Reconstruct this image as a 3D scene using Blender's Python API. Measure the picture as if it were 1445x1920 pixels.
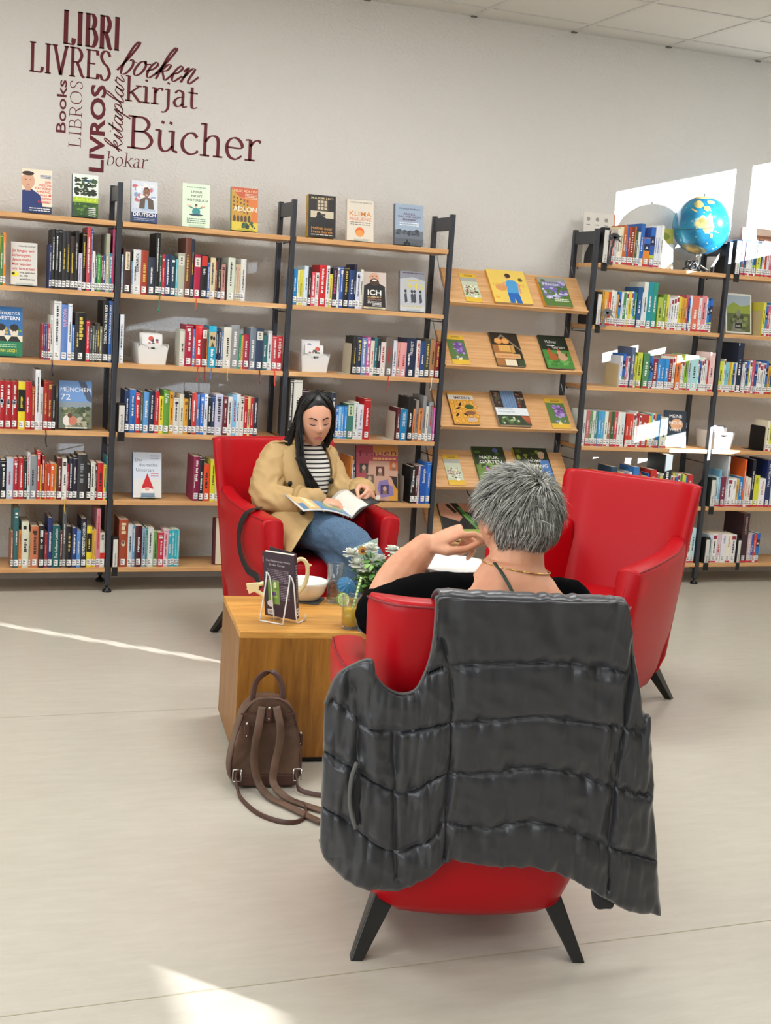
import bpy, bmesh, math, random
from mathutils import Vector, Matrix, noise
for o in list(bpy.data.objects): bpy.data.objects.remove(o)
S = bpy.context.scene
COL = S.collection
R = math.radians
NV = noise.noise
PI = math.pi
# ---------------------------------------------------------------- camera
cam = bpy.data.cameras.new('camera'); cam_o = bpy.data.objects.new('camera', cam); COL.objects.link(cam_o)
YAW, PITCH, ROLL, FPX = 0.36441, -0.15781, 0.06828, 2413.0
cy, sy, cp, sp = math.cos(YAW), math.sin(YAW), math.cos(PITCH), math.sin(PITCH)
_f = Vector((sy*cp, cy*cp, sp)); _r = Vector((cy, -sy, 0)); _u = _r.cross(_f)
_r2 = _r*math.cos(ROLL) + _u*math.sin(ROLL); _u2 = _u*math.cos(ROLL) - _r*math.sin(ROLL)
_m = Matrix((_r2, _u2, -_f)).transposed().to_4x4(); _m.translation = Vector((-1.007, -6.638, 1.565))
cam_o.matrix_world = _m
cam.sensor_fit = 'VERTICAL'; cam.sensor_height = 36.0; cam.lens = 36.0*FPX/1920.0
cam.clip_start = 0.05; cam.clip_end = 60
S.camera = cam_o
# ---------------------------------------------------------------- view, world, sun, lamps
S.view_settings.view_transform = 'Standard'; S.view_settings.look = 'None'
S.view_settings.gamma = 1.0; S.view_settings.use_curve_mapping = False
S.view_settings.exposure = 0.06
S.cycles.use_denoising = True
S.cycles.max_bounces = 8; S.cycles.diffuse_bounces = 4; S.cycles.transmission_bounces = 8; S.cycles.transparent_max_bounces = 8
S.cycles.caustics_reflective = False; S.cycles.caustics_refractive = False
w = bpy.data.worlds.new('sky'); S.world = w; w.use_nodes = True
nt = w.node_tree; bg = nt.nodes['Background']
bg.inputs[0].default_value = (.62, .78, 1, 1); bg.inputs[1].default_value = 1.2
SUN_AZ, SUN_EL = R(42), R(9.9)
sun = bpy.data.lights.new('sun', 'SUN'); sun.energy = 24; sun.angle = R(0.13); sun.color = (0.97, 0.985, 1.0)
so = bpy.data.objects.new('sun', sun); COL.objects.link(so)
SUN_D = Vector((-math.sin(SUN_AZ)*math.cos(SUN_EL), math.cos(SUN_AZ)*math.cos(SUN_EL), -math.sin(SUN_EL)))
so.rotation_euler = SUN_D.to_track_quat('-Z', 'Y').to_euler()
ZC = 3.21; YW = 0.335; XL, XR, YF = -3.3, 5.5, -11.6
def area(name, loc, sx, sy_, e, col=(1, 1, 1), rot=(0, 0, 0)):
    l = bpy.data.lights.new(name, 'AREA'); l.shape = 'RECTANGLE'; l.size = sx; l.size_y = sy_; l.energy = e; l.color = col
    o = bpy.data.objects.new(name, l); COL.objects.link(o); o.location = loc; o.rotation_euler = rot
    return o
LAMPS = [(-1.6, -1.5, 27), (1.0, -1.7, 27), (3.6, -1.7, 20), (-1.6, -3.9, 18), (1.0, -4.1, 18), (3.6, -4.1, 17), (-1.6, -6.6, 9), (1.0, -6.8, 9), (3.6, -6.8, 9), (0.4, -9.6, 9)]
LK = 1.45
for i, (x, y, e) in enumerate(LAMPS):
    area('ceiling_lamp', (x, y, ZC-0.03), 1.2, 0.6, e*LK, (1.0, 0.99, 0.985))
FILL_L = [(-4.9, -3.3, .9, 2.3), (-6.9, -5.3, .9, 2.3), (-8.9, -7.3, .9, 2.3)]     # openings added in the unseen left wall, with area lamps for side light
for a_, b_, c_, d_ in FILL_L:
    area('window_daylight', (XL-.02, (a_+b_)/2, (c_+d_)/2), d_-c_-.02, b_-a_-.02, 34, (.93, .97, 1), (0, R(-90), 0))
# ---------------------------------------------------------------- materials
def lin(h):
    h = h.lstrip('#'); c = [int(h[i:i+2], 16)/255 for i in (0, 2, 4)]
    return tuple(v/12.92 if v <= 0.04045 else ((v+0.055)/1.055)**2.4 for v in c)
MC = {}
def M(h, rough=0.6, metal=0.0, name=None, spec=0.5, **kw):
    k = (h, rough, metal, name, spec, tuple(sorted(kw.items())))
    if k in MC: return MC[k]
    m = bpy.data.materials.new(name or ('paint_'+h)); m.use_nodes = True
    b = m.node_tree.nodes['Principled BSDF']
    b.inputs['Base Color'].default_value = (*lin(h), 1); b.inputs['Roughness'].default_value = rough
    b.inputs['Metallic'].default_value = metal; b.inputs['Specular IOR Level'].default_value = spec
    for a, v in kw.items():
        b.inputs[a.replace('_', ' ')].default_value = v
    MC[k] = m
    return m
def nodes(m):
    return m.node_tree.nodes, m.node_tree.links, m.node_tree.nodes['Principled BSDF']
def bump_noise(m, scale, strength, dist=0.01, detail=4, vec=None):
    n, l, b = nodes(m)
    tc = n.new('ShaderNodeTexCoord'); t = n.new('ShaderNodeTexNoise'); t.inputs['Scale'].default_value = scale; t.inputs['Detail'].default_value = detail
    bp = n.new('ShaderNodeBump'); bp.inputs['Strength'].default_value = strength; bp.inputs['Distance'].default_value = dist
    l.new((vec or tc.outputs['Object']), t.inputs['Vector']); l.new(t.outputs['Fac'], bp.inputs['Height']); l.new(bp.outputs[0], b.inputs['Normal'])
    return t, bp
def vary(m, scale, c0, c1, detail=3, stretch=(1, 1, 1), p0=0.35, p1=0.65):
    n, l, b = nodes(m)
    tc = n.new('ShaderNodeTexCoord'); mp = n.new('ShaderNodeMapping'); mp.inputs['Scale'].default_value = stretch
    t = n.new('ShaderNodeTexNoise'); t.inputs['Scale'].default_value = scale; t.inputs['Detail'].default_value = detail
    r = n.new('ShaderNodeValToRGB'); r.color_ramp.elements[0].color = (*lin(c0), 1); r.color_ramp.elements[1].color = (*lin(c1), 1)
    r.color_ramp.elements[0].position = p0; r.color_ramp.elements[1].position = p1
    l.new(tc.outputs['Object'], mp.inputs[0]); l.new(mp.outputs[0], t.inputs['Vector']); l.new(t.outputs['Fac'], r.inputs[0]); l.new(r.outputs[0], b.inputs['Base Color'])
    return t, r
# ---------------------------------------------------------------- mesh builder
class MB:
    def __init__(s): s.v = []; s.f = []; s.m = []; s.sm = []; s.mats = []
    def mi(s, mat):
        if mat is None: return 0
        if mat not in s.mats: s.mats.append(mat)
        return s.mats.index(mat)
    def add(s, vs, fs, mat=None, smooth=False):
        o = len(s.v); s.v += [tuple(v) for v in vs]; i = s.mi(mat)
        for f in fs: s.f.append([o+k for k in f]); s.m.append(i); s.sm.append(smooth)
    def box(s, x0, x1, y0, y1, z0, z1, mat=None, T=None):
        vs = [(x, y, z) for z in (z0, z1) for y in (y0, y1) for x in (x0, x1)]
        if T is not None: vs = [T @ Vector(v) for v in vs]
        s.add(vs, [(0, 2, 3, 1), (4, 5, 7, 6), (0, 1, 5, 4), (2, 6, 7, 3), (0, 4, 6, 2), (1, 3, 7, 5)], mat)
    def prism(s, pts, T, h, mat=None, smooth=False):   # polygon in the local xy plane, extruded along z by h
        n = len(pts); vs = [T @ Vector((p[0], p[1], 0)) for p in pts]+[T @ Vector((p[0], p[1], h)) for p in pts]
        s.add(vs, [list(range(n))[::-1], list(range(n, 2*n))], mat)
        s.add(vs, [(i, (i+1) % n, n+(i+1) % n, n+i) for i in range(n)], mat, smooth)
    def rings(s, rings, mat=None, smooth=True, close=True, caps=True):
        n = len(rings[0]); vs = [p for r in rings for p in r]; fs = []
        for a in range(len(rings)-1):
            for i in range(n if close else n-1):
                j = (i+1) % n; fs.append((a*n+i, a*n+j, (a+1)*n+j, (a+1)*n+i))
        if caps and close:
            fs.append(list(range(n))[::-1]); fs.append([(len(rings)-1)*n+i for i in range(n)])
        s.add(vs, fs, mat, smooth)
    def tube(s, path, r, mat=None, n=8, caps=True, flat=1.0, up=None):
        path = [Vector(p) for p in path]; rg = []
        t0 = (path[1]-path[0]).normalized(); a = Vector(up) if up is not None else (Vector((0, 0, 1)) if abs(t0.z) < .9 else Vector((1, 0, 0)))
        u = (a - t0*a.dot(t0)).normalized()
        for i, p in enumerate(path):
            t = (path[min(i+1, len(path)-1)]-path[max(i-1, 0)]).normalized()
            u = (u - t*u.dot(t)).normalized(); v = t.cross(u); rr = r[i] if isinstance(r, (list, tuple)) else r
            rg.append([p + (u*math.cos(2*PI*k/n)*flat + v*math.sin(2*PI*k/n))*rr for k in range(n)])
        s.rings(rg, mat, True, True, caps)
    def lathe(s, prof, c=(0, 0, 0), mat=None, n=24, smooth=True):
        c = Vector(c); rg = [[c + Vector((r*math.cos(2*PI*k/n), r*math.sin(2*PI*k/n), z)) for k in range(n)] for r, z in prof]
        s.rings(rg, mat, smooth, True, True)
    def ball(s, c, r, mat=None, n=12, sc=(1, 1, 1), T=None):
        rg = []
        for i in range(1, n):
            a = PI*i/n
            rg.append([Vector((c[0]+r*sc[0]*math.sin(a)*math.cos(2*PI*k/(2*n)), c[1]+r*sc[1]*math.sin(a)*math.sin(2*PI*k/(2*n)), c[2]-r*sc[2]*math.cos(a))) for k in range(2*n)])
        if T is not None: rg = [[T @ p for p in q] for q in rg]
        s.rings(rg, mat)
    def build(s, name, mats=None, parent=None, loc=None, rot=None, bevel=0, smooth=None, segs=2, subsurf=0, remesh=0, solid=0, weld=False):
        me = bpy.data.meshes.new(name); me.from_pydata(s.v, [], s.f)
        if mats is not None:
            for m in (mats if isinstance(mats, (list, tuple)) else [mats]): me.materials.append(m)
        else:
            for m in s.mats: me.materials.append(m)
        me.polygons.foreach_set('material_index', s.m if mats is None else [min(i, len(me.materials)-1) for i in s.m])
        me.polygons.foreach_set('use_smooth', s.sm if smooth is None else [smooth]*len(s.f))
        bm = bmesh.new(); bm.from_mesh(me)
        if weld: bmesh.ops.remove_doubles(bm, verts=bm.verts, dist=1e-5)
        bmesh.ops.recalc_face_normals(bm, faces=bm.faces); bm.to_mesh(me); bm.free()
        me.update()
        o = bpy.data.objects.new(name, me); COL.objects.link(o)
        if parent is not None: o.parent = parent
        if loc is not None: o.location = loc
        if rot is not None: o.rotation_euler = rot
        if solid:
            d = o.modifiers.new('s', 'SOLIDIFY'); d.thickness = solid; d.offset = 0
        if remesh:
            d = o.modifiers.new('r', 'REMESH'); d.mode = 'VOXEL'; d.voxel_size = remesh; d.use_smooth_shade = True
        if bevel:
            d = o.modifiers.new('b', 'BEVEL'); d.width = bevel; d.segments = segs; d.limit_method = 'ANGLE'; d.angle_limit = R(35)
        if subsurf:
            d = o.modifiers.new('u', 'SUBSURF'); d.levels = subsurf; d.render_levels = subsurf
        return o
def tag(o, label, cat, group=None, kind=None):
    o['label'] = label; o['category'] = cat
    if group: o['group'] = group
    if kind: o['kind'] = kind
    return o
def thing(name, label, cat, loc=(0, 0, 0), rotz=0, group=None, rot=None):
    o = bpy.data.objects.new(name, None); COL.objects.link(o); o.empty_display_size = .1
    o.location = loc; o.rotation_euler = rot or (0, 0, rotz)
    return tag(o, label, cat, group)
def struct(o):
    o['kind'] = 'structure'; return o
def TR(loc=(0, 0, 0), rot=(0, 0, 0), sc=1):
    from mathutils import Euler
    return Matrix.LocRotScale(Vector(loc), Euler(rot), Vector((sc, sc, sc)) if not isinstance(sc, (tuple, list)) else Vector(sc))
def spline(pts, n=8, closed=False):
    P_ = [Vector(p) for p in pts]; out = []; N = len(P_)
    for i in range(N if closed else N-1):
        p0 = P_[(i-1) % N] if closed or i > 0 else P_[0]*2-P_[1]
        p1 = P_[i]; p2 = P_[(i+1) % N]; p3 = P_[(i+2) % N] if closed or i+2 < N else P_[-1]*2-P_[-2]
        for k in range(n):
            t = k/n; out.append(0.5*((2*p1)+(p2-p0)*t+(2*p0-5*p1+4*p2-p3)*t*t+(3*p1-p0-3*p2+p3)*t**3))
    if not closed: out.append(P_[-1].copy())
    return out
# ---- text from the built-in font, kept as mesh pieces
_TX = {}
def text_mesh(txt, bold=0.0):
    if (txt, bold) in _TX: return _TX[(txt, bold)]
    c = bpy.data.curves.new('t', 'FONT'); c.body = txt; c.size = 1.0; c.resolution_u = 3; c.offset = bold; c.align_x = 'LEFT'; c.fill_mode = 'FRONT'
    o = bpy.data.objects.new('t', c); COL.objects.link(o)
    dg = bpy.context.evaluated_depsgraph_get(); me = bpy.data.meshes.new_from_object(o.evaluated_get(dg))
    vs = [tuple(v.co) for v in me.vertices]; fs = [tuple(p.vertices) for p in me.polygons]
    bpy.data.objects.remove(o); bpy.data.curves.remove(c); bpy.data.meshes.remove(me)
    xs = [v[0] for v in vs] or [0, 1]; _TX[(txt, bold)] = (vs, fs, min(xs), max(xs))
    return _TX[(txt, bold)]
class Art:
    """flat artwork on the front of something: u across, v up, lifted off the plane a hair per layer"""
    def __init__(s, mb, T, step=0.00025): s.mb = mb; s.T = T; s.k = 1; s.st = step
    def _p(s, u, v): return s.T @ Vector((u, v, s.k*s.st))
    def poly(s, pts, h):
        s.mb.add([s._p(*p) for p in pts], [list(range(len(pts)))], M(h, .45) if isinstance(h, str) else h); s.k += .35
    def rect(s, u0, v0, u1, v1, h): s.poly([(u0, v0), (u1, v0), (u1, v1), (u0, v1)], h)
    def ell(s, u, v, ru, rv, h, n=18, a=0):
        s.poly([(u+ru*math.cos(2*PI*k/n)*math.cos(a)-rv*math.sin(2*PI*k/n)*math.sin(a), v+ru*math.cos(2*PI*k/n)*math.sin(a)+rv*math.sin(2*PI*k/n)*math.cos(a)) for k in range(n)], h)
    def text(s, t, u, v, size, h, align='l', bold=0.0, width=None, rot=0):
        vs, fs, x0, x1 = text_mesh(t, bold); sx = size if width is None else width/max(x1-x0, 1e-6)
        off = {'l': 0, 'c': -(x1-x0)*sx/2, 'r': -(x1-x0)*sx}[align]
        c, n = math.cos(rot), math.sin(rot)
        pts = [((a[0]-x0)*sx+off, a[1]*size) for a in vs]
        s.mb.add([s._p(u+p*c-q*n, v+p*n+q*c) for p, q in pts], fs, M(h, .45)); s.k += .35
    def lines(s, u0, u1, v, n, gap, th, h, rnd):
        for i in range(n):
            u = u0
            while u < u1:
                wd = rnd.uniform(.08, .2)*(u1-u0); e = min(u1, u+wd); s.rect(u, v-i*gap-th, e, v-i*gap, h); s.k -= .35; u = e+.025*(u1-u0)
        s.k += .35
# ================================================================ the room
m_wall = M('#dfdcd6', .9, name='plaster_rough'); 
def _wall_nodes():
    n, l, b = nodes(m_wall)
    tc = n.new('ShaderNodeTexCoord')
    v1 = n.new('ShaderNodeTexNoise'); v1.inputs['Scale'].default_value = 55; v1.inputs['Detail'].default_value = 3; v1.inputs['Roughness'].default_value = .55
    v2 = n.new('ShaderNodeTexVoronoi'); v2.inputs['Scale'].default_value = 90; v2.feature = 'SMOOTH_F1'
    mx = n.new('ShaderNodeMath'); mx.operation = 'ADD'
    bp = n.new('ShaderNodeBump'); bp.inputs['Strength'].default_value = .4; bp.inputs['Distance'].default_value = .008
    l.new(tc.outputs['Object'], v1.inputs['Vector']); l.new(tc.outputs['Object'], v2.inputs['Vector'])
    l.new(v1.outputs['Fac'], mx.inputs[0]); l.new(v2.outputs['Distance'], mx.inputs[1]); l.new(mx.outputs[0], bp.inputs['Height']); l.new(bp.outputs[0], b.inputs['Normal'])
_wall_nodes()
m_floor = M('#c9c3b3', .32, name='linoleum', spec=.45)
def _floor_nodes():
    n, l, b = nodes(m_floor)
    tc = n.new('ShaderNodeTexCoord'); mp = n.new('ShaderNodeMapping'); mp.inputs['Scale'].default_value = (3, 14, 1); mp.inputs['Rotation'].default_value = (0, 0, R(-8))
    t = n.new('ShaderNodeTexNoise'); t.inputs['Scale'].default_value = 2.2; t.inputs['Detail'].default_value = 6; t.inputs['Roughness'].default_value = .7
    r = n.new('ShaderNodeValToRGB'); e = r.color_ramp.elements
    e[0].position = .28; e[0].color = (*lin('#b6b1a3'), 1); e[1].position = .72; e[1].color = (*lin('#c2bdb0'), 1)
    x = e.new(.5); x.color = (*lin('#bcb7a9'), 1)
    l.new(tc.outputs['Object'], mp.inputs[0]); l.new(mp.outputs[0], t.inputs['Vector']); l.new(t.outputs['Fac'], r.inputs[0])
    # fine light flecks
    mp2 = n.new('ShaderNodeMapping'); mp2.inputs['Scale'].default_value = (14, 90, 1); mp2.inputs['Rotation'].default_value = (0, 0, R(-8))
    t2 = n.new('ShaderNodeTexNoise'); t2.inputs['Scale'].default_value = 3; t2.inputs['Detail'].default_value = 2
    r2 = n.new('ShaderNodeValToRGB'); r2.color_ramp.elements[0].position = .70; r2.color_ramp.elements[0].color = (0, 0, 0, 1); r2.color_ramp.elements[1].position = .78; r2.color_ramp.elements[1].color = (.5, .5, .5, 1)
    mx = n.new('ShaderNodeMix'); mx.data_type = 'RGBA'; mx.inputs[7].default_value = (*lin('#dcd6c4'), 1)
    l.new(tc.outputs['Object'], mp2.inputs[0]); l.new(mp2.outputs[0], t2.inputs['Vector']); l.new(t2.outputs['Fac'], r2.inputs[0])
    l.new(r2.outputs[0], mx.inputs[0]); l.new(r.outputs[0], mx.inputs[6]); l.new(mx.outputs[2], b.inputs['Base Color'])
_floor_nodes()
m_tile = M('#dcdad3', .9, name='ceiling_tile'); bump_noise(m_tile, 220, .15, .003)
m_bar = M('#d2d0ca', .5, name='ceiling_bar')
m_plain = M('#d9d5cb', .9, name='wall_paint')
q = MB(); q.box(XL, XR, YF, YW+.2, -.1, 0); struct(q.build('floor', m_floor))
q = MB(); q.box(XL-.2, XR+.2, YW, YW+.2, -.1, ZC+.3); struct(q.build('wall_back', m_wall))
q = MB(); q.box(XL-.2, XR+.2, YF-.2, YF, -.1, ZC+.3); struct(q.build('wall_front', m_plain))
q = MB(); q.box(XL-.2, XR+.2, YF-.2, YW+.2, ZC, ZC+.3); ceil = struct(q.build('ceiling', m_tile))
# welded seam lines in the linoleum
q = MB()
def seam(a, b, wd=.0035):
    a = Vector((*a, .0006)); b = Vector((*b, .0006)); d = (b-a).normalized(); p = Vector((-d.y, d.x, 0))*wd/2
    q.add([a-p, b-p, b+p, a+p], [(0, 1, 2, 3)])
seam((XL, -3.975), (XR, -3.975)); seam((XL, -1.97), (XR, -1.97), .002); seam((XL, -5.98), (XR, -5.98))
struct(q.build('trim_1', M('#b1a98f', .4)))
# suspended ceiling: T bars, perpendicular ones 0.636 m apart, and a narrow cut row along the wall
q = MB()
X0 = 1.98
for k in range(-7, 6):
    x = X0+k*.636
    if XL+.05 < x < XR-.05: q.box(x-.012, x+.012, YF+.05, YW-.004, ZC-.006, ZC+.01)
y = YW-.215
while y > YF+.1:
    q.box(XL, XR, y-.012, y+.012, ZC-.0055, ZC+.01); y -= .636
struct(q.build('trim_2', m_bar))
q = MB(); q.box(XL, XR, YW-.012, YW, ZC-.006, ZC+.005); struct(q.build('trim_3', m_bar))
q = MB()
for k in range(-5, 6): q.box(X0+k*.636-.02, X0+k*.636+.012, YW-.02, YW-.001, ZC-.012, ZC-.0055)
struct(q.build('trim_4', M('#6d6a66', .6)))
# unseen right wall, its openings placed and sized to shape the sun patches (y0, y1, z0, z1)
HOLES = [(-2.47, -1.53, 2.45, 2.995), (-1.42, -.3, 2.45, 2.995), (-2.46, -1.88, 1.27, 1.48), (-2.72, -2.4, 1.5, 1.6), (-2.46, -2.17, 1.92, 2.03), (-2.12, -1.95, 1.935, 1.975), (-2.48, -2.25, 1.44, 1.47), (-4.96, -4.83, 2.91, 2.99), (-4.78, -4.73, 2.9, 2.96), (-5.67, -5.17, 2.68, 2.78), (-5.13, -4.83, 2.55, 2.64), (-5.69, -5.05, 2.31, 2.41), (-6.06, -5.87, 2.44, 2.53), (-6.05, -5.85, 2.1, 2.23), (-10.6, -10.43, 1.49, 1.55), (-10.9, -10.6, 1.505, 1.55), (-6.86, -6.78, 1.56, 1.62), (-6.56, -6.48, 1.56, 1.61)]
HOLES += [(-7.13-.041*(k+1)-.01, -7.13-.041*k+.01, 1.342+.0367*k, 1.402+.0367*k) for k in range(10)]
def wall_with_holes(name, x0, x1, ya, yb, za, zb, holes, mat):
    ys = sorted({ya, yb, *[h[0] for h in holes], *[h[1] for h in holes]}); zs = sorted({za, zb, *[h[2] for h in holes], *[h[3] for h in holes]})
    q = MB()
    for i in range(len(ys)-1):
        for j in range(len(zs)-1):
            a, b = (ys[i]+ys[i+1])/2, (zs[j]+zs[j+1])/2
            if any(h[0] < a < h[1] and h[2] < b < h[3] for h in holes): continue
            q.box(x0, x1, ys[i], ys[i+1], zs[j], zs[j+1])
    return struct(q.build(name, mat, weld=True))
wall_with_holes('wall_left', XL-.2, XL, YF, YW, -.1, ZC+.3, FILL_L, m_plain)
wall_with_holes('wall_right', XR, XR+.02, YF, YW, -.1, ZC+.3, HOLES, m_plain)

# see-through grey panes added in some openings to dim their sun patches
m_tint = bpy.data.materials.new('tinted_pane'); m_tint.use_nodes = True
_n = m_tint.node_tree.nodes; _n.remove(_n['Principled BSDF']); _t = _n.new('ShaderNodeBsdfTransparent'); _t.inputs[0].default_value = (.2, .215, .235, 1); m_tint.node_tree.links.new(_t.outputs[0], _n['Material Output'].inputs[0])
for _k, (a_, b_, c_, d_) in enumerate([h for h in HOLES if h[1] < -4.5 and h[0] > -6.9 and h[2] > 1.55 and h[3] < 3]):
    q = MB(); q.box(XR+.008, XR+.012, a_, b_, c_, d_); struct(q.build('window_%d' % (_k+1), m_tint))
# ================================================================ shelving
m_beech = M('#d3a169', .45, name='beech_board'); vary(m_beech, 3.0, '#c99560', '#dcae78', 6, (1.5, 30, 30))
m_beech2 = M('#d8a873', .45, name='beech_slope'); vary(m_beech2, 3.0, '#cf9c66', '#e0b380', 6, (1.5, 22, 22))
m_steel = M('#3d4047', .38, .35, name='anthracite_steel')
m_zinc = M('#b9c3c4', .3, .85, name='zinc')
m_black = M('#141414', .5, name='black_plastic')
BW = .9; SH = [1.896, 1.543, 1.191, .839, .486, .132]; ZT = 2.086; YR = .256; YB0, YB1 = -.016, .262; TB = .024
def frame(parent, x):
    q = MB()
    for y in (0, YR):
        q.box(x-.0125, x+.0125, y-.015, y+.015, .035, ZT, m_steel)
    q.box(x-.008, x+.008, .012, YR-.012, ZT-.085, ZT-.012, m_steel)
    for z in (.75, 1.5): q.box(x-.003, x+.003, .012, YR-.012, z, z+.006, m_steel)
    q.box(x-.008, x+.008, .012, YR-.012, .09, .12, m_steel)
    for y, s in ((0, 1), (YR, -1)):
        for k in range(34): 
            z = .16+k*.053
            q.box(x-.0132, x+.0132, y-.004+s*.004, y+.004+s*.004, z, z+.012, m_black)
    f = q.build('upright_frame', [m_steel, m_black], parent, bevel=.003)
    for y in (0, YR):
        q = MB(); q.lathe([(.008, .04), (.008, .02), (.02, .014), (.024, .006), (.024, 0)], (x, y, 0), n=14)
        q.build('levelling_foot', M('#1c1d20', .3, .3), f)
def board(parent, xa, xb, z):
    q = MB(); q.box(xa, xb, YB0, YB1, z-TB, z); return q.build('shelf', m_beech, parent, bevel=.0015)
def bracket(parent, x, z, s):
    q = MB(); q.box(x-.0015, x+.0015, .02, .235, z-.03, z-.004, m_zinc); q.box(x-.003, x+.004, .228, .238, z-.034, z-.026, m_black)
    return q.build('bracket', None, parent)
def bay(x0, x1, lab, left_frame, right_frame, cat='bookcase'):
    t = thing('bookcase', lab, cat, (0, 0, 0), group='open steel bookcases along the wall')
    if left_frame: frame(t, x0)
    if right_frame: frame(t, x1)
    for z in SH:
        board(t, x0+.0165, x1-.0165, z)
        bracket(t, x0+.0195, z, 1); bracket(t, x1-.0195, z, -1)
    return t
bay(-BW, 0, 'beech and steel bookcase bay, leftmost, cut off by the picture edge', True, True)
bay(0, BW, 'beech and steel bookcase bay behind the reading woman, second from left', False, True)
bay(BW, 2*BW, 'beech and steel bookcase bay between the woman and the sloped display shelves', False, True)
bay(3*BW, 4*BW, 'beech and steel bookcase bay with the globe on its top shelf', True, True)
bay(4*BW, 5*BW, 'beech and steel bookcase bay at the right picture edge, beside the globe', False, True)
# sloped magazine shelves between the third and fourth frame
disp = thing('display_rack', 'five sloped beech display shelves with garden books between two bookcases', 'display rack')
DZ = [1.62, 1.272, .932, .59, .262]; DDY, DDZ = .175, .185; SLA = -math.atan2(DDY, DDZ)
for z in DZ:
    # board seen from the side: front lip, slope, back edge
    T = Matrix(((0, 0, 1, 1.8175), (1, 0, 0, 0), (0, 1, 0, 0), (0, 0, 0, 1)))
    ux, uz = DDY/math.hypot(DDY, DDZ), DDZ/math.hypot(DDY, DDZ); L = math.hypot(DDY, DDZ)
    def P2(a, b): return (-.005+ux*a-uz*b*-1*-1, z+uz*a+ux*b)      # a up the slope, b off the slope
    q = MB(); q.prism([P2(-.012, -.02), P2(-.012, .006), P2(-.002, .006), P2(-.002, 0), P2(L, 0), P2(L, -.02)], T, .865)
    q.build('sloped_shelf', m_beech2, disp, bevel=.001)
    for x in (1.8205, 2.6795):
        q = MB(); T2 = Matrix(((0, 0, 1, x-.001), (1, 0, 0, 0), (0, 1, 0, 0), (0, 0, 0, 1)))
        q.prism([P2(.02, -.021), P2(L-.02, -.021), (.238, z+.25), (.232, z+.25), P2(L-.06, -.033), P2(.02, -.033)], T2, .002)
        q.build('bracket', m_zinc, disp)
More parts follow.
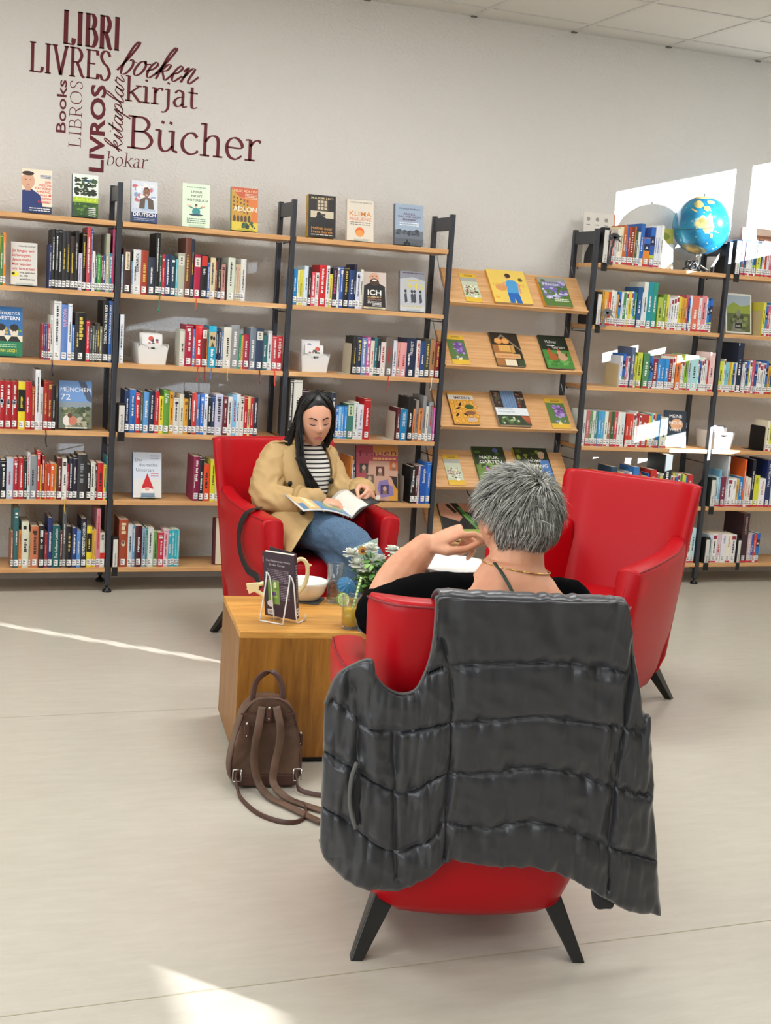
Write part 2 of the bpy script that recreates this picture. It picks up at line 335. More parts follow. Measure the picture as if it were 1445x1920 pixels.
BOOKS=[
('A',1,'''-582,15,238,d8c23a,;-566,12,242,3f7d3a,;-554,14,251,e08428,;-334,11,213,20356b,w;-323,17,288,17171a,w;-306,16,286,17171a,w;-290,17,288,101014,w;-273,20,284,2b2a2c,y;-253,20,285,17171a,y;-233,22,261,33211a,y;-211,17,289,17171a,w;-194,19,181,cfc6dd,k;-175,20,283,1a1512,y;-155,21,311,c0474c,w;-133,7,303,2a4fa0,w;-126,15,197,e6e4de,k;-111,10,181,0f5a45,w;-101,19,182,3c9a3f,w;-82,9,182,6a2330,w;-73,13,181,2d4f86,w;-60,20,287,a9a88f,w;-40,13,193,1b7f98,w;-27,26,313,b83268,DIE WIKINGER'''),
('A',2,'''-361,10,175,9a2834,w;-351,9,175,5d3f72,w;-341,8,177,46548c,w;-333,13,177,b03344,w;-321,15,221,d9dad4,k;-305,36,291,e4e6e6,k;-269,33,277,5f82c4,EUROPA;-236,20,282,dfe6ef,k;-216,15,178,2f6db8,w;-201,55,241,202022,Y;-146,20,205,d02538,w;-126,12,177,2d3140,w;-114,13,179,5a6353,w;-100,9,193,20242c,w;-92,14,195,4a3b26,y;-78,12,180,7a7a52,w;-66,30,308,0c0f14,DER ERSTE WELTKRIEG;-37,30,309,2a62ae,DER ZWEITE WELTKRIEG'''),
('A',3,'''-585,21,237,a81c24,w;-564,34,238,ac1d26,W;-530,31,236,a81b23,W;-500,31,236,a81b24,W;-468,35,236,e3cf2e,K2;-434,31,238,b8232c,w;-403,17,218,94301f,y;-386,26,301,e2e6ea,k;-360,14,214,d8d8d4,k;-345,21,247,a3271f,y;-324,21,245,8a1f19,y;-304,19,225,151416,w'''),
('A',4,'''-560,15,196,303a55,w;-545,28,196,141416,w;-516,34,205,b9c6da,r;-483,24,205,a81e2c,w;-458,26,206,b51f28,w;-432,17,206,22332c,w;-415,14,234,cfd6dd,r;-402,34,219,8b9498,k;-368,15,243,cf2a30,w;-352,8,176,e2c233,k;-344,15,220,8c2018,w;-329,10,179,d8692c,k;-319,17,181,c03a2c,w;-302,22,182,e0632a,w;-280,9,180,cfc25a,k;-270,25,210,5a1618,w;-245,25,207,e4e2dc,k;-220,11,181,b3243a,w;-209,19,211,1a2236,w;-191,23,220,241a30,w;-168,48,233,2f3133,g;-120,20,181,151416,w;-100,22,194,d9dccf,k;-78,9,186,551a1c,w;-68,31,191,bd2624,k;-37,14,181,e5c640,k;-23,13,228,19808c,w'''),
('A',5,'''-489,15,184,8c5f4a,w;-474,24,307,2f6466,w;-449,13,192,de8238,k;-436,37,236,d9dbc6,k;-399,9,184,b98f60,k;-390,39,212,c9764f,k;-351,28,216,232325,11 9;-322,15,184,8d2f36,w;-307,24,257,26346a,w;-283,38,217,0f5b5c,Das Indianer-Lexikon;-245,12,189,5f2528,w;-233,19,317,55585a,w;-214,29,213,141315,y;-185,24,205,263a78,w;-161,20,193,5590cf,w;-141,30,254,1a1e2c,DIE PRÄSIDENTEN DER USA;-111,27,213,e6d22c,K2;-84,11,193,d9a73a,k;-73,10,197,e2b857,k;-63,21,307,cf8590,r;-43,25,181,d6d6c8,r2'''),
('B',1,'''12,15,191,c5d6e6,k;27,41,223,3b2520,Alexander;68,8,162,8fb6d8,k;76,39,220,dcdedd,BISMARCK;115,36,220,a33a24,y;151,37,188,2b3342,w;188,22,311,131316,w;209,12,206,1d5a3c,w;222,16,208,b62a36,w;238,29,209,20305a,w;267,25,205,143f48,w;293,10,189,5fc0cf,w;303,35,221,b5b7a2,L;338,32,300,6a3a2a,y;370,17,296,1a2438,y;387,33,220,b01844,L;421,38,222,151517,R;458,13,185,2a5fb8,w;471,28,210,dccfa4,k;499,11,195,8e3a2c,w;510,19,213,161518,y;529,23,181,c08c86,k;565,37,218,d6dccc,k;603,8,186,d8c8a8,k;611,7,186,d2b890,k;618,7,185,ddc7b0,r;625,7,185,cdbf9a,k;632,28,216,dcdcd8,k'''),
('B',2,'''21,21,246,dfe6ef,k;330,26,188,d5d6c8,k;356,40,215,a51539,w;396,14,193,5b7fb8,w;410,35,215,d21f22,w;445,25,206,6c1a1e,L;469,8,197,d88a30,k;478,41,215,1ca0bf,O;519,11,203,24304e,w;529,16,204,1c2a48,w;545,13,194,6f88a8,w;558,40,213,dfdccd,k;597,46,226,8d9092,w;643,11,183,1a9a6a,w;654,11,176,e0a34a,k;665,33,181,a52a45,w;698,33,216,74808e,w;731,40,216,2f3f5a,L;771,25,183,2d6a70,w;797,23,206,dde3e4,k;820,26,183,c24a50,w;845,33,181,c2202e,WILHELM II;878,21,214,a7aba2,k'''),
('B',3,'''58,25,216,16315f,w;83,31,220,1f67b0,w;114,25,204,cc1e2c,w;139,14,212,42503e,w;152,32,209,5b9bd6,w;184,29,217,1d2440,w;213,23,215,c5202c,w;236,22,192,e8d93a,k;258,30,224,5f9a38,WUT;289,22,218,dd9a24,k;311,31,185,dcdcd6,k;342,22,207,d9d7c0,k;364,24,183,e0a22c,k;388,18,215,1a1a1c,w;406,25,216,c23a34,w;431,18,210,5a7fb6,w;450,21,212,2c6cc4,w;471,20,212,d9dde2,k;491,21,195,15171c,w;512,18,203,223a6a,w;530,41,214,c6c6d8,k;572,26,203,65101c,w;598,23,203,e0e2e0,k;621,23,214,7fc1e6,r;644,21,219,dfe3e6,k;664,22,205,dfd9cf,k;687,19,206,bf1f26,w;706,15,207,e6c682,k;720,19,204,b81f24,w;739,22,203,1e2538,w'''),
('B',4,'''430,32,234,8a1348,W;462,23,231,1b1420,w;485,35,194,e04a1c,k;520,28,220,d2d02c,k;548,19,216,e0cfa0,k;568,21,204,3a6db0,w;589,25,209,d9d9d5,k;614,21,222,2a2f3a,w'''),
('B',5,'''53,47,251,a3472a,P;100,24,222,cdd6da,k;124,15,218,6c9fc6,w;138,36,218,4a161e,w;174,20,206,8aa6be,k;194,9,210,3a8c86,w;203,32,206,dbe2dc,k;235,20,186,6f9a52,k;256,33,182,c53048,w;288,25,198,e2c4d0,r;313,18,194,36b4c4,w;331,15,198,42bccb,w;346,14,198,30aec0,w;360,12,196,56c4d0,w'''),
('C',1,'''916,23,186,1f86c6,w;939,12,181,e8e2a8,k;952,18,185,d9cf3c,k;970,7,186,dfe3e6,k;977,22,206,cfe0ec,k;999,18,202,2b1a1c,w;1017,23,177,d84a5a,w;1040,19,176,e3e0dc,k;1059,39,217,c71f27,w;1098,18,216,dfe1e2,k;1116,18,173,e0cf55,k;1135,25,206,2a2230,pk;1160,13,210,dce4e2,k;1173,21,215,2f57a8,w;1194,33,217,141318,y;1227,27,203,1c3c72,w;1254,14,234,1b2140,w;1268,23,196,d9dff0,k;1291,16,210,dcdcd0,k'''),
('C',2,'''1272,22,205,23221f,y;1293,29,207,1d2f4c,y;1322,29,200,6a83b6,w;1351,22,205,c8549a,w;1373,22,187,dfd8c4,r;1395,18,202,23707c,w;1413,20,202,1e2c34,w;1433,29,183,e4d8d2,r;1462,44,212,6d645c,r;1506,22,195,dcdcea,k;1529,18,185,dc9a8c,k;1546,37,187,e2a0a0,r;1583,58,212,1a2846,FREIHEIT;1642,24,203,e5e0d8,r;1666,25,200,25427e,w;1691,33,212,3c443c,y;1724,32,213,a9784e,k;1756,35,205,7a0f1c,y'''),
('C',3,'''930,22,312,3c3a34,w;953,48,307,dfdfd6,k;1000,37,258,3a2530,w;1037,50,247,c9c4b4,k;1087,43,242,5b6a80,w;1130,36,250,1b1d24,w;1165,30,248,2a3442,w;1196,19,174,3a78c8,w;1214,16,173,8cc8ee,w;1230,16,175,3f9de0,w;1246,17,176,3f8fdc,w;1263,36,191,3c7a6c,G;1299,27,203,dbe2dd,k;1326,31,189,e2e2ea,b;1357,40,222,b81820,w;1553,19,180,5c1c26,w;1572,43,173,1a7db4,DIE BIBEL;1616,33,242,111114,w;1649,15,177,d98a54,k;1664,18,226,8f857c,k;1682,23,182,e08c48,k;1705,20,252,8b8c8e,k;1724,17,194,dfdccf,k;1741,27,219,8c939a,r;1769,18,188,d05aa8,w;1787,9,185,5b4aa0,w'''),
('C',4,'''1300,12,255,c87a2c,k;1312,7,232,e0ded8,k;1319,11,215,20304f,w;1659,29,206,18181a,W;1688,17,210,4a1d24,w;1705,11,210,e2ccd2,k;1716,41,212,1d55ae,Soziologie;1756,27,232,2a74d0,w'''),
('E',0,'''2787,14,187,e2c9c0,k;2802,16,148,d85a50,w;2818,15,133,dde0e0,k;2833,19,200,ece6d4,k;2853,19,214,f0e2c0,k;2872,23,224,c5682a,w;2895,10,221,3a6db8,w;2905,17,218,a8442c,w;2922,23,220,8a2f22,d;2946,11,221,b06a30,w;2956,13,202,2d5a3a,w;2969,16,194,dfe4dc,k;2985,27,242,2b68b8,w;3012,42,166,e08a2c,A;3054,30,227,2c58a8,A;3084,17,237,e6e8ea,b;3100,20,239,dce6f0,b;3120,18,244,f0efe8,k'''),
('E',1,'''2772,10,199,dba03a,k;2782,29,194,e0a63c,w;2811,19,194,d9483a,w;2830,21,205,e6ead8,k;2851,16,201,d8dde0,r;2867,12,183,dba03a,k;2879,18,200,2a86c8,A;2897,14,197,e2e8ee,b;2911,20,195,3f8a4a,w;2931,13,202,f0efe9,m;2944,20,205,d9cf4a,k;2964,12,206,e8e6da,m;2976,11,206,2a86c8,A;2987,15,201,3f8a4a,w;3006,29,234,23588c,w;3035,10,207,e2e8ee,b;3045,27,266,dfe4dc,k;3072,36,268,1f8c9c,w;3108,30,268,27927c,w;3145,34,185,a9bd4e,k;3179,25,202,7a9a3a,w;3204,17,205,d9cf4a,k;3221,18,187,d8dde0,r;3239,16,184,dfe4ea,m;3255,18,191,f0efe9,m;3273,17,202,f2f2ee,m;3290,15,198,d9cf4a,k;3305,17,194,dba03a,k;3322,17,190,dba03a,k;3339,16,210,c2566a,w;3355,11,191,1b4f8c,A;3366,13,209,e2e8ee,b;3381,46,209,dc7058,w;3427,20,200,d8dde0,r;3448,31,213,e08a90,k;3479,12,203,e2e8ee,b;3491,15,187,2a86c8,A;3506,18,202,1b4f8c,A'''),
('E',2,'''2932,15,184,e2e8ee,b;2947,20,198,1d63b4,A;2967,14,175,c2566a,w;2981,13,184,dfe4ea,m;3001,26,237,5a6a8a,w;3027,14,189,d9cf4a,k;3046,32,209,c3cf4a,k;3086,44,207,4f8a5a,w;3130,14,195,1d63b4,A;3144,11,178,2a86c8,A;3155,30,180,8a2030,d;3185,26,178,2f8ed4,w;3211,26,179,2a86cc,w;3237,26,180,3493d8,w;3263,27,181,8c2534,d;3290,17,196,e8e6da,m;3312,33,206,e07a3a,k;3345,12,192,e8e6da,m;3357,14,177,e8e6da,m;3371,25,213,8ab83a,k;3398,21,210,b8c8d4,k;3419,47,210,a9dcdc,k;3466,11,196,f0efe9,m;3477,13,178,1b4f8c,A;3490,16,189,f0efe9,m;3506,14,201,e8e6da,m;3520,14,184,d8dde0,r;3534,9,185,c9432f,m;3543,37,235,e8c4c0,k;3580,13,175,2a86c8,A'''),
('E',3,'''2721,19,209,dfe6e0,k;2740,21,208,c06a70,w;2761,19,208,6a8f62,w;2780,19,207,d8e0d8,k;2799,20,206,3f8a8a,w;2819,22,207,4a9ad0,w;2841,21,208,57a8d4,w;2862,22,206,e0e6d8,k;2884,23,207,9c6a4a,w;2907,22,207,3d5a3a,w;2929,22,207,c94c50,w;2951,24,205,e6eae2,k;2975,23,206,dbe4e4,k;3006,24,198,cf3a2a,w;3030,26,197,d8442e,w;3056,16,200,e8e6da,m;3072,11,213,dfe4ea,m;3083,12,205,c9432f,m;3095,15,189,f0efe9,m;3110,51,198,b83a34,w;3161,17,190,d9cf4a,k;3178,12,201,7fc3cf,k;3190,12,207,f0efe9,m;3202,9,206,dba03a,k;3211,29,201,1f6aa8,w;3247,48,185,dde2cc,k'''),
('E',4,'''2762,18,195,1b4f8c,A;2780,18,193,3f8a4a,w;2798,14,202,e8e6da,m;2812,18,196,c2566a,w;2830,13,191,dfe4ea,m;2843,13,194,dfe4ea,m;2856,11,207,dba03a,k;2867,18,200,c2566a,w;2885,13,178,dba03a,k;2898,20,180,dfe4ea,m;2918,14,185,d8dde0,r;2940,39,232,2c4a5e,w;2979,11,192,f2f2ee,m;2990,18,203,dba03a,k;3008,20,197,f0efe9,m;3028,18,198,1d63b4,A;3046,18,186,c2566a,w;3064,20,203,d8dde0,r;3090,40,235,3a7ac0,w;3130,15,201,c9432f,m;3145,20,179,2a86c8,A;3165,12,181,d9cf4a,k;3177,15,180,d9cf4a,k;3192,11,199,1b4f8c,A;3211,41,220,c8302a,w;3252,14,206,f0efe9,m;3266,11,189,3f8a4a,w;3277,17,180,d9cf4a,k;3294,9,198,f2f2ee,m;3303,52,320,1d2a2c,w;3355,16,187,dfe4ea,m;3371,11,201,d9cf4a,k;3382,12,185,e8e6da,m;3394,12,180,1d63b4,A;3406,18,198,e8e6da,m;3424,14,193,3f8a4a,w;3438,13,197,d9cf4a,k;3451,12,191,d9cf4a,k;3463,14,186,1d63b4,A;3480,36,194,c2302c,w'''),
('E',5,'''3523,26,182,dfe6dc,k;3549,29,218,bcdfea,k;3578,30,216,a9c9a0,k'''),
('F',0,'''3685,15,209,2a86c8,A;3700,13,195,c2566a,w;3713,13,195,1b4f8c,A;3726,13,190,e8e6da,m;3739,14,197,e2e8ee,b;3753,17,213,e8e6da,m;3770,11,213,2a86c8,A;3781,12,212,1b4f8c,A;3797,28,195,d3d23c,k;3825,15,202,1b4f8c,A;3840,17,212,e8e6da,m;3857,15,213,c9432f,m;3872,18,211,d8dde0,r;3890,17,199,c2566a,w;3907,17,197,c2566a,w;3924,12,213,c9432f,m;3936,15,201,e2e8ee,b;3951,13,208,3f8a4a,w;3964,18,193,7fc3cf,k;3982,11,204,e8e6da,m'''),
('F',1,'''3887,20,202,d9cf4a,k;3907,16,183,2a86c8,A;3923,20,186,c2566a,w;3943,11,190,f0efe9,m;3954,17,204,2a86c8,A;3971,16,203,c2566a,w;3987,17,208,e8e6da,m;4004,11,202,e8e6da,m;4015,14,204,e8e6da,m;4029,20,202,7fc3cf,k'''),
('F',2,'''3616,32,186,d0dc48,k;3648,11,200,f2f2ee,m;3659,12,179,7fc3cf,k;3671,16,182,7fc3cf,k;3687,13,181,dba03a,k;3700,15,183,d9cf4a,k;3715,15,176,1b4f8c,A;3730,13,182,d8dde0,r;3743,39,302,14213a,w;3782,14,175,d8dde0,r;3796,14,189,dfe4ea,m;3810,17,195,1b4f8c,A;3827,12,174,d9cf4a,k;3839,17,199,f2f2ee,m;3856,18,203,c2566a,w;3874,20,178,1b4f8c,A;3894,17,196,f0efe9,m;3911,12,179,f2f2ee,m;3923,14,177,e8e6da,m;3937,18,189,dfe4ea,m;3955,18,202,1d63b4,A;3973,18,177,dba03a,k;3991,18,188,1b4f8c,A;4009,16,200,d9cf4a,k;4025,13,173,d8dde0,r;4038,12,187,1d63b4,A;4050,18,193,dfe4ea,m;4068,15,177,d8dde0,r;4083,15,185,3f8a4a,w'''),
('F',3,'''4015,22,188,e8e2c8,k;4037,22,171,d9d83a,k;4059,27,171,c8302a,w;4086,33,172,e0d84a,k'''),
('F',4,'''3682,21,184,bfe0ea,k;3703,17,229,6fa8c8,w;3720,34,185,7a2a48,w;3754,16,312,c8d0d4,k;3770,32,176,f0eef0,m;3803,29,177,f2f0ee,Kanada;3832,22,177,d8b060,k;3853,30,187,1f7fc4,w;3883,13,297,e4682c,w;3896,17,192,e6dcc8,r;3914,24,183,e8e2dc,r;3938,24,298,141a28,w;3962,41,198,d8d83a,USA;4003,46,180,f0efec,USA Westen;4049,42,296,1b2a5c,TRAUMZIEL USA;4091,33,237,c8d4dc,k'''),
('F',5,'''3682,21,173,cfe4f0,k;3703,34,182,f0ece8,m;3737,30,182,d8c0c8,r;3768,39,182,e8e6ea,Indien;3806,35,180,f0ead8,Namibia;3841,37,178,efeaea,m;3917,46,312,3a2228,AUSTRALIEN;3963,29,182,c8b0b8,w;3992,18,182,2f5cb0,w;4009,20,182,d8482a,w;4029,28,187,1d78c4,A'''),
]
# ================================================================ books standing in rows
m_page = M('#e3dac4', .85, name='page_edges')
m_lab = M('#efefec', .6, name='spine_label'); m_ink = M('#1b1b1d', .7, name='label_ink')
RB = random.Random(4)
LB1 = ['Ep', 'Er', 'Eu', 'Gr', 'Ge', 'Em']; LB2 = ['Mü', 'Sch', 'Ka', 'Be', 'Wa', 'Ra', 'Ho']; LB3 = ['Ci', 'Cg', 'Ce', 'Cn']
BAYX = {'A': -BW, 'B': 0, 'C': BW, 'E': 3*BW, 'F': 4*BW}
BAYN = {'A': 'leftmost bay', 'B': 'second bay', 'C': 'third bay', 'E': 'globe bay', 'F': 'rightmost bay'}
SHN = ['top shelf', 'second shelf', 'third shelf', 'fourth shelf', 'fifth shelf', 'bottom shelf']
ORD = ['first', 'second', 'third', 'fourth', 'fifth', 'sixth', 'seventh', 'eighth', 'ninth', 'tenth', 'eleventh', 'twelfth', '13th', '14th', '15th', '16th', '17th', '18th', '19th', '20th', '21st', '22nd', '23rd', '24th', '25th', '26th', '27th', '28th', '29th', '30th', '31st', '32nd', '33rd', '34th', '35th', '36th', '37th', '38th', '39th', '40th', '41st', '42nd', '43rd', '44th', '45th', '46th', '47th', '48th', '49th', '50th']
def cname(h):
    import colorsys
    r, g, b = (int(h[i:i+2], 16)/255 for i in (0, 2, 4)); hh, s, v = colorsys.rgb_to_hsv(r, g, b); hh *= 360
    if v < .17: return 'black'
    if s < .16: return 'white' if v > .82 else ('grey' if v > .38 else 'dark grey')
    if s < .3 and v > .8: return 'pale ' + ('blue' if 160 < hh < 270 else 'cream' if 30 < hh < 75 else 'green' if 75 <= hh < 160 else 'pink')
    d = 'dark ' if v < .42 else ''
    if hh < 13 or hh > 345: return d+'red'
    if hh < 42: return (d+'brown') if v < .62 else 'orange'
    if hh < 66: return 'yellow' if v > .6 else 'olive'
    if hh < 160: return d+'green'
    if hh < 196: return d+'teal'
    if hh < 258: return d+'blue'
    if hh < 300: return d+'purple'
    return d+'pink'
TC = {'w': '#e8e8e4', 'k': '#22252c', 'y': '#d8bf58', 'r': '#b8262c', 'b': '#2d5aa8', 'g': '#8b9096'}
def make_book(name, w, h, d, col, st, soft, travel):
    """spine towards -y, origin at the middle of the spine's foot"""
    c = M('#'+col, .38 if soft else .45); q = MB(); t = .0012 if soft else .0022; hw = w/2
    # cover: two boards and a spine that is slightly rounded
    n = 5 if w > .012 else 3; rr = 0.0 if travel else min(.0045, w*.16)
    out = [(-hw+w*i/(n-1), -rr*math.sin(PI*i/(n-1))) for i in range(n)]
    prof = [(-hw, d)]+out+[(hw, d), (hw-t, d), (hw-t, .004)]+[(hw-t-(w-2*t)*i/2, .0035) for i in (1,)]+[(-hw+t, .004), (-hw+t, d)]
    q.prism(prof, TR(), h, c)
    yb = -rr*1.0-.0004
    A = Art(q, Matrix(((1, 0, 0, 0), (0, 0, -1, yb), (0, 1, 0, 0), (0, 0, 0, 1))), .0002)
    z0 = .05; tc = TC.get(st, '#e8e8e4')
    def dashes(u, a, b, wd, colr, brk=True):
        z = a; gp = max(.0009, wd*.2)
        while z < b-.002:
            e = min(b, z+(wd*RB.uniform(.4, .85) if brk else b-a)); f = RB.choice((1, 1, .78)); A.rect(u-wd/2, z, u-wd/2+wd*f, e, colr); A.k -= .35; z = e+gp*(1 if RB.random() > .16 else 3.4)
    if travel:
        if st == 'A':
            A.rect(-hw*.96, h*.78, hw*.96, h*.97, '#2a6ac0'); A.rect(-hw*.96, h*.55, hw*.96, h*.78, '#16294f'); A.poly([(-hw*.5, h*.62), (hw*.5, h*.62), (0, h*.70)], '#e8eaec')
            A.rect(-hw*.96, .05, hw*.96, h*.3, '#4f9a4a' if RB.random() < .6 else '#bcd04a')
        elif st == 'm':
            A.rect(-hw*.8, h*.82, hw*.8, h*.95, '#9c2740'); dashes(0, h*.34, h*.76, w*.34, '#2b2d33')
        elif st == 'd':
            for i in range(9): A.rect(-hw*.4, h*(.34+.06*i), hw*.4, h*(.37+.06*i), '#e9dfd0')
        elif len(st) < 3: dashes(0, h*.36, h*RB.uniform(.6, .85), w*.3, tc)
        A.rect(-hw*.98, .002, hw*.98, .012, '#c42f3a' if RB.random() < .75 else '#e8e8e6')
    if st == 'K2':
        A.rect(-hw*.98, h*.38, hw*.98, h*.84, '#141414'); dashes(0, h*.46, h*.7, w*.28, '#d8c63a')
    elif st == 'r2':
        A.rect(-hw*.98, .045, hw*.98, h*.42, '#c8281f'); dashes(0, h*.8, h*.95, w*.5, '#55564f')
    elif st == 'L':
        A.rect(-hw*.8, h*.72, hw*.8, h*.93, '#d9d8cc'); dashes(0, h*.76, h*.9, w*.3, '#6a6a60')
    elif st == 'R':
        A.rect(-hw*.8, h*.74, hw*.8, h*.97, '#c8342c'); dashes(0, h*.55, h*.7, w*.3, '#c8c8c4')
    elif st == 'G':
        A.rect(-hw*.85, h*.66, hw*.85, h*.97, '#c9d9b4'); dashes(0, h*.7, h*.93, w*.3, '#4a6a52')
    elif st == 'O':
        A.rect(-hw*.9, h*.5, hw*.9, h*.86, '#c9b48a'); A.ell(-hw*.3, h*.72, hw*.35, h*.05, '#2b2a28'); A.ell(hw*.35, h*.7, hw*.3, h*.05, '#2b2a28'); A.poly([(-hw*.4, h*.5), (0, h*.62), (hw*.5, h*.5)], '#4b4a3a'); dashes(0, h*.2, h*.45, w*.3, '#e8f2f4')
    elif st == 'P':
        dashes(0, h*.7, h*.93, w*.5, '#d8c9a8'); A.ell(0, h*.5, hw*.45, hw*.7, '#cdbfa4'); A.ell(0, h*.52, hw*.25, hw*.4, '#6a4a36')
    elif st == 'b' and not travel:
        A.rect(-hw*.7, .05, hw*.7, h*.3, '#8a9ac4'); dashes(0, h*.4, h*.85, w*.25, '#6a6f86')
    elif st == '11 9':
        A.rect(-hw*.5, h*.74, -hw*.1, h*.9, '#ecebe6'); A.rect(hw*.1, h*.74, hw*.5, h*.9, '#ecebe6'); A.text('9', 0, h*.6, w*.9, '#ecebe6', 'c', .03); dashes(0, h*.45, h*.56, w*.5, '#8a8a86')
    elif st == 'pk': dashes(0, h*.35, h*.95, w*.4, '#d04a8c')
    elif st in ('W', 'Y'):
        c1 = TC['w' if st == 'W' else 'y']; dashes(hw*.1, h*.45, h*.93, w*.34, c1); dashes(-hw*.5, h*.3, h*.6, w*.14, c1); 
        if st == 'W' and not soft: A.rect(-hw*.6, h*.52, hw*.6, h*.62, '#9fb0bf')
    elif len(st) >= 3:
        T = st; down = T.startswith('DER ') or T == 'DIE WIKINGER' and False
        big = {'WUT': .03, 'EUROPA': .034, 'Alexander': .017}.get(T, min(.02, w*.62))
        colr = {'Alexander': '#33251c', 'BISMARCK': '#26262a', 'EUROPA': '#d8a8b4', 'WILHELM II': '#f0e6e2', 'DIE WIKINGER': '#e2a8c0', 'USA': '#3a3a12', 'Indien': '#1f3fa0', 'Namibia': '#c8782c', 'Kanada': '#2a2a40', 'USA Westen': '#b02a3c', 'AUSTRALIEN': '#c8a8a0', 'TRAUMZIEL USA': '#dfe2ea'}.get(T, '#e8e9e6')
        x0, x1 = text_mesh(T, .012)[2:]
        sz = min(big, w*.72); ln = min((x1-x0)*sz*1.0, h*.7)
        if T == 'Alexander': A.rect(-hw*.55, h*.52, hw*.55, h*.92, '#e3d5b8'); ln = h*.36
        top = h*.93 if T != 'Alexander' else h*.9
        if T in ('FREIHEIT', 'DIE BIBEL', 'USA Westen', 'Kanada', 'Indien', 'Namibia'): ln = min((x1-x0)*sz, h*.5)
        if down: A.text(T, -sz*.36, top, sz, colr, 'l', .012, h*.62, -PI/2)
        else: A.text(T, sz*.36, top-ln, sz, colr, 'l', .012, ln, PI/2)
        if T in ('BISMARCK', 'FREIHEIT', 'DIE PRÄSIDENTEN DER USA'): dashes(-hw*.45, h*.3, h*.62, w*.16, colr)
    elif not travel:
        a = h*RB.uniform(.26, .4); b = h*RB.uniform(.62, .94)
        dashes(w*RB.uniform(-.08, .08), a, b, w*RB.uniform(.22, .36), tc)
        if RB.random() < .3: A.rect(-hw*.9, h*.955, hw*.9, h*.962, tc)
        if RB.random() < .25: dashes(0, h*.84, h*.93, w*.55, tc)
    o = q.build(name, None)
    q = MB(); g = .0028 if not soft else .0004
    q.box(-hw+t, hw-t, .0045, d-g, g, h-g, m_page); q.build('page_block', m_page, o)
    q = MB(); lw = min(w*.86, .021); zb = .014 if travel else RB.uniform(.009, .013)
    q.box(-lw/2, lw/2, yb-.0012, yb-.0008, zb, zb+.031, m_lab)
    for z, T in ((zb+.0185, RB.choice(LB1 if not travel else LB3)), (zb+.0055, RB.choice(LB2))):
        vs, fs, x0, x1 = text_mesh(T, .03); k = min(.0105, lw*.86/(x1-x0)); q.add([(-lw*.42+(v[0]-x0)*k, yb-.00125, z+v[1]*.0115) for v in vs], fs, m_ink)
    q.build('spine_label', [m_lab, m_ink], o)
    return o
RIB = {('B', 1, 7): '#1f8a6a', ('B', 1, 15): '#d8622c', ('B', 2, 4): '#d2383c', ('B', 2, 5): '#8a1c2c', ('B', 2, 7): '#5a78b0', ('B', 2, 11): '#d8b868', ('B', 2, 17): '#7a1c24', ('B', 2, 20): '#e0401f', ('A', 2, 4): '#1d2440', ('A', 3, 9): '#1a1a20', ('A', 4, 16): '#d0b050', ('C', 2, 8): '#c8383c', ('C', 2, 16): '#dcdad0'}
for bayk, k, data in BOOKS:
    travel = bayk in 'EF'; x_lo, x_hi = BAYX[bayk]+.0185, BAYX[bayk]+BW-.0185
    if bayk == 'F': x_hi = 9
    items = []
    for e in data.split(';'):
        x, wd, h, col, st = e.split(',', 4); x, wd, h = int(x)/1000, int(wd)/1000, min(int(h), 314)/1000
        if x < x_lo: wd -= x_lo-x; x = x_lo
        if x+wd > x_hi: wd = x_hi-x
        if wd > .004 and x+wd > -.72 and x < 4.16: items.append((x, wd-.0006, h, col, st))
    for i, (x, wd, h, col, st) in enumerate(items):
        soft = travel or wd < .014 or RB.random() < .25
        d = min(.2, max(.115, h*RB.uniform(.64, .72)))
        o = make_book('travel_guide' if travel else 'library_book', wd, h, d, col, st, soft, travel)
        lean = 0
        if (bayk, k, i) == ('B', 1, 22): lean = 0
        o.location = (x+wd/2, -.006+RB.uniform(0, .006), SH[k]+.0004); o.rotation_euler = (0, lean, 0)
        size = 'tall ' if h > .25 else ('thick ' if wd > .036 else ('thin ' if wd < .0135 else ''))
        tag(o, '%s%s %s, %s from left on the %s of the %s' % (size, cname(col), 'travel guide' if travel else 'book', ORD[i], SHN[k], BAYN[bayk]), 'book', 'books on the %s of the %s' % (SHN[k], BAYN[bayk]))
        if (bayk, k, i) in RIB:
            q = MB(); ln = RB.uniform(.035, .06); sd = RB.choice((-1, 1))
            pts = spline([(0, .03, .0018), (0, -.006, .0012), (.001*sd, -.0135, .0012), (.002*sd, -.0195, -.0015), (.004*sd, -.0195, -.022), (.003*sd, -.0195, -.024-ln*.5), (.008*sd, -.02, -.024-ln)], 5)
            q.rings([[p+Vector((-.0028, 0, 0)), p+Vector((.0028, 0, .0)), p+Vector((.0028, .0004, .0004)), p+Vector((-.0028, .0004, .0004))] for p in pts], None)
            q.build('ribbon_bookmark', M(RIB[(bayk, k, i)], .6), o)
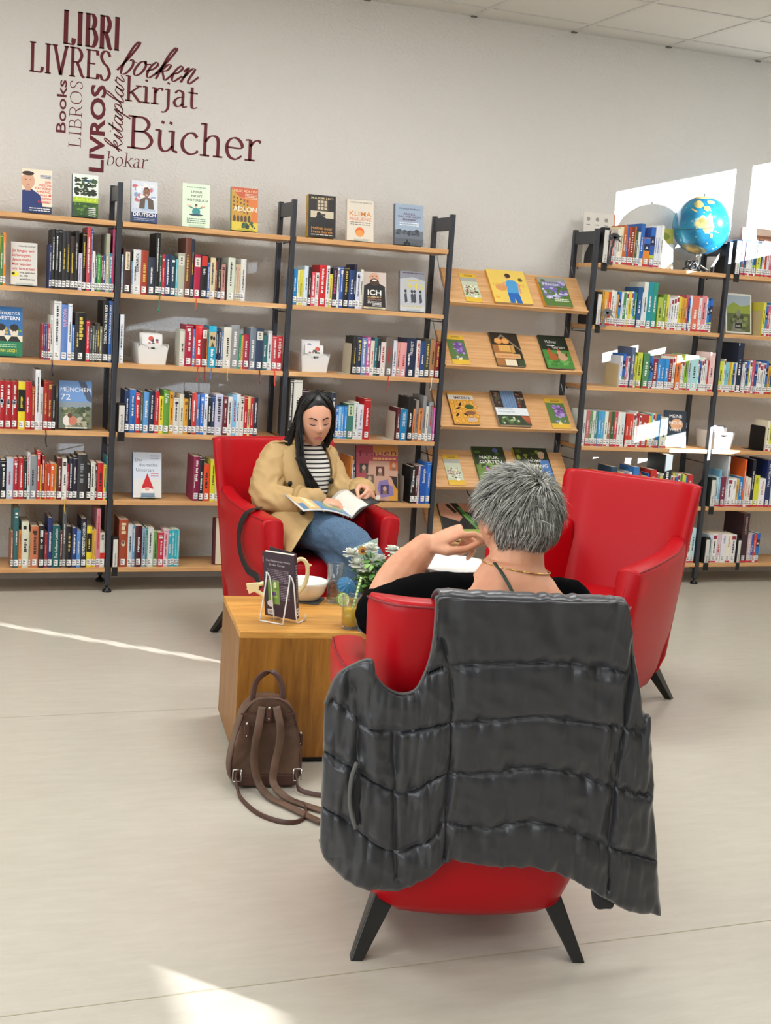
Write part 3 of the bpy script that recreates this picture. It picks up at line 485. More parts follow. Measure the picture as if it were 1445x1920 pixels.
# ================================================================ books shown face out
def face_book(name, label, W, H, T, loc, rx, spine, art, rz=0, page='#e3dac4', back=None, cat='book', group=None):
    """cover art in u 0..W, v 0..H; spine on the left; origin at the front lower left corner"""
    q = MB(); c = M('#'+spine, .4); b = M('#'+(back or spine), .4); t = .002
    q.box(0, W, 0, t, 0, H, b); q.box(0, W, T-t, T, 0, H, b); q.box(-.0015, t, 0, T, 0, H, c)
    A = Art(q, Matrix(((1, 0, 0, 0), (0, 0, -1, 0), (0, 1, 0, 0), (0, 0, 0, 1))))
    art(A, W, H)
    o = q.build(name, None, None, loc, (rx, 0, rz))
    q = MB(); q.box(t, W-.003, t, T-t, .003, H-.003); q.build('page_block', M(page, .85), o)
    return tag(o, label, cat, group)
def person_bits(A, u, v, s, skin, hair, coat, beard=False, smile=True):
    A.poly([(u-1.5*s, v-3.2*s), (u-1.35*s, v-1.4*s), (u-.5*s, v-.95*s), (u+.5*s, v-.95*s), (u+1.35*s, v-1.4*s), (u+1.5*s, v-3.2*s)], coat)
    A.rect(u-.3*s, v-1.2*s, u+.3*s, v-.6*s, skin); A.ell(u, v+.15*s, .68*s, .98*s, hair); A.ell(u, v, .6*s, .85*s, skin)
    if beard: A.ell(u, v-.5*s, .52*s, .48*s, hair); 
    A.ell(u-.22*s, v+.12*s, .1*s, .06*s, '#26201c'); A.ell(u+.22*s, v+.12*s, .1*s, .06*s, '#26201c')
    A.ell(u, v-.42*s, .24*s, .1*s if smile else .04*s, '#f2ece6' if smile else '#9a5a50')
RA = random.Random(9)
def blots(A, u0, v0, u1, v1, n, cols, r0, r1):
    for _ in range(n): A.ell(RA.uniform(u0+r1, u1-r1), RA.uniform(v0+r1, v1-r1), RA.uniform(r0, r1), RA.uniform(r0, r1)*.8, RA.choice(cols), 9); A.k -= .3
def smalltext(A, u0, u1, v, n, gap, th, col): A.lines(u0, u1, v, n, gap, th, col, RA)
def a_westen(A, W, H):
    A.rect(0, 0, W, H, '#eee3cc'); A.rect(0, 0, W, H*.16, '#27304f'); A.poly([(0, 0), (W*.75, 0), (W*.6, H*.42), (W*.3, H*.55), (0, H*.5)], '#23366e')
    A.ell(W*.2, H*.72, W*.22, H*.19, '#d9a98c'); A.ell(W*.2, H*.895, W*.2, H*.05, '#3a2a20'); A.rect(W*.1, H*.5, W*.28, H*.6, '#cf9f82')
    A.ell(W*.12, H*.75, W*.03, H*.008, '#2a201c'); A.ell(W*.28, H*.75, W*.03, H*.008, '#2a201c'); A.ell(W*.2, H*.63, W*.06, H*.008, '#a86a5c')
    for i, t in enumerate(['DER', 'WESTEN', 'HAT KEINE', 'AHNUNG,', 'WAS IM', 'OSTEN', 'PASSIERT']): A.text(t, W*.97, H*(.70-.077*i), H*.072, '#dd4646', 'r', .015)
    smalltext(A, W*.6, W*.96, H*.88, 3, H*.03, H*.014, '#3a58a0'); smalltext(A, W*.25, W*.95, H*.12, 2, H*.05, H*.02, '#e8e8e8')
def a_aufs(A, W, H):
    A.rect(0, 0, W, H, '#2f5424'); A.rect(0, H*.34, W, H*.46, '#a8c838'); A.rect(0, H*.46, W, H, '#e8efe8'); blots(A, 0, H*.46, W, H, 60, ['#1f3018', '#2d4522', '#3c5a2c', '#18240f'], W*.04, W*.11)
    blots(A, 0, 0, W, H*.34, 40, ['#3f6a28', '#27481c', '#5d8a34'], W*.03, W*.08); A.text('Aufs Land', W*.1, H*.375, H*.11, '#dff23a', 'l', .012, W*.82)
    smalltext(A, W*.62, W*.9, H*.22, 5, H*.042, H*.02, '#f2f2ee'); smalltext(A, W*.4, W*.75, H*.88, 2, H*.04, H*.015, '#5f9ac0')
def a_deutsch(A, W, H):
    A.rect(0, 0, W, H, '#d8dfe8'); blots(A, 0, H*.4, W, H, 30, ['#e8ecf2', '#c86a70', '#c0cad8', '#8aa0c4', '#f0e8e4'], W*.05, W*.13); person_bits(A, W*.58, H*.72, W*.19, '#8a5a40', '#241a16', '#5a4a3e'); A.poly([(W*.5, H*.3), (W*.66, H*.3), (W*.62, H*.56), (W*.53, H*.56)], '#9fc0dc')
    A.rect(0, 0, W, H*.24, '#2b3c66'); A.text('GRUNDFARBE', W*.5, H*.27, H*.085, '#9fb4d4', 'c', 0, W*.84); A.text('DEUTSCH', W*.5, H*.15, H*.115, '#f4f4f2', 'c', .02, W*.86); smalltext(A, W*.1, W*.9, H*.1, 2, H*.04, H*.015, '#aab6d0')
def a_leider(A, W, H):
    A.rect(0, 0, W, H, '#dcedd2'); smalltext(A, W*.15, W*.85, H*.93, 1, .01, H*.02, '#6aa890')
    for t, v in (('LEIDER', .79), ('NICHT', .695), ('UNSTERBLICH', .6)): A.text(t, W*.52, H*v, H*.075, '#2c3a36', 'c', .015, W*(.82 if t[0] == 'U' else .4))
    A.ell(W*.5, H*.36, W*.15, H*.09, '#1f8f90'); A.ell(W*.5, H*.49, W*.05, H*.03, '#d8a080'); A.ell(W*.5, H*.515, W*.05, H*.02, '#3a2a20')
    for a in (-.28, -.2, .2, .28): A.poly([(W*.5, H*.42), (W*(.5+a), H*.46), (W*(.5+a*1.1), H*.49), (W*.5, H*.4)], '#1f8f90'); A.ell(W*(.5+a*1.1), H*.49, W*.03, H*.02, '#e0b090')
    A.ell(W*.5, H*.285, W*.26, H*.025, '#2a4a5a'); smalltext(A, W*.16, W*.84, H*.2, 3, H*.045, H*.018, '#4a7a68')
def a_adlon(A, W, H):
    A.rect(0, 0, W, H, '#d8772c'); A.rect(0, H*.78, W, H, '#c8562c'); A.poly([(0, H*.2), (W*.75, H*.2), (W*.78, H*.55), (W*.4, H*.72), (0, H*.96)], '#c8962c')
    for i in range(4):
        for j in range(5): A.rect(W*(.05+.13*j), H*(.47+.09*i-.02*j), W*(.11+.13*j), H*(.52+.09*i-.02*j), '#6a4a1c')
    for j in range(5): A.ell(W*(.1+.14*j), H*.27, W*.05, H*.09, '#4a3a1c')
    A.rect(0, 0, W, H*.2, '#d8c23c'); blots(A, W*.3, 0, W, H*.26, 24, ['#24401f', '#2f5a2c', '#1a2c18'], W*.03, W*.09)
    A.text('ADLON', W*.5, H*.45, H*.15, '#f4ead2', 'c', .012, W*.9); A.text('FELIX ADLON', W*.5, H*.89, H*.085, '#f2dcae', 'c', .0, W*.86); smalltext(A, W*.5, W*.96, H*.86, 4, H*.034, H*.012, '#f2e2c0')
def a_hallet(A, W, H):
    A.rect(0, 0, W, H, '#1a1512'); A.rect(W*.3, H*.6, W*.72, H*.9, '#4a4238'); 
    for i in range(3):
        for j in range(3): A.rect(W*(.34+.12*i), H*(.66+.075*j), W*(.43+.12*i), H*(.72+.075*j), '#c8b89a')
    A.rect(W*.08, H*.46, W*.92, H*.62, '#cfc2a8'); A.rect(W*.3, H*.5, W*.62, H*.56, '#3a342c'); A.poly([(W*.05, H*.3), (W*.3, H*.5), (W*.45, H*.52), (W*.6, H*.48), (W*.9, H*.34), (W*.9, H*.28), (W*.05, H*.26)], '#0f0d0c'); A.ell(W*.38, H*.55, W*.08, H*.05, '#12100e')
    A.text('MAXIM LEO', W*.5, H*.9, H*.07, '#cdb88a', 'c', .01, W*.8); A.text('Haltet euer', W*.5, H*.185, H*.095, '#c88a3c', 'c', .01, W*.78); A.text('Herz bereit', W*.5, H*.1, H*.095, '#c88a3c', 'c', .01, W*.78); smalltext(A, W*.1, W*.9, H*.07, 1, .01, H*.018, '#d8d0c0')
def a_klima(A, W, H):
    A.rect(0, 0, W, H, '#ded5c4'); A.text('CHRISTINA BERNDT', W*.52, H*.92, H*.05, '#5a6a64', 'c', .005, W*.82); A.text('KLIMA', W*.5, H*.61, H*.165, '#d88a3c', 'c', .01, W*.84); A.text('RESILIENZ', W*.5, H*.5, H*.11, '#d8703c', 'c', .006, W*.84); smalltext(A, W*.12, W*.88, H*.46, 2, H*.05, H*.018, '#7a7060'); A.ell(W*.48, H*.22, W*.17, W*.17, '#e0682c'); A.ell(W*.48, H*.19, W*.15, W*.12, '#e69a4a'); smalltext(A, W*.6, W*.88, H*.05, 1, .01, H*.012, '#7a7060')
def a_alles(A, W, H):
    A.rect(0, 0, W, H, '#9fb0c4'); A.rect(0, 0, W, H*.36, '#6c7480'); blots(A, 0, H*.2, W, H*.42, 30, ['#4a525c', '#3a424a', '#5a626c'], W*.04, W*.09); A.rect(0, 0, W, H*.16, '#5a6068'); A.rect(W*.4, H*.04, W*.45, H*.14, '#15171a'); A.ell(W*.36, H*.04, W*.05, W*.05, '#1a1c20'); A.ell(W*.5, H*.04, W*.05, W*.05, '#1a1c20'); A.text('Christiane Hoffmann', W*.5, H*.87, H*.06, '#2f3c50', 'c', 0, W*.75)
    for t, v in (('ALLES,', .74), ('WAS WIR NICHT', .67), ('ERINNERN', .6)): A.text(t, W*.5, H*v, H*.07, '#6a4a6a', 'c', .008, W*(.84 if 'W' in t[:2] else .45))
    smalltext(A, W*.15, W*.85, H*.55, 2, H*.05, H*.018, '#eef0f2')
def a_je(A, W, H):
    A.rect(0, 0, W, H, '#d9d8cf'); A.text('Hendrik Cremer', W*.62, H*.89, H*.065, '#22221f', 'c', .01, W*.64)
    for i, t in enumerate(['Je länger wir', 'schweigen,', 'desto mehr', 'Mut werden', 'wir brauchen']): A.text(t, W*.05, H*(.77-.105*i), H*.095, '#c23a40', 'l', .015, W*(.86 if i in (0, 4) else .72))
    A.ell(W*.16, H*.25, W*.15, W*.11, '#e8dc3c'); A.ell(W*.1, H*.26, W*.06, W*.05, '#22221f')
    for i, t in enumerate(['Wie gefährlich', 'die AfD', 'wirklich ist']): A.text(t, W*.33, H*(.27-.075*i), H*.06, '#22221f', 'l', .01, W*(.58 if i != 1 else .32))
def a_western(A, W, H):
    A.rect(0, 0, W, H, '#2b6cab'); A.rect(0, 0, W, H*.3, '#1f7a54'); A.rect(0, H*.3, W, H*.42, '#e0dcc0'); blots(A, 0, H*.4, W, H*.62, 24, ['#7aa83c', '#d8c23c', '#3c6a34', '#c0983c'], W*.03, W*.07)
    for u in (.28, .72): A.ell(W*u, H*.5, W*.14, H*.11, '#e0d4c0'); A.ell(W*u, H*.58, W*.15, H*.07, '#23211f'); A.poly([(W*(u-.22), H*.3), (W*(u-.1), H*.4), (W*(u+.1), H*.4), (W*(u+.22), H*.3)], '#1f1e1c'); A.ell(W*(u-.04), H*.51, W*.02, H*.01, '#2a2522'); A.ell(W*(u+.05), H*.51, W*.02, H*.01, '#2a2522')
    A.text('Vincents', W*.5, H*.84, H*.12, '#e8f0f2', 'c', .0, W*.8); A.text('WESTERN', W*.5, H*.735, H*.1, '#eef2f2', 'c', .015, W*.8); smalltext(A, W*.2, W*.8, H*.24, 2, H*.04, H*.02, '#9fd0a8'); A.text('VAN GOGH', W*.5, H*.08, H*.09, '#d8d23c', 'c', .015, W*.6)
def a_muenchen(A, W, H):
    A.rect(0, 0, W, H, '#6f9ad4'); A.poly([(W*.58, H), (W*.8, H*.99), (W, H*.66), (W, H*.55), (W*.85, H*.6)], '#4a5870'); A.rect(0, 0, W, H*.56, '#6a7460'); A.rect(0, H*.44, W, H*.56, '#8a98a0'); blots(A, 0, 0, W, H*.5, 46, ['#4a5a3a', '#7a7a5c', '#a8a48a', '#3a4a30', '#5f6e48', '#b8b4a0'], W*.04, W*.1); A.ell(W*.24, H*.16, W*.12, H*.11, '#e8e0d8'); A.ell(W*.42, H*.16, W*.13, H*.1, '#c87a60'); A.ell(W*.33, H*.27, W*.07, H*.05, '#5a3a28')
    A.text('MÜNCHEN', W*.05, H*.77, H*.13, '#f0f4f6', 'l', .0, W*.92); A.text('72', W*.05, H*.6, H*.17, '#f0f4f6', 'l', .0, W*.3); A.rect(W*.2, 0, W*.85, H*.03, '#e8e2d0')
def a_untertan(A, W, H):
    A.rect(0, 0, W, H, '#d4deea'); A.rect(0, 0, W, H*.42, '#dfe0dc')
    for t, u, v, wd in (('Der', .07, .8, .26), ('deutsche', .2, .69, .66), ('Untertan', .1, .58, .62)): A.text(t, W*u, H*v, H*.1, '#3a4456', 'l', -.005, W*wd)
    A.poly([(W*.3, H*.22), (W*.5, H*.54), (W*.72, H*.2), (W*.5, H*.17)], '#c8232c'); A.ell(W*.5, H*.14, W*.22, H*.08, '#eceae6'); A.ell(W*.5, H*.18, W*.08, H*.03, '#d8a890'); A.rect(W*.28, .002, W*.76, H*.1, '#7a90a4'); smalltext(A, W*.6, W*.92, H*.93, 2, H*.05, H*.02, '#8a9ab0'); smalltext(A, W*.62, W*.9, H*.54, 2, H*.05, H*.014, '#c8404a')
def a_ich(A, W, H):
    A.rect(0, 0, W, H, '#d0c2b8'); A.poly([(W*.02, 0), (W*.06, H*.62), (W*.36, H*.72), (W*.64, H*.72), (W*.95, H*.62), (W*.98, 0)], '#17181a'); A.ell(W*.5, H*.84, W*.2, H*.14, '#d8a284'); A.ell(W*.5, H*.73, W*.2, H*.1, '#4a2e20'); A.ell(W*.5, H*.78, W*.1, H*.025, '#f2efe8'); A.ell(W*.42, H*.88, W*.03, H*.01, '#222'+'222'); A.ell(W*.58, H*.88, W*.03, H*.01, '#222222'); A.ell(W*.3, H*.86, W*.03, H*.03, '#cf9878')
    A.text('ICH', W*.5, H*.38, H*.19, '#f2f2ee', 'c', .03, W*.58); A.text('KOMM AUF', W*.5, H*.3, H*.06, '#e2c890', 'c', .01, W*.58); A.text('DEUTSCHLAND', W*.5, H*.235, H*.06, '#c88a7a', 'c', .01, W*.58); A.text('ZU', W*.2, H*.15, H*.09, '#f2f2ee', 'l', .01); smalltext(A, W*.42, W*.8, H*.2, 4, H*.035, H*.018, '#e8e8e4'); A.rect(W*.04, 0, W*.96, H*.05, '#d8c8a4')
def a_1946(A, W, H):
    A.rect(0, 0, W, H, '#b8bcc4'); A.rect(0, 0, W, H*.14, '#c8ccd0'); A.poly([(0, H), (W, H), (W, H*.78), (W*.5, H*.86), (0, H*.8)], '#8a8e98')
    for u in (.2, .45, .55, .78): A.poly([(W*u, H*.2), (W*(u+.1), H*.24), (W*(u+.06), H*.46), (W*(u-.03), H*.42)], '#3f4650'); A.ell(W*(u+.02), H*.5, W*.05, H*.04, '#2f343c')
    A.text('1946', W*.53, H*.55, H*.24, '#e2d23a', 'c', -.005, W*.8); smalltext(A, W*.2, W*.8, H*.79, 1, .01, H*.03, '#d8c85a'); smalltext(A, W*.1, W*.95, H*.97, 1, .01, H*.025, '#5a4a5a'); A.text('Das Wunder beginnt', W*.5, H*.1, H*.07, '#d8cc3a', 'c', .005, W*.82)
def a_frauen(A, W, H):
    A.rect(0, 0, W, H, '#b04a58'); A.rect(W*.4, H*.82, W, H, '#c8904a'); A.poly([(W*.3, H*.72), (W, H*.72), (W, 0), (W*.2, 0)], '#c8a08a'); A.rect(W*.78, 0, W, H*.34, '#d8a040'); A.poly([(W*.55, H*.36), (W*.85, H*.4), (W*.9, H*.1), (W*.6, H*.05), (W*.5, H*.22)], '#8a7ab0')
    A.text('Frauen', W*.08, H*.8, H*.15, '#7a1040', 'l', .0, W*.88, .05); smalltext(A, W*.4, W*.95, H*.78, 1, .01, H*.035, '#e8b070')
    for u, v, c in ((.08, .5, '#3a3430'), (.22, .3, '#6a5a50'), (.47, .45, '#5a2a2a'), (.8, .55, '#c86a3a'), (.58, .12, '#4a3a6a')):
        A.rect(W*u, H*v, W*(u+.2), H*(v+.17), c); A.ell(W*(u+.1), H*(v+.1), W*.045, H*.045, '#c8a890'); A.rect(W*(u+.05), H*v, W*(u+.15), H*(v+.06), '#8a6a5a')
    A.ell(W*.86, H*.36, W*.1, H*.09, '#d0a084'); A.poly([(W*.78, H*.45), (W*.98, H*.44), (W*.99, H*.2), (W*.9, H*.3), (W*.84, H*.42)], '#2a2024'); A.rect(W*.42, H*.02, W*.56, H*.1, '#eceae4')
FB = [  # name, label, x, w, h, thickness, shelf, spine colour, art
 ('face-out book with a young man in a blue pullover and red title', -.467, .142, .214, .022, 0, 'e6dcc8', a_westen),
 ('face-out green book with trees, lawn and yellow title', -.225, .125, .211, .03, 0, '24405c', a_aufs),
 ('face-out book with a smiling man in a brown jacket, white title', .064, .132, .208, .02, 0, '4a5a7a', a_deutsch),
 ('face-out pale green book with a small many-armed teal figure', .324, .141, .221, .012, 0, 'd5e6cb', a_leider),
 ('face-out orange and yellow book with a grand hotel facade', .581, .139, .223, .03, 0, '7a9a6c', a_adlon),
 ('face-out dark book with yellow spine and orange title', .995, .152, .224, .034, 0, 'd9ac24', a_hallet),
 ('face-out beige book with orange title and orange sun disc', 1.212, .15, .219, .026, 0, 'd8d0c0', a_klima),
 ('face-out blue-grey book with misty trees and a cyclist', 1.487, .164, .222, .026, 0, '5f6c7e', a_alles),
 ('face-out light book with red title lines and a yellow blot', -.513, .127, .212, .02, 1, '3a3836', a_je),
 ('face-out blue and green book with two old portraits', -.592, .143, .246, .02, 2, '2a5c8c', a_western),
 ('face-out blue book with a sunny landscape and white lettering', -.263, .165, .243, .026, 3, '24508c', a_muenchen),
 ('face-out pale blue book with a red-hatted garden gnome', .125, .148, .237, .03, 4, '1f5a92', a_untertan),
 ('face-out book with a bearded laughing man in a black shirt', 1.325, .136, .201, .015, 1, 'c8bab0', a_ich),
 ('face-out grey book with large yellow numerals', 1.542, .15, .22, .02, 1, '5a5c66', a_1946),
 ('large face-out magenta and orange book with five small portraits', 1.36, .248, .309, .016, 4, '6a1c30', a_frauen)]
def clear(name, tint, k=.25):
    m = bpy.data.materials.new(name); m.use_nodes = True; n, l = m.node_tree.nodes, m.node_tree.links; n.remove(n['Principled BSDF'])
    t = n.new('ShaderNodeBsdfTransparent'); t.inputs[0].default_value = (*lin(tint), 1); g_ = n.new('ShaderNodeBsdfGlossy'); g_.inputs['Roughness'].default_value = .03
    f = n.new('ShaderNodeLayerWeight'); f.inputs[0].default_value = .25; mp = n.new('ShaderNodeMath'); mp.operation = 'MULTIPLY'; mp.inputs[1].default_value = k
    x = n.new('ShaderNodeMixShader'); l.new(f.outputs['Facing'], mp.inputs[0]); l.new(mp.outputs[0], x.inputs[0]); l.new(t.outputs[0], x.inputs[1]); l.new(g_.outputs[0], x.inputs[2]); l.new(x.outputs[0], n['Material Output'].inputs[0]); return m
m_acr = clear('clear_acrylic', '#f2f6f6', .15)
SHORT = ['man in blue', 'green countryside', 'smiling man', 'pale green', 'orange hotel', 'yellow-spined dark', 'orange sun', 'misty trees', 'red-lettered', 'two portraits', 'sunny landscape', 'garden gnome', 'bearded man', 'yellow numerals', 'five portraits']
for i, (lab, x, w_, h, t, k, spc, art) in enumerate(FB):
    rx = -R(11 if k else 9); y = .035; c_, s_ = math.cos(-rx), math.sin(-rx)
    face_book('library_book', lab, w_, h, t, (x, y, SH[k]+.003+t*s_), rx, spc, art)
    q = MB(); cx = x+w_/2; yb = y+t*c_+.002
    q.box(cx-.04, cx+.04, y-.012, yb+.012, SH[k]+.0004, SH[k]+.002); q.box(cx-.04, cx+.04, y-.012, y-.0098, SH[k]+.002, SH[k]+.017)
    q.add([(cx+s*.035, yb+.004+o_+z*math.tan(-rx), SH[k]+.002+z) for s in (-1, 1) for o_, z in ((0, 0), (.002, 0), (.002, .12), (0, .12))], [(0, 1, 5, 4), (3, 2, 6, 7), (0, 3, 7, 4), (1, 2, 6, 5), (0, 1, 2, 3), (4, 5, 6, 7)])
    tag(q.build('book_stand', m_acr), 'clear acrylic stand under the face-out %s book' % SHORT[i], 'stand', 'clear acrylic book stands')
# ---- on the sloped shelves
def slope_loc(k, x, v): 
    L = math.hypot(DDY, DDZ); return (x, -.005+DDY/L*v, DZ[k]+DDZ/L*v)
def slope_item(name, lab, k, x, w_, v, h, t, spc, art, cat='book', group=None, page='#e3dac4'):
    v = max(v, .002); l = Vector(slope_loc(k, x, v)); n = Vector((0, -DDZ, DDY)).normalized()
    return face_book(name, lab, w_, h, t, l+n*(t+.0012), SLA, spc, art, cat=cat, group=group, page=page)
def a_card(fl):
    def f(A, W, H):
        A.rect(0, 0, W, H, '#e2b83c'); smalltext(A, W*.3, W*.8, H*.95, 2, H*.035, H*.016, '#5a4a14')
        if fl: 
            A.rect(0, H*.16, W, H*.85, '#5a7a44'); blots(A, W*.25, H*.3, W*.95, H*.82, 46, ['#8a6ab8', '#a58ace', '#6a4a98', '#b89ad8', '#7a3a78'], W*.05, W*.12); blots(A, W*.2, H*.17, W*.9, H*.3, 10, ['#cfe0c0', '#8a6ab8'], W*.03, W*.07); A.ell(W*.5, H*.17, W*.1, W*.1, '#e8d890')
        else:
            A.rect(0, H*.16, W, H*.85, '#c8cfb4'); A.rect(0, H*.72, W, H*.85, '#a8aaa0'); blots(A, W*.04, H*.2, W*.96, H*.6, 60, ['#e8e4d8', '#f2efe6', '#c87a7a', '#5a7a3a', '#8a4a4a', '#3a3a2a', '#b8cc6a'], W*.03, W*.08); A.ell(W*.65, H*.18, W*.1, W*.09, '#f0eee0')
    return f
def a_basics(A, W, H):
    A.rect(0, 0, W, H, '#eccb62'); A.text('GÄRTEN', W*.08, H*.5, H*.11, '#cf6a3c', 'l', .005, W*.4); A.text('BASICS', W*.56, H*.5, H*.09, '#cf6a3c', 'l', .0, W*.34)
    A.poly([(W*.4, H*.3), (W*.44, H*.66), (W*.52, H*.7), (W*.66, H*.7), (W*.74, H*.62), (W*.7, H*.3)], '#4f9fd4'); A.poly([(W*.4, 0), (W*.4, H*.3), (W*.7, H*.3), (W*.72, 0), (W*.58, 0), (W*.55, H*.14), (W*.52, 0)], '#2568b8'); A.ell(W*.5, H*.8, W*.06, H*.075, '#d8a080'); A.ell(W*.53, H*.83, W*.075, H*.07, '#3a2620'); A.ell(W*.28, H*.45, W*.16, H*.1, '#dd9a5a'); A.poly([(W*.44, H*.62), (W*.36, H*.62), (W*.26, H*.52), (W*.3, H*.48)], '#d8a080'); A.poly([(W*.72, H*.62), (W*.77, H*.6), (W*.78, H*.3), (W*.73, H*.3)], '#d8a080'); A.ell(W*.84, H*.72, W*.06, W*.06, '#6a5a2a'); A.rect(W*.05, H*.12, W*.16, H*.18, '#e8a83c')
def a_pflanzen(A, W, H):
    A.rect(0, 0, W, H, '#5a7a3c'); A.rect(0, H*.8, W, H, '#9a9c94'); blots(A, 0, H*.2, W, H*.95, 60, ['#b8aee0', '#8a7ac8', '#dcdcf0', '#4a6a34', '#7a68b8'], W*.03, W*.09); A.rect(W*.1, H*.68, W*.75, H*.84, '#7a78a0'); A.text('Pflanzen', W*.14, H*.71, H*.13, '#f0f0f4', 'l', .0, W*.6); smalltext(A, W*.4, W*.9, H*.25, 2, H*.06, H*.03, '#e8f0d8')
def a_wood(A, W, H):
    A.rect(0, 0, W, H, '#2a2418'); A.rect(0, 0, W*.7, H*.62, '#a8703c'); A.poly([(W*.1, H*.72), (W*.42, H*.96), (W*1., H*.5), (W, H*.44), (W*.42, H*.88), (W*.1, H*.66)], '#8a7a68')
    for u, v in ((.25, .74), (.5, .74)): A.ell(W*u, H*v, W*.14, H*.09, '#d8924a'); A.ell(W*u, H*v, W*.1, H*.06, '#e0a862')
    A.rect(W*.2, H*.42, W*.62, H*.62, '#d8a85c'); A.rect(W*.65, H*.4, W*.76, H*.62, '#c89a50'); A.rect(0, H*.22, W*.9, H*.36, '#d8b078'); A.text('Insektenhotels', W*.08, H*.26, H*.09, '#c8502c', 'l', .005, W*.78); A.rect(W*.3, 0, W*.7, H*.18, '#e8dcc0'); A.rect(W*.75, 0, W, H*.18, '#3a4a30')
def a_huhn(A, W, H):
    A.rect(0, 0, W, H, '#4a8a3c'); A.rect(0, H*.55, W, H, '#1f2a1c'); blots(A, 0, 0, W, H*.4, 20, ['#5fa04a', '#3c7a34', '#6fae5a'], W*.05, W*.1); A.text('Hühner', W*.2, H*.76, H*.13, '#e8e8e0', 'l', -.005, W*.42); A.text('Garten', W*.4, H*.6, H*.13, '#e8e8e0', 'l', -.005, W*.45); smalltext(A, W*.22, W*.5, H*.7, 1, .01, H*.03, '#d8d8d0')
    for u, c in ((.34, '#a8602c'), (.68, '#c8a07a')): A.ell(W*u, H*.34, W*.17, H*.12, c); A.ell(W*(u-.08), H*.46, W*.08, H*.1, c); A.ell(W*(u-.1), H*.56, W*.04, H*.03, '#c83a2c'); A.poly([(W*(u+.1), H*.4), (W*(u+.22), H*.5), (W*(u+.16), H*.34)], '#5a3a20')
def a_imkern(A, W, H):
    A.rect(0, 0, W, H, '#dda23a'); A.rect(0, H*.78, W, H*.93, '#cfc8bc'); A.text('IMKERN', W*.24, H*.8, H*.12, '#1e1a18', 'l', .012, W*.62)
    for i in range(4):
        for j in range(5): A.ell(W*(.12+.25*i+(j % 2)*.12), H*(.1+.15*j), W*.1, W*.1, '#b8742a', 6); A.k -= .3; A.ell(W*(.12+.25*i+(j % 2)*.12), H*(.1+.15*j), W*.075, W*.075, '#e2b050', 6); A.k -= .3
    for u, v, a in ((.3, .5, .4), (.55, .3, -.5), (.4, .62, 1.), (.72, .2, .2), (.2, .28, .9)): A.ell(W*u, H*v, W*.1, H*.03, '#2a1c12', 12, a)
    A.ell(W*.75, H*.55, W*.18, H*.08, '#3a5a34'); A.ell(W*.75, H*.36, W*.2, H*.07, '#8a5a40'); A.ell(W*.75, H*.14, W*.2, H*.07, '#c8b0a0')
def a_kitchen(A, W, H):
    A.rect(0, 0, W, H, '#3a2e28'); A.rect(W*.28, H*.5, W*.72, H, '#6f8cb0'); 
    for i in range(5): A.rect(W*(.3+.085*i), H*.5, W*(.31+.085*i), H, '#4a6488'); A.k -= .35
    A.rect(0, H*.28, W, H*.5, '#e6ebee'); A.text('Küchengarten', W*.08, H*.36, H*.07, '#7a9a9c', 'l', 0, W*.5); smalltext(A, W*.08, W*.55, H*.47, 1, .01, H*.03, '#9ab0b0'); A.rect(0, 0, W, H*.28, '#33422c'); blots(A, 0, 0, W*.7, H*.28, 26, ['#d8e0cc', '#5a7a3c', '#a8b890', '#4a6a34'], W*.03, W*.06)
    for i in range(4): A.poly([(W*(.74+.06*i), H*.26), (W*(.8+.06*i), H*.26), (W*(.92+.03*i), H*.02)], '#c8603c'); A.k -= .3
    blots(A, 0, H*.5, W*.28, H, 14, ['#5a4a3c', '#8a6a54', '#4a5a3a', '#a8a090'], W*.03, W*.06); blots(A, W*.72, H*.5, W, H, 14, ['#5a4a3c', '#8a4a3a', '#4a5a3a', '#a8a090'], W*.03, W*.06)
def a_natur(A, W, H):
    A.rect(0, 0, W, H, '#2c3a20'); A.rect(0, 0, W, H*.5, '#6a8a3c'); blots(A, 0, 0, W, H, 40, ['#3a4a28', '#7a9a48', '#27331c', '#55703a'], W*.04, W*.1); blots(A, W*.2, H*.1, W*.95, H*.5, 26, ['#b83a7a', '#8a6ac0', '#c84a5a', '#d87aa8'], W*.03, W*.07); A.ell(W*.72, H*.9, W*.09, H*.06, '#5f6aa8'); A.text('NATUR', W*.16, H*.66, H*.12, '#eef2e8', 'l', .012, W*.6); A.text('GARTEN', W*.13, H*.54, H*.12, '#eef2e8', 'l', .012, W*.72)
def a_home(A, W, H):
    A.rect(0, 0, W, H, '#27301e'); blots(A, 0, H*.2, W, H, 40, ['#4a5a24', '#7a8a34', '#1c2414', '#a8a43a', '#33421f'], W*.04, W*.09); A.ell(W*.78, H*.78, W*.09, H*.09, '#d0a080'); A.ell(W*.8, H*.84, W*.1, H*.06, '#c8b090'); A.poly([(W*.66, 0), (W*.7, H*.66), (W*.96, H*.66), (W, 0)], '#4a7ab8'); A.text('HOME', W*.36, H*.6, H*.11, '#e8e8e0', 'l', .005, W*.38); A.text('FARMING', W*.2, H*.46, H*.12, '#e8e8e0', 'l', .012, W*.7); blots(A, W*.5, 0, W, H*.3, 14, ['#5f9a3c', '#8ab84a', '#dfe6d0'], W*.04, W*.08)
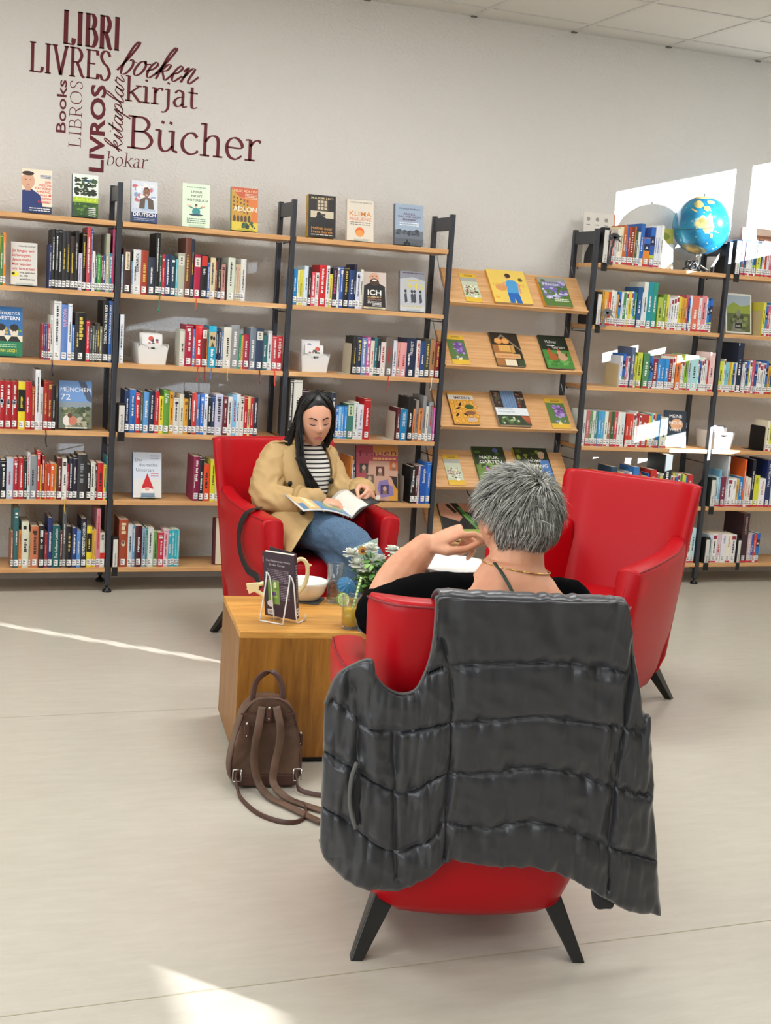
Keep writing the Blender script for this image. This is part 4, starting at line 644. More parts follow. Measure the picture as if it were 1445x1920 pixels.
def a_hands(A, W, H):
    A.rect(0, 0, W, H, '#1c1512'); A.poly([(0, H), (W*.35, H), (W*.62, H*.62), (W*.5, H*.5), (0, H*.66)], '#c08a6e'); A.poly([(W*.55, H), (W, H), (W, H*.7), (W*.7, H*.78)], '#b88468'); A.poly([(W*.2, H*.95), (W*.42, H*.72), (W*.5, H*.76), (W*.3, H*.98)], '#241a16')
    for i in range(3): A.poly([(W*(.5+.06*i), H*(.9-.1*i)), (W*(.6+.06*i), H*(.88-.1*i)), (W, H*(.5-.08*i)), (W*.96, H*(.44-.08*i))], ['#4f8a3a', '#3a6e2c', '#6aa04a'][i])
    A.rect(0, 0, W, H*.3, '#a8bf5a'); smalltext(A, W*.1, W*.9, H*.24, 3, H*.06, H*.03, '#f0f2e0')
slope_item('leaflet', 'narrow yellow leaflet with white blossoms on the topmost sloped shelf', 0, 1.919, .1, .004, .213, .002, 'c8a030', a_card(0), 'leaflet')
slope_item('garden_book', 'yellow book with a gardener in a blue shirt on the topmost sloped shelf', 0, 2.092, .237, .006, .25, .014, 'd8a03c', a_basics)
slope_item('garden_book', 'green book with lilac bellflowers on the topmost sloped shelf', 0, 2.405, .178, .006, .219, .016, 'd8942c', a_pflanzen)
slope_item('leaflet', 'narrow yellow leaflet with purple flower on the second sloped shelf', 1, 1.866, .106, .004, .213, .002, 'c8a030', a_card(1), 'leaflet')
slope_item('garden_book', 'book with stacked logs and insect hotel on the second sloped shelf', 1, 2.14, .176, .004, .245, .012, '6a5a44', a_wood)
slope_item('garden_book', 'dark green book with two hens on grass on the second sloped shelf', 1, 2.455, .176, .004, .247, .012, '2a3a24', a_huhn)
slope_item('garden_book', 'honey yellow beekeeping book with bees on the third sloped shelf', 2, 1.9, .156, .003, .223, .014, '7a5a2c', a_imkern)
slope_item('garden_book', 'book with a blue door above a white title band, third sloped shelf', 2, 2.178, .203, .003, .249, .02, '8a8478', a_kitchen)
slope_item('leaflet', 'narrow yellow leaflet with purple flower on the third sloped shelf', 2, 2.525, .12, .003, .222, .002, 'c8a030', a_card(1), 'leaflet')
slope_item('leaflet', 'narrow yellow leaflet with white blossoms on the fourth sloped shelf', 3, 1.899, .1, .003, .213, .002, 'c8a030', a_card(0), 'leaflet')
slope_item('garden_book', 'dark green book with pink wildflowers behind the grey-haired head', 3, 2.095, .2, .01, .262, .014, '5a6a3a', a_natur)
slope_item('garden_book', 'dark book with a gardener in blue, half hidden by the grey-haired head', 3, 2.36, .22, .01, .262, .014, 'b8a03c', a_home)
slope_item('garden_book', 'book with hands and cucumbers on the lowest sloped shelf behind the raised hand', 4, 1.905, .22, .003, .259, .014, '4a5a2c', a_hands)
# ================================================================ bookends, markers, bins, globe
def bookend(x, k, h, d, col, lab, y0=.012, mk=1):
    q = MB(); r = .012
    pts = [(y0, 0), (y0+d, 0)]+[(y0+d-r+r*math.cos(a), h-r+r*math.sin(a)) for a in (0, PI/4, PI/2)]+[(y0+r+r*math.cos(a), h-r+r*math.sin(a)) for a in (PI/2, PI*.75, PI)]
    q.prism(pts, Matrix(((0, 0, 1, x), (1, 0, 0, 0), (0, 1, 0, SH[k]+.0005), (0, 0, 0, 1))), .0016)
    q.box(x-.06, x+.0005, y0+.01, y0+d-.01, SH[k]+.0005, SH[k]+.0013)
    return tag(q.build('bookend', M(col, .45)), lab, 'bookend', 'sheet metal bookends')
bookend(1.2675, 2, .165, .14, '#cfc6ae', 'cream metal bookend beside the books on the third shelf of the third bay')
bookend(1.727-.09+.0, 3, .15, .13, '#cfc6ae', 'cream metal bookend beside the blue bible on the fourth shelf') if False else None
bookend(1.548, 3, .155, .14, '#cfc8b6', 'cream metal bookend beside the maroon book on the fourth shelf, third bay')
bookend(1.627, 4, .15, .13, '#8d857a', 'grey metal bookend beside the black book on the fifth shelf, third bay')
bookend(2.928, 2, .135, .15, '#cdb98c', 'tan metal bookend beside the travel guides on the third shelf, globe bay')
bookend(3.883, 1, .15, .15, '#cdb98c', 'tan metal bookend beside the grey road book, rightmost bay')
bookend(4.011, 3, .15, .15, '#111111', 'black metal bookend beside the yellow guides, fourth shelf, rightmost bay')
def marker(x, k, w_, h, txt, lab, col='#17181a', wcol='#d8d6cf', h2=None, rev=True):
    t = thing('shelf_marker', lab, 'shelf marker', (x, 0, SH[k]), group='black shelf markers with white title strips')
    q = MB(); q.prism([(-.017, 0), (.19, 0), (.19, h*.25), (.08, h*.92), (.02, h), (-.017, h)], Matrix(((0, 0, 1, -w_/2), (1, 0, 0, 0), (0, 1, 0, .0006), (0, 0, 0, 1))), w_)
    q.build('divider_block', M(col, .5), t, bevel=.002)
    q = MB(); q.box(-w_/2, w_/2, -.0225, -.0185, -.045, .0); q.build('clip', M('#101010', .45), t)
    q = MB(); q.box(-w_*.36, w_*.42, -.0192, -.0176, .004, h*.93, M(wcol, .5))
    A = Art(q, Matrix(((1, 0, 0, 0), (0, 0, -1, -.0193), (0, 1, 0, 0), (0, 0, 0, 1)))); sz = min(.02, w_*.5)
    if txt: 
        x0, x1 = text_mesh(txt)[2:]; A.text(txt, sz*.4, .008, sz, '#2a2a2c', 'l', .0, min((x1-x0)*sz, h*.85), PI/2)
    q.build('title_strip', None, t)
    return t
marker(.042, 3, .036, .15, 'Gesellschaft', 'black shelf marker with white strip beside the blue books, fourth shelf, second bay')
marker(.034, 5, .03, .16, 'Philosophie', 'black shelf marker with white strip on the bottom shelf of the second bay')
marker(2.752, 0, .036, .2, 'Irland', 'black shelf marker with white strip on the top shelf of the globe bay')
marker(2.745, 1, .032, .19, 'Deutschland', 'black shelf marker with white strip on the second shelf of the globe bay')
marker(3.655, 0, .036, .2, 'Europa', 'black shelf marker with grey strip on the top shelf of the rightmost bay')
marker(3.655, 4, .034, .18, 'Amerika', 'dark green shelf marker with white strip on the fifth shelf, rightmost bay', '#1d2f2a')
marker(3.66, 5, .034, .16, 'Afrika', 'black shelf marker with white strip first on the bottom shelf, rightmost bay')
marker(3.8945, 5, .024, .155, 'Australien', 'black shelf marker with white strip beside the tall dark book, bottom shelf')
# palm shaped cut-outs clipped to two markers
def palm(x, z, h, col, lab):
    q = MB(); T = Matrix(((1, 0, 0, x), (0, 0, -1, -.03), (0, 1, 0, z), (0, 0, 0, 1))); t = .003
    q.prism([(0, 0), (.016, 0), (.02, h*.4), (.036, h*.72), (.028, h*.74), (.01, h*.45)], T, t)
    for a, l in ((2.6, .05), (2.0, .045), (1.2, .045), (.5, .05), (-.2, .045), (3.4, .045)):
        c = (.031, h*.74); u = (math.cos(a), math.sin(a)); n = (-u[1], u[0])
        q.prism([(c[0]-n[0]*.004, c[1]-n[1]*.004), (c[0]+u[0]*l*.5-n[0]*.009, c[1]+u[1]*l*.5-n[1]*.009+.004), (c[0]+u[0]*l, c[1]+u[1]*l-.014), (c[0]+u[0]*l*.5+n[0]*.008, c[1]+u[1]*l*.5+n[1]*.008+.004), (c[0]+n[0]*.004, c[1]+n[1]*.004)], T, t)
    q.prism([(-.012, -.0), (.03, 0), (.03, -.012), (-.012, -.012)], T, t)
    return tag(q.build('palm_ornament', M(col, .5)), lab, 'ornament')
palm(2.768, SH[0]+.003, .19, '#3a3d40', 'dark grey palm tree cut-out on the top shelf of the globe bay')
palm(2.765, SH[1]+.003, .09, '#76787a', 'small grey palm tree cut-out on the second shelf of the globe bay')
# tall pale brochure behind the first marker
q = MB(); q.box(0, .21, 0, .004, 0, .3, M('#e6e1d6', .6)); q.box(.2, .21, -.0006, 0, 0, .3, M('#e08468', .6))
A = Art(q, Matrix(((1, 0, 0, 0), (0, 0, -1, -.0008), (0, 1, 0, 0), (0, 0, 0, 1))))
for u in (.03, .09, .15): A.ell(u, .26, .012, .012, '#9a968c'); A.rect(u-.012, .225, u+.012, .23, '#9a968c')
tag(q.build('brochure', None, None, (2.735, .21, SH[0]+.001), (-R(6), 0, 0)), 'tall pale brochure with orange edge behind the palm ornament on the top shelf', 'brochure')
# books and pictures face out in the travel bays
def a_ens(A, W, H):
    A.rect(0, 0, W, H, '#cfdbe4'); A.rect(0, H*.62, W, H, '#a8a84a'); A.ell(W*.4, H*.8, W*.4, H*.1, '#7a8a2c'); A.rect(0, 0, W, H*.36, '#8ab4d8'); A.rect(0, 0, W, H*.12, '#e8e4d4'); A.text('REISENS', W*.04, H*.55, H*.09, '#c8382c', 'l', .01, W*.6); A.ell(W*.4, H*.3, W*.5, H*.05, '#5f9ac8'); smalltext(A, W*.05, W*.5, H*.7, 2, H*.04, H*.02, '#5a6a6a')
def a_road(A, W, H):
    A.rect(0, 0, W, H, '#dcdcd2'); A.rect(W*.05, H*.04, W*.95, H*.95, '#56603a'); A.rect(W*.05, H*.66, W*.95, H*.95, '#9aa8b0'); A.poly([(W*.05, H*.66), (W*.3, H*.78), (W*.6, H*.68), (W*.95, H*.74), (W*.95, H*.5), (W*.05, H*.5)], '#8a9a3c'); A.poly([(W*.2, H*.04), (W*.45, H*.6), (W*.52, H*.6), (W*.75, H*.04)], '#7a7c6a'); blots(A, W*.06, H*.05, W*.94, H*.5, 24, ['#4a5430', '#6a7440', '#3a4226', '#7f8a4c'], W*.04, W*.09); A.rect(W*.36, H*.12, W*.62, H*.26, '#1f1f1a'); A.text('KUBA', W*.49, H*.17, H*.05, '#d8d8cc', 'c', .01, W*.16); A.text('TRAVEL', W*.49, H*.075, H*.03, '#d8d8cc', 'c', .01)
def a_brown(A, W, H):
    A.rect(0, 0, W, H, '#8a5a44'); A.rect(0, H*.86, W, H, '#d0b8a4'); smalltext(A, W*.06, W*.9, H*.8, 8, H*.08, H*.03, '#c0906c'); blots(A, 0, 0, W, H*.5, 16, ['#5a3424', '#a8704a', '#6a3c28'], W*.05, W*.1)
def a_meine(A, W, H):
    A.rect(0, 0, W, H, '#2a3442'); A.ell(W*.55, H*.62, W*.3, H*.16, '#d8a07a'); 
    for t, v in (('MEINE', .8), ('NEUE', .62), ('WELT', .44)): A.text(t, W*.2, H*v, H*.13, '#eef0f0', 'l', .0, W*.6)
    A.rect(0, 0, W, H*.3, '#8a94a0')
def a_orn(A, W, H):
    A.rect(0, 0, W, H, '#d8ccb0'); A.rect(0, 0, W*.06, H, '#5a2430'); smalltext(A, W*.2, W*.8, H*.4, 4, H*.06, H*.02, '#8a7a60')
    for i in range(5): A.ell(W*(.35+.05*i), H*(.62+.06*i), W*.12, H*.03, '#3a2c28', 12, .6*i)
face_book('travel_guide', 'face-out seaside travel book with a red word, below the globe', .12, .236, .02, (3.165, .1, SH[0]+.005), -R(8), 'c8ccd0', a_ens)
face_book('travel_guide', 'face-out book with a road through green hills, second shelf, rightmost bay', .193, .242, .018, (3.665, .04, SH[1]+.007), -R(10), 'd8d4c8', a_road, rz=R(3))
face_book('travel_guide', 'large brown face-out book behind the guides on the top shelf, rightmost bay', .3, .3, .02, (3.83, .185, SH[0]+.003), -R(6), '7a4a38', a_brown)
face_book('travel_guide', 'dark face-out travel book leaning at the end of the fourth shelf row', .14, .222, .02, (3.31, .03, SH[3]+.005), -R(10), '39465c', a_meine, rz=R(-6))
face_book('library_book', 'cream book with dark ornament beside the armchair on the bottom shelf', .2, .252, .03, (.565, .03, SH[5]+.004), -R(5), '4a1c28', a_orn)
# white plastic bins with leaflets
def bin_(x, k, W_, D_, H_, rz, lab, seed, cards):
    z = SH[k]+.0008; t = thing('storage_bin', lab, 'storage bin', (x, .02, z), rz, 'white plastic bins on the shelves')
    q = MB(); m = M('#e6e7e4', .35, name='white_plastic'); a = .012; th = .003
    def wall(p, n):   # p: four outer corners bottom-left, bottom-right, top-right, top-left; n inward
        p = [Vector(v) for v in p]; n = Vector(n)*th
        q.add(p+[v+n for v in p], [(0, 1, 2, 3), (7, 6, 5, 4), (0, 4, 5, 1), (1, 5, 6, 2), (2, 6, 7, 3), (3, 7, 4, 0)])
    b = [(a, a), (W_-a, a), (W_-a, D_-a), (a, D_-a)]; tp = [(0, 0), (W_, 0), (W_, D_), (0, D_)]
    wall([(*b[1], 0), (*b[2], 0), (*tp[2], H_), (*tp[1], H_)], (-1, 0, 0)); wall([(*b[2], 0), (*b[3], 0), (*tp[3], H_), (*tp[2], H_)], (0, -1, 0)); wall([(*b[3], 0), (*b[0], 0), (*tp[0], H_), (*tp[3], H_)], (1, 0, 0))
    q.box(a, W_-a, a, D_-a, 0, th)
    # front wall with an oval grip hole
    hw, hh, cx, cz = .026, .0075, W_/2, H_*.78; n = 16
    def fp(u, v): f = v/H_; return Vector((u, a*(1-f), v))
    hole = [(cx+(hw-hh)*(1 if math.cos(2*PI*i/n) > 0 else -1)+hh*math.cos(2*PI*i/n), cz+hh*math.sin(2*PI*i/n)) for i in range(n)]
    def edge(i):
        ang = 2*PI*i/n; c, s = math.cos(ang), math.sin(ang)
        k_ = min((W_/2)/abs(c) if abs(c) > 1e-6 else 9, ((H_-cz) if s > 0 else cz)/abs(s) if abs(s) > 1e-6 else 9)
        u, v = cx+c*k_, cz+s*k_; ins = a*(1-v/H_); return (min(max(u, ins), W_-ins), v)
    crn = {2: (W_, H_), 6: (0, H_), 10: (a, 0), 14: (W_-a, 0)}
    ed = [crn.get(i, edge(i)) for i in range(n)]
    vs = [fp(*p) for p in hole]+[fp(*p) for p in ed]; vs += [v+Vector((0, th, 0)) for v in vs]
    fs = []
    for i in range(n):
        j = (i+1) % n; fs += [(i, n+i, n+j, j), (2*n+j, 3*n+j, 3*n+i, 2*n+i), (i, j, 2*n+j, 2*n+i), (n+j, n+i, 3*n+i, 3*n+j)]
    q.add(vs, fs); q.build('bin_shell', m, t)
    rnd = random.Random(seed); T = TR((x, .02, z), (0, 0, rz))
    for i, (c, hgt_, nm) in enumerate(cards):
        q = MB(); yy = .03+.028*i; w1 = min(W_-.03, .105)
        q.box(-w1/2, w1/2, 0, .006, 0, hgt_, M('#'+c, .5))
        A = Art(q, Matrix(((1, 0, 0, 0), (0, 0, -1, 0), (0, 1, 0, 0), (0, 0, 0, 1)))); A.rect(-w1*.45, hgt_*.4, w1*.45, hgt_*.97, '#eceae8'); A.ell(rnd.uniform(-.01, .02), hgt_*.84, .014, .013, '#d8584a' if i == 0 else '#6a7ab0'); blots(A, -w1*.4, hgt_*.4, w1*.4, hgt_*.9, 8, ['#4a4a50', '#c87a80', '#8a8a90', '#3a5a4a'], .006, .012)
        o = q.build('leaflet', None); o.matrix_world = T @ TR((W_/2+rnd.uniform(-.006, .006), yy, th+.002), (R(-9), 0, 0))
        tag(o, nm, 'leaflet')
bin_(.115, 2, .165, .2, .105, R(2), 'white bin with grip hole at the left end of the third shelf, second bay', 1, [('e8e6e4', .15, 'leaflet with red dot at the front of the second bay bin'), ('d8d8d4', .155, 'pale leaflet in the middle of the second bay bin'), ('c8b8a8', .15, 'leaflet with dark picture at the back of the second bay bin')])
bin_(.99, 2, .165, .2, .1, R(2), 'white bin with grip hole on the third shelf of the third bay', 2, [('eceae6', .14, 'white card with red dot at the front of the third bay bin'), ('e4e2e0', .16, 'grey card in the middle of the third bay bin'), ('d0d4da', .165, 'rounded pale card at the back of the third bay bin')])
bin_(3.65, 3, .15, .2, .105, R(2), 'white bin with grip hole, half sunlit, on the fourth shelf, rightmost bay', 3, [('8a98b0', .13, 'blue-grey folder at the front of the rightmost bay bin'), ('55606c', .135, 'dark folder at the back of the rightmost bay bin')])
q = MB(); q.box(0, .12, 0, .17, 0, .105); q.box(.004, .116, .004, .166, .1045, .106)
tag(q.build('storage_bin', M('#dcd4c2', .4), None, (3.478, .05, SH[3]+.0008), (0, 0, R(-6)), bevel=.004), 'cream bin in front of the frame post on the fourth shelf, globe bay', 'storage bin', 'white plastic bins on the shelves') if False else None
# ---- the globe
GC = Vector((3.455, .1, 2.170)); GR = .172
g = thing('globe', 'blue relief world globe on a chrome stand on top of the shelf', 'globe', (GC.x, GC.y, SH[0]))
m_sea = M('#1f83ad', .16, name='globe_sea'); vary(m_sea, 7, '#12608c', '#3093b6', 5)
q = MB(); ctr = Vector((0, 0, GC.z-SH[0])); q.ball(ctr, GR, m_sea, 24)
VD = (Vector((-1.007, -6.638, 1.565))-GC).normalized(); VX = Vector((0, 0, 1)).cross(VD).normalized(); VX = VX if VX.x > 0 else -VX; VY = VD.cross(VX).normalized(); VY = VY if VY.z > 0 else -VY
m_land = M('#c0a564', .5, name='globe_land'); vary(m_land, 22, '#8f8a4c', '#d6bd7c', 4); m_ice = M('#6d7f78', .5, name='globe_south'); vary(m_ice, 20, '#50645c', '#9a9a7c', 4); m_relief = M('#8fb8b0', .3, name='globe_shelf_sea')
def patch(pts, mat, lift, rot=R(-8)):
    c_, s_ = math.cos(rot), math.sin(rot); pts = [(a*c_-b*s_, a*s_+b*c_) for a, b in pts]
    pts = [(p.x, p.y) for p in spline([(a, b, 0) for a, b in pts], 4, True)]
    cx = sum(p[0] for p in pts)/len(pts); cyy = sum(p[1] for p in pts)/len(pts); rg = []
    for f in (1, .8, .55, .3, .06):
        r_ = []
        for i, (a, b) in enumerate(pts):
            j = 1+.06*math.sin(i*2.3)*(f == 1)
            u, v = cx+(a-cx)*f*j, cyy+(b-cyy)*f*j; l = math.hypot(u, v); 
            if l > .985: u, v = u*.985/l, v*.985/l; l = .985
            r_.append(ctr+(VX*u+VY*v+VD*math.sqrt(max(0, 1-u*u-v*v)))*GR*(1+lift))
        rg.append(r_)
    q.rings(rg, mat, True, True, False); q.add(rg[-1], [list(range(len(pts)))], mat, True)
patch([(-.24, .14), (-.04, .35), (.1, .3), (.2, .45), (.35, .18), (.43, .02), (.36, -.17), (.18, -.23), (.06, -.12), (-.14, -.1), (-.27, 0)], m_relief, .002)
patch([(-.2, .1), (-.06, .28), (.07, .23), (.12, .13), (.2, .37), (.29, .16), (.37, .02), (.31, -.13), (.18, -.18), (.06, -.07), (-.11, -.06), (-.22, .0)], m_land, .006)
patch([(-.42, .7), (-.3, .8), (-.14, .74), (-.1, .62), (-.24, .54), (-.38, .58)], m_land, .006); patch([(-.08, .62), (.1, .66), (.16, .56), (.02, .5)], m_land, .005); patch([(-.46, .5), (-.3, .46), (-.24, .4), (-.42, .44)], m_land, .005); patch([(.0, .84), (.2, .86), (.24, .8), (.04, .76)], m_land, .005); patch([(-.5, .86), (-.2, .97), (.1, .98), (.02, .92), (-.3, .86)], m_land, .004)
patch([(.34, -.24), (.4, -.18), (.44, -.3), (.38, -.34)], m_land, .006); patch([(.46, -.12), (.5, -.06), (.53, -.14)], m_land, .006)
patch([(-.5, -.72), (-.2, -.66), (.15, -.7), (.4, -.78), (.2, -.95), (-.1, -.97), (-.4, -.88)], m_ice, .003); patch([(-.34, -.8), (-.1, -.76), (.14, -.8), (.08, -.92), (-.2, -.92)], m_land, .005)
rnd = random.Random(3)
for i in range(26):
    a, r_ = rnd.uniform(0, 2*PI), math.sqrt(rnd.random())*.9; u, v = r_*math.cos(a), r_*math.sin(a); s_ = rnd.uniform(.012, .03)
    patch([(u-s_, v), (u, v+s_*.7), (u+s_, v), (u, v-s_*.6)], m_land if rnd.random() < .4 else m_relief, .003)
g1 = q.build('sphere', None, g)
q = MB(); ax = (VY*.95-VX*.12+VD*.1).normalized(); e1 = ax.cross(VD).normalized(); e2 = ax.cross(e1)
q.rings([[ctr+(e1*math.cos(2*PI*k/48)+e2*math.sin(2*PI*k/48))*GR*(1.002+.01*(j in (1, 2)))+ax*(-.0012 if j in (0, 1) else .0012) for j in range(4)] for k in range(49)], None, True, True, False)
q.build('equator_ring', M('#2a4a5a', .4), g)
q = MB(); q.lathe([(.006, GC.z-SH[0]+GR-.006), (.007, GC.z-SH[0]+GR+.008), (.002, GC.z-SH[0]+GR+.016)], n=12); q.build('axis_cap', M('#7a8a8c', .3, .6), g)
q = MB(); q.lathe([(.05, .0), (.05, .006), (.012, .018), (.009, .05), (.016, .085), (.024, .1), (.018, GC.z-SH[0]-GR+.01)], n=20)
for s in (-1, 1): q.tube(spline([(s*.075, -.03, .0075), (s*.05, -.015, .022), (s*.015, 0, .045), (0, 0, .07)], 5), .007, n=8)
q.build('chrome_stand', M('#c8cdd0', .12, .95), g)
q = MB(); q.tube(spline([(3.31, .03, 1.9035), (3.33, .0, 1.925), (3.37, .02, 1.955), (3.4, .03, 1.925), (3.37, .015, 1.9035), (3.33, .03, 1.925), (3.35, .05, 1.955), (3.4, .045, 1.935), (3.43, .035, 1.905), (3.395, .02, 1.9035), (3.345, .01, 1.91), (3.36, .0, 1.94), (3.395, .012, 1.958)], 6), .006, n=8)
tag(q.build('power_cord', M('#141414', .4)), 'coiled black power cord at the foot of the globe', 'cord')
q = MB(); q.prism([(0, 0), (.016, 0), (.018, .03), (.07, .118), (.05, .118), (.0, .035)], Matrix(((1, 0, 0, 3.5), (0, 0, -1, .03), (0, 1, 0, SH[0]+.001), (0, 0, 0, 1))), .003)
q.box(3.5, 3.56, -.005, .0295, SH[0]+.0005, SH[0]+.0018)
tag(q.build('bookend', M('#121315', .5)), 'black angular bookend between the globe and the frame post', 'bookend')
# wire basket hanging behind the grey-haired head
q = MB(); bx0, bx1, by0, by1, bz0, bz1 = 2.09, 2.66, -.03, .1, .425, .5
for z in (bz0, bz1):
    for a, b in (((bx0, by0), (bx1, by0)), ((bx1, by0), (bx1, by1)), ((bx1, by1), (bx0, by1)), ((bx0, by1), (bx0, by0))): q.tube([(*a, z), (*b, z)], .0035, n=6)
for i in range(13):
    x = bx0+(bx1-bx0)*i/12
    q.tube([(x, by0, bz1), (x, by0, bz0), (x, by1, bz0), (x, by1, bz1)], .0025, n=5)
for x in (bx0+.004, bx1-.004): q.tube([(x, by1, bz1), (x, by1+.06, bz1+.02), (x, .2, bz1+.05)], .003, n=5)
tag(q.build('wire_basket', M('#17181a', .4)), 'black wire basket hooked on above the lowest sloped shelf, behind the head', 'basket')
# ================================================================ armchairs
m_red = M('#b00413', .38, name='red_leather', spec=.28); bump_noise(m_red, 260, .08, .002); m_seam = M('#7e0a16', .5, name='red_seam'); m_leg = M('#121110', .32, name='black_wood')
def lerp(a, t):
    for i in range(len(a)-1):
        if t <= a[i+1][0]:
            f = (t-a[i][0])/(a[i+1][0]-a[i][0]); f = max(0, min(1, f)); return a[i][1]+(a[i+1][1]-a[i][1])*f
    return a[-1][1]
BWD = [(.09, .17), (.105, .215), (.135, .248), (.2, .268), (.45, .284), (.62, .295), (.8, .305), (.914, .311)]
BYR = [(.09, -.19), (.105, -.235), (.135, -.268), (.2, -.288), (.45, -.318), (.62, -.342), (.914, -.397)]
def back_outer(z, u):     # point on the rear shell at height z, u -1..1
    w_ = lerp(BWD, z); y = lerp(BYR, z); a = abs(u)
    return Vector((w_*(u if a < .9 else math.copysign(.9+.1*math.sin((a-.9)/.1*PI/2), u)), y+.035*a**2+.07*max(0, a-.8)**1.5/.2**1.5, z))
def armchair(label, loc, rz):
    t = thing('armchair', label, 'armchair', loc, rz, None)
    # backrest
    q = MB(); rg = []; zs = [.09, .105, .135, .2, .28, .36, .45, .54, .62, .7, .78, .85, .889, .907, .915, .917]
    for z in zs:
        sh = {.907: .006, .915: .016, .917: .03}.get(z, 0); zz = min(z, .914)
        out = [back_outer(zz, -1+2*i/22) for i in range(23)]; th = lerp([(.09, .1), (.3, .14), (.45, .125), (.62, .115), (.914, .085)], zz)
        inn = []
        for i in range(17):
            u = 1-2*i/16; a = abs(u); o = back_outer(zz, u)
            wing = .05*max(0, a-.72)/.28 if zz > .3 else 0
            inn.append(Vector((o.x*.985, lerp(BYR, zz)+th+wing, 0)))
        ring = [Vector((p.x, p.y, z)) for p in out]+[Vector((p.x, p.y, z)) for p in inn]
        if sh:
            c = Vector((0, lerp(BYR, zz)+th*.5+.01, z)); nr = []
            for p in ring:
                yc = c.y+.04*abs(p.x/.33)**2; d = Vector((p.x*(1-sh*1.5), yc+(p.y-yc)*(1-sh*11 if sh < .03 else .55), z)); nr.append(d)
            ring = nr
        rg.append(ring)
    q.rings(rg); bk = q.build('backrest', m_red, t, weld=True)
    q = MB(); q.tube([back_outer(.909, -1+2*i/30)+Vector((0, -.0005, 0)) for i in range(31)], .0028, n=6)
    q.build('piping', m_seam, bk)
    # arms with the side shell
    XO = [(-.23, .288), (-.15, .318), (-.02, .338), (.15, .345), (.3, .342), (.365, .336)]
    for s in (-1, 1):
        q = MB(); rg = []; ys = [-.225, -.2, -.16, -.1, -.03, .05, .14, .22, .29, .33, .352, .362, .365]
        top = []
        for y in ys:
            xo = lerp(XO, y); zt = lerp([(-.23, .705), (-.15, .69), (-.05, .674), (.2, .655), (.365, .644)], y); wd = lerp([(-.23, .07), (-.15, .085), (.1, .098), (.365, .1)], y)
            zb = lerp([(-.23, .2), (-.16, .15), (-.06, .108), (.2, .11), (.365, .13)], y); r = .02
            in_ = {.362: .012, .365: .026}.get(y, 0)
            xb = xo-.068
            P_ = [(xb-.04, zb-.008), (xb-.012, zb), (xb+.006, zb+.035), (xo-.03, .32), (xo-.009, .5), (xo, zt-.03), (xo-.003, zt-.011), (xo-.014, zt-.001), (xo-wd*.5, zt+.004), (xo-wd+.014, zt), (xo-wd+.003, zt-.012), (xo-wd-.002, zt-.05), (xo-wd-.004, .42), (xo-wd-.004, .2), (xo-wd-.0, zb-.008)]
            cx = sum(p[0] for p in P_)/len(P_); cz = (zb+zt)/2
            rg.append([Vector((s*(cx+(p[0]-cx)*(1-in_*3.2)), y, cz+(p[1]-cz)*(1-in_*.8))) for p in P_])
            top.append(Vector((s*(xo-.006), y, zt-.004)))
        q.rings(rg); a = q.build('armrest', m_red, t, weld=True)
        q = MB(); q.tube(top[:-2], .0026, n=6); q.build('piping', m_seam, a)
    # seat block with its cushion
    q = MB(); q.box(-.235, .235, -.1, .335, .112, .33); q.build('seat_base', m_red, t, bevel=.018, segs=3)
    q = MB(); rg = []
    for z, i_ in ((.325, .012), (.335, .002), (.36, 0), (.42, 0), (.437, .006), (.446, .02), (.449, .05)):
        n = 10; X, Y0, Y1 = .238-i_, -.21+i_, .35-i_; r_ = .03
        ring = []
        for cx, cyy, a0 in ((X-r_, Y1-r_, 0), (-X+r_, Y1-r_, PI/2), (-X+r_, Y0+r_, PI), (X-r_, Y0+r_, 1.5*PI)):
            for k in range(5): a = a0+PI/2*k/4; ring.append(Vector((cx+r_*math.cos(a), cyy+r_*math.sin(a), z)))
        rg.append(ring)
    q.rings(rg); q.build('seat_cushion', m_red, t)
    for sx, y0, y1 in ((-1, -.185, -.258), (1, -.185, -.258), (-1, .25, .31), (1, .25, .31)):
        q = MB(); a = Vector((sx*.198, y0*.93, .16)); b = Vector((sx*.276, y1, 0)); rg = []
        for f, r_ in ((0, .03), (1, .0155)):
            c = a+(b-a)*f; rg.append([c+Vector((dx*r_, dy*r_, 0)) for dx, dy in ((-1, -1), (1, -1), (1, 1), (-1, 1))])
        q.rings(rg, None, False); q.build('leg', m_leg, t, bevel=.003)
    return t
NEAR = ((.366, -3.73, 0), R(-14.2)); WCH = ((.689, -1.059, 0), R(189.3)); RCH = ((1.692, -2.056, 0), R(126.3))
armchair('red leather armchair seen from behind with the quilted vest over it', *NEAR)
armchair('red leather armchair in which the woman in a trench coat reads', *WCH)
armchair('empty red leather armchair beside the globe bookcase', *RCH)
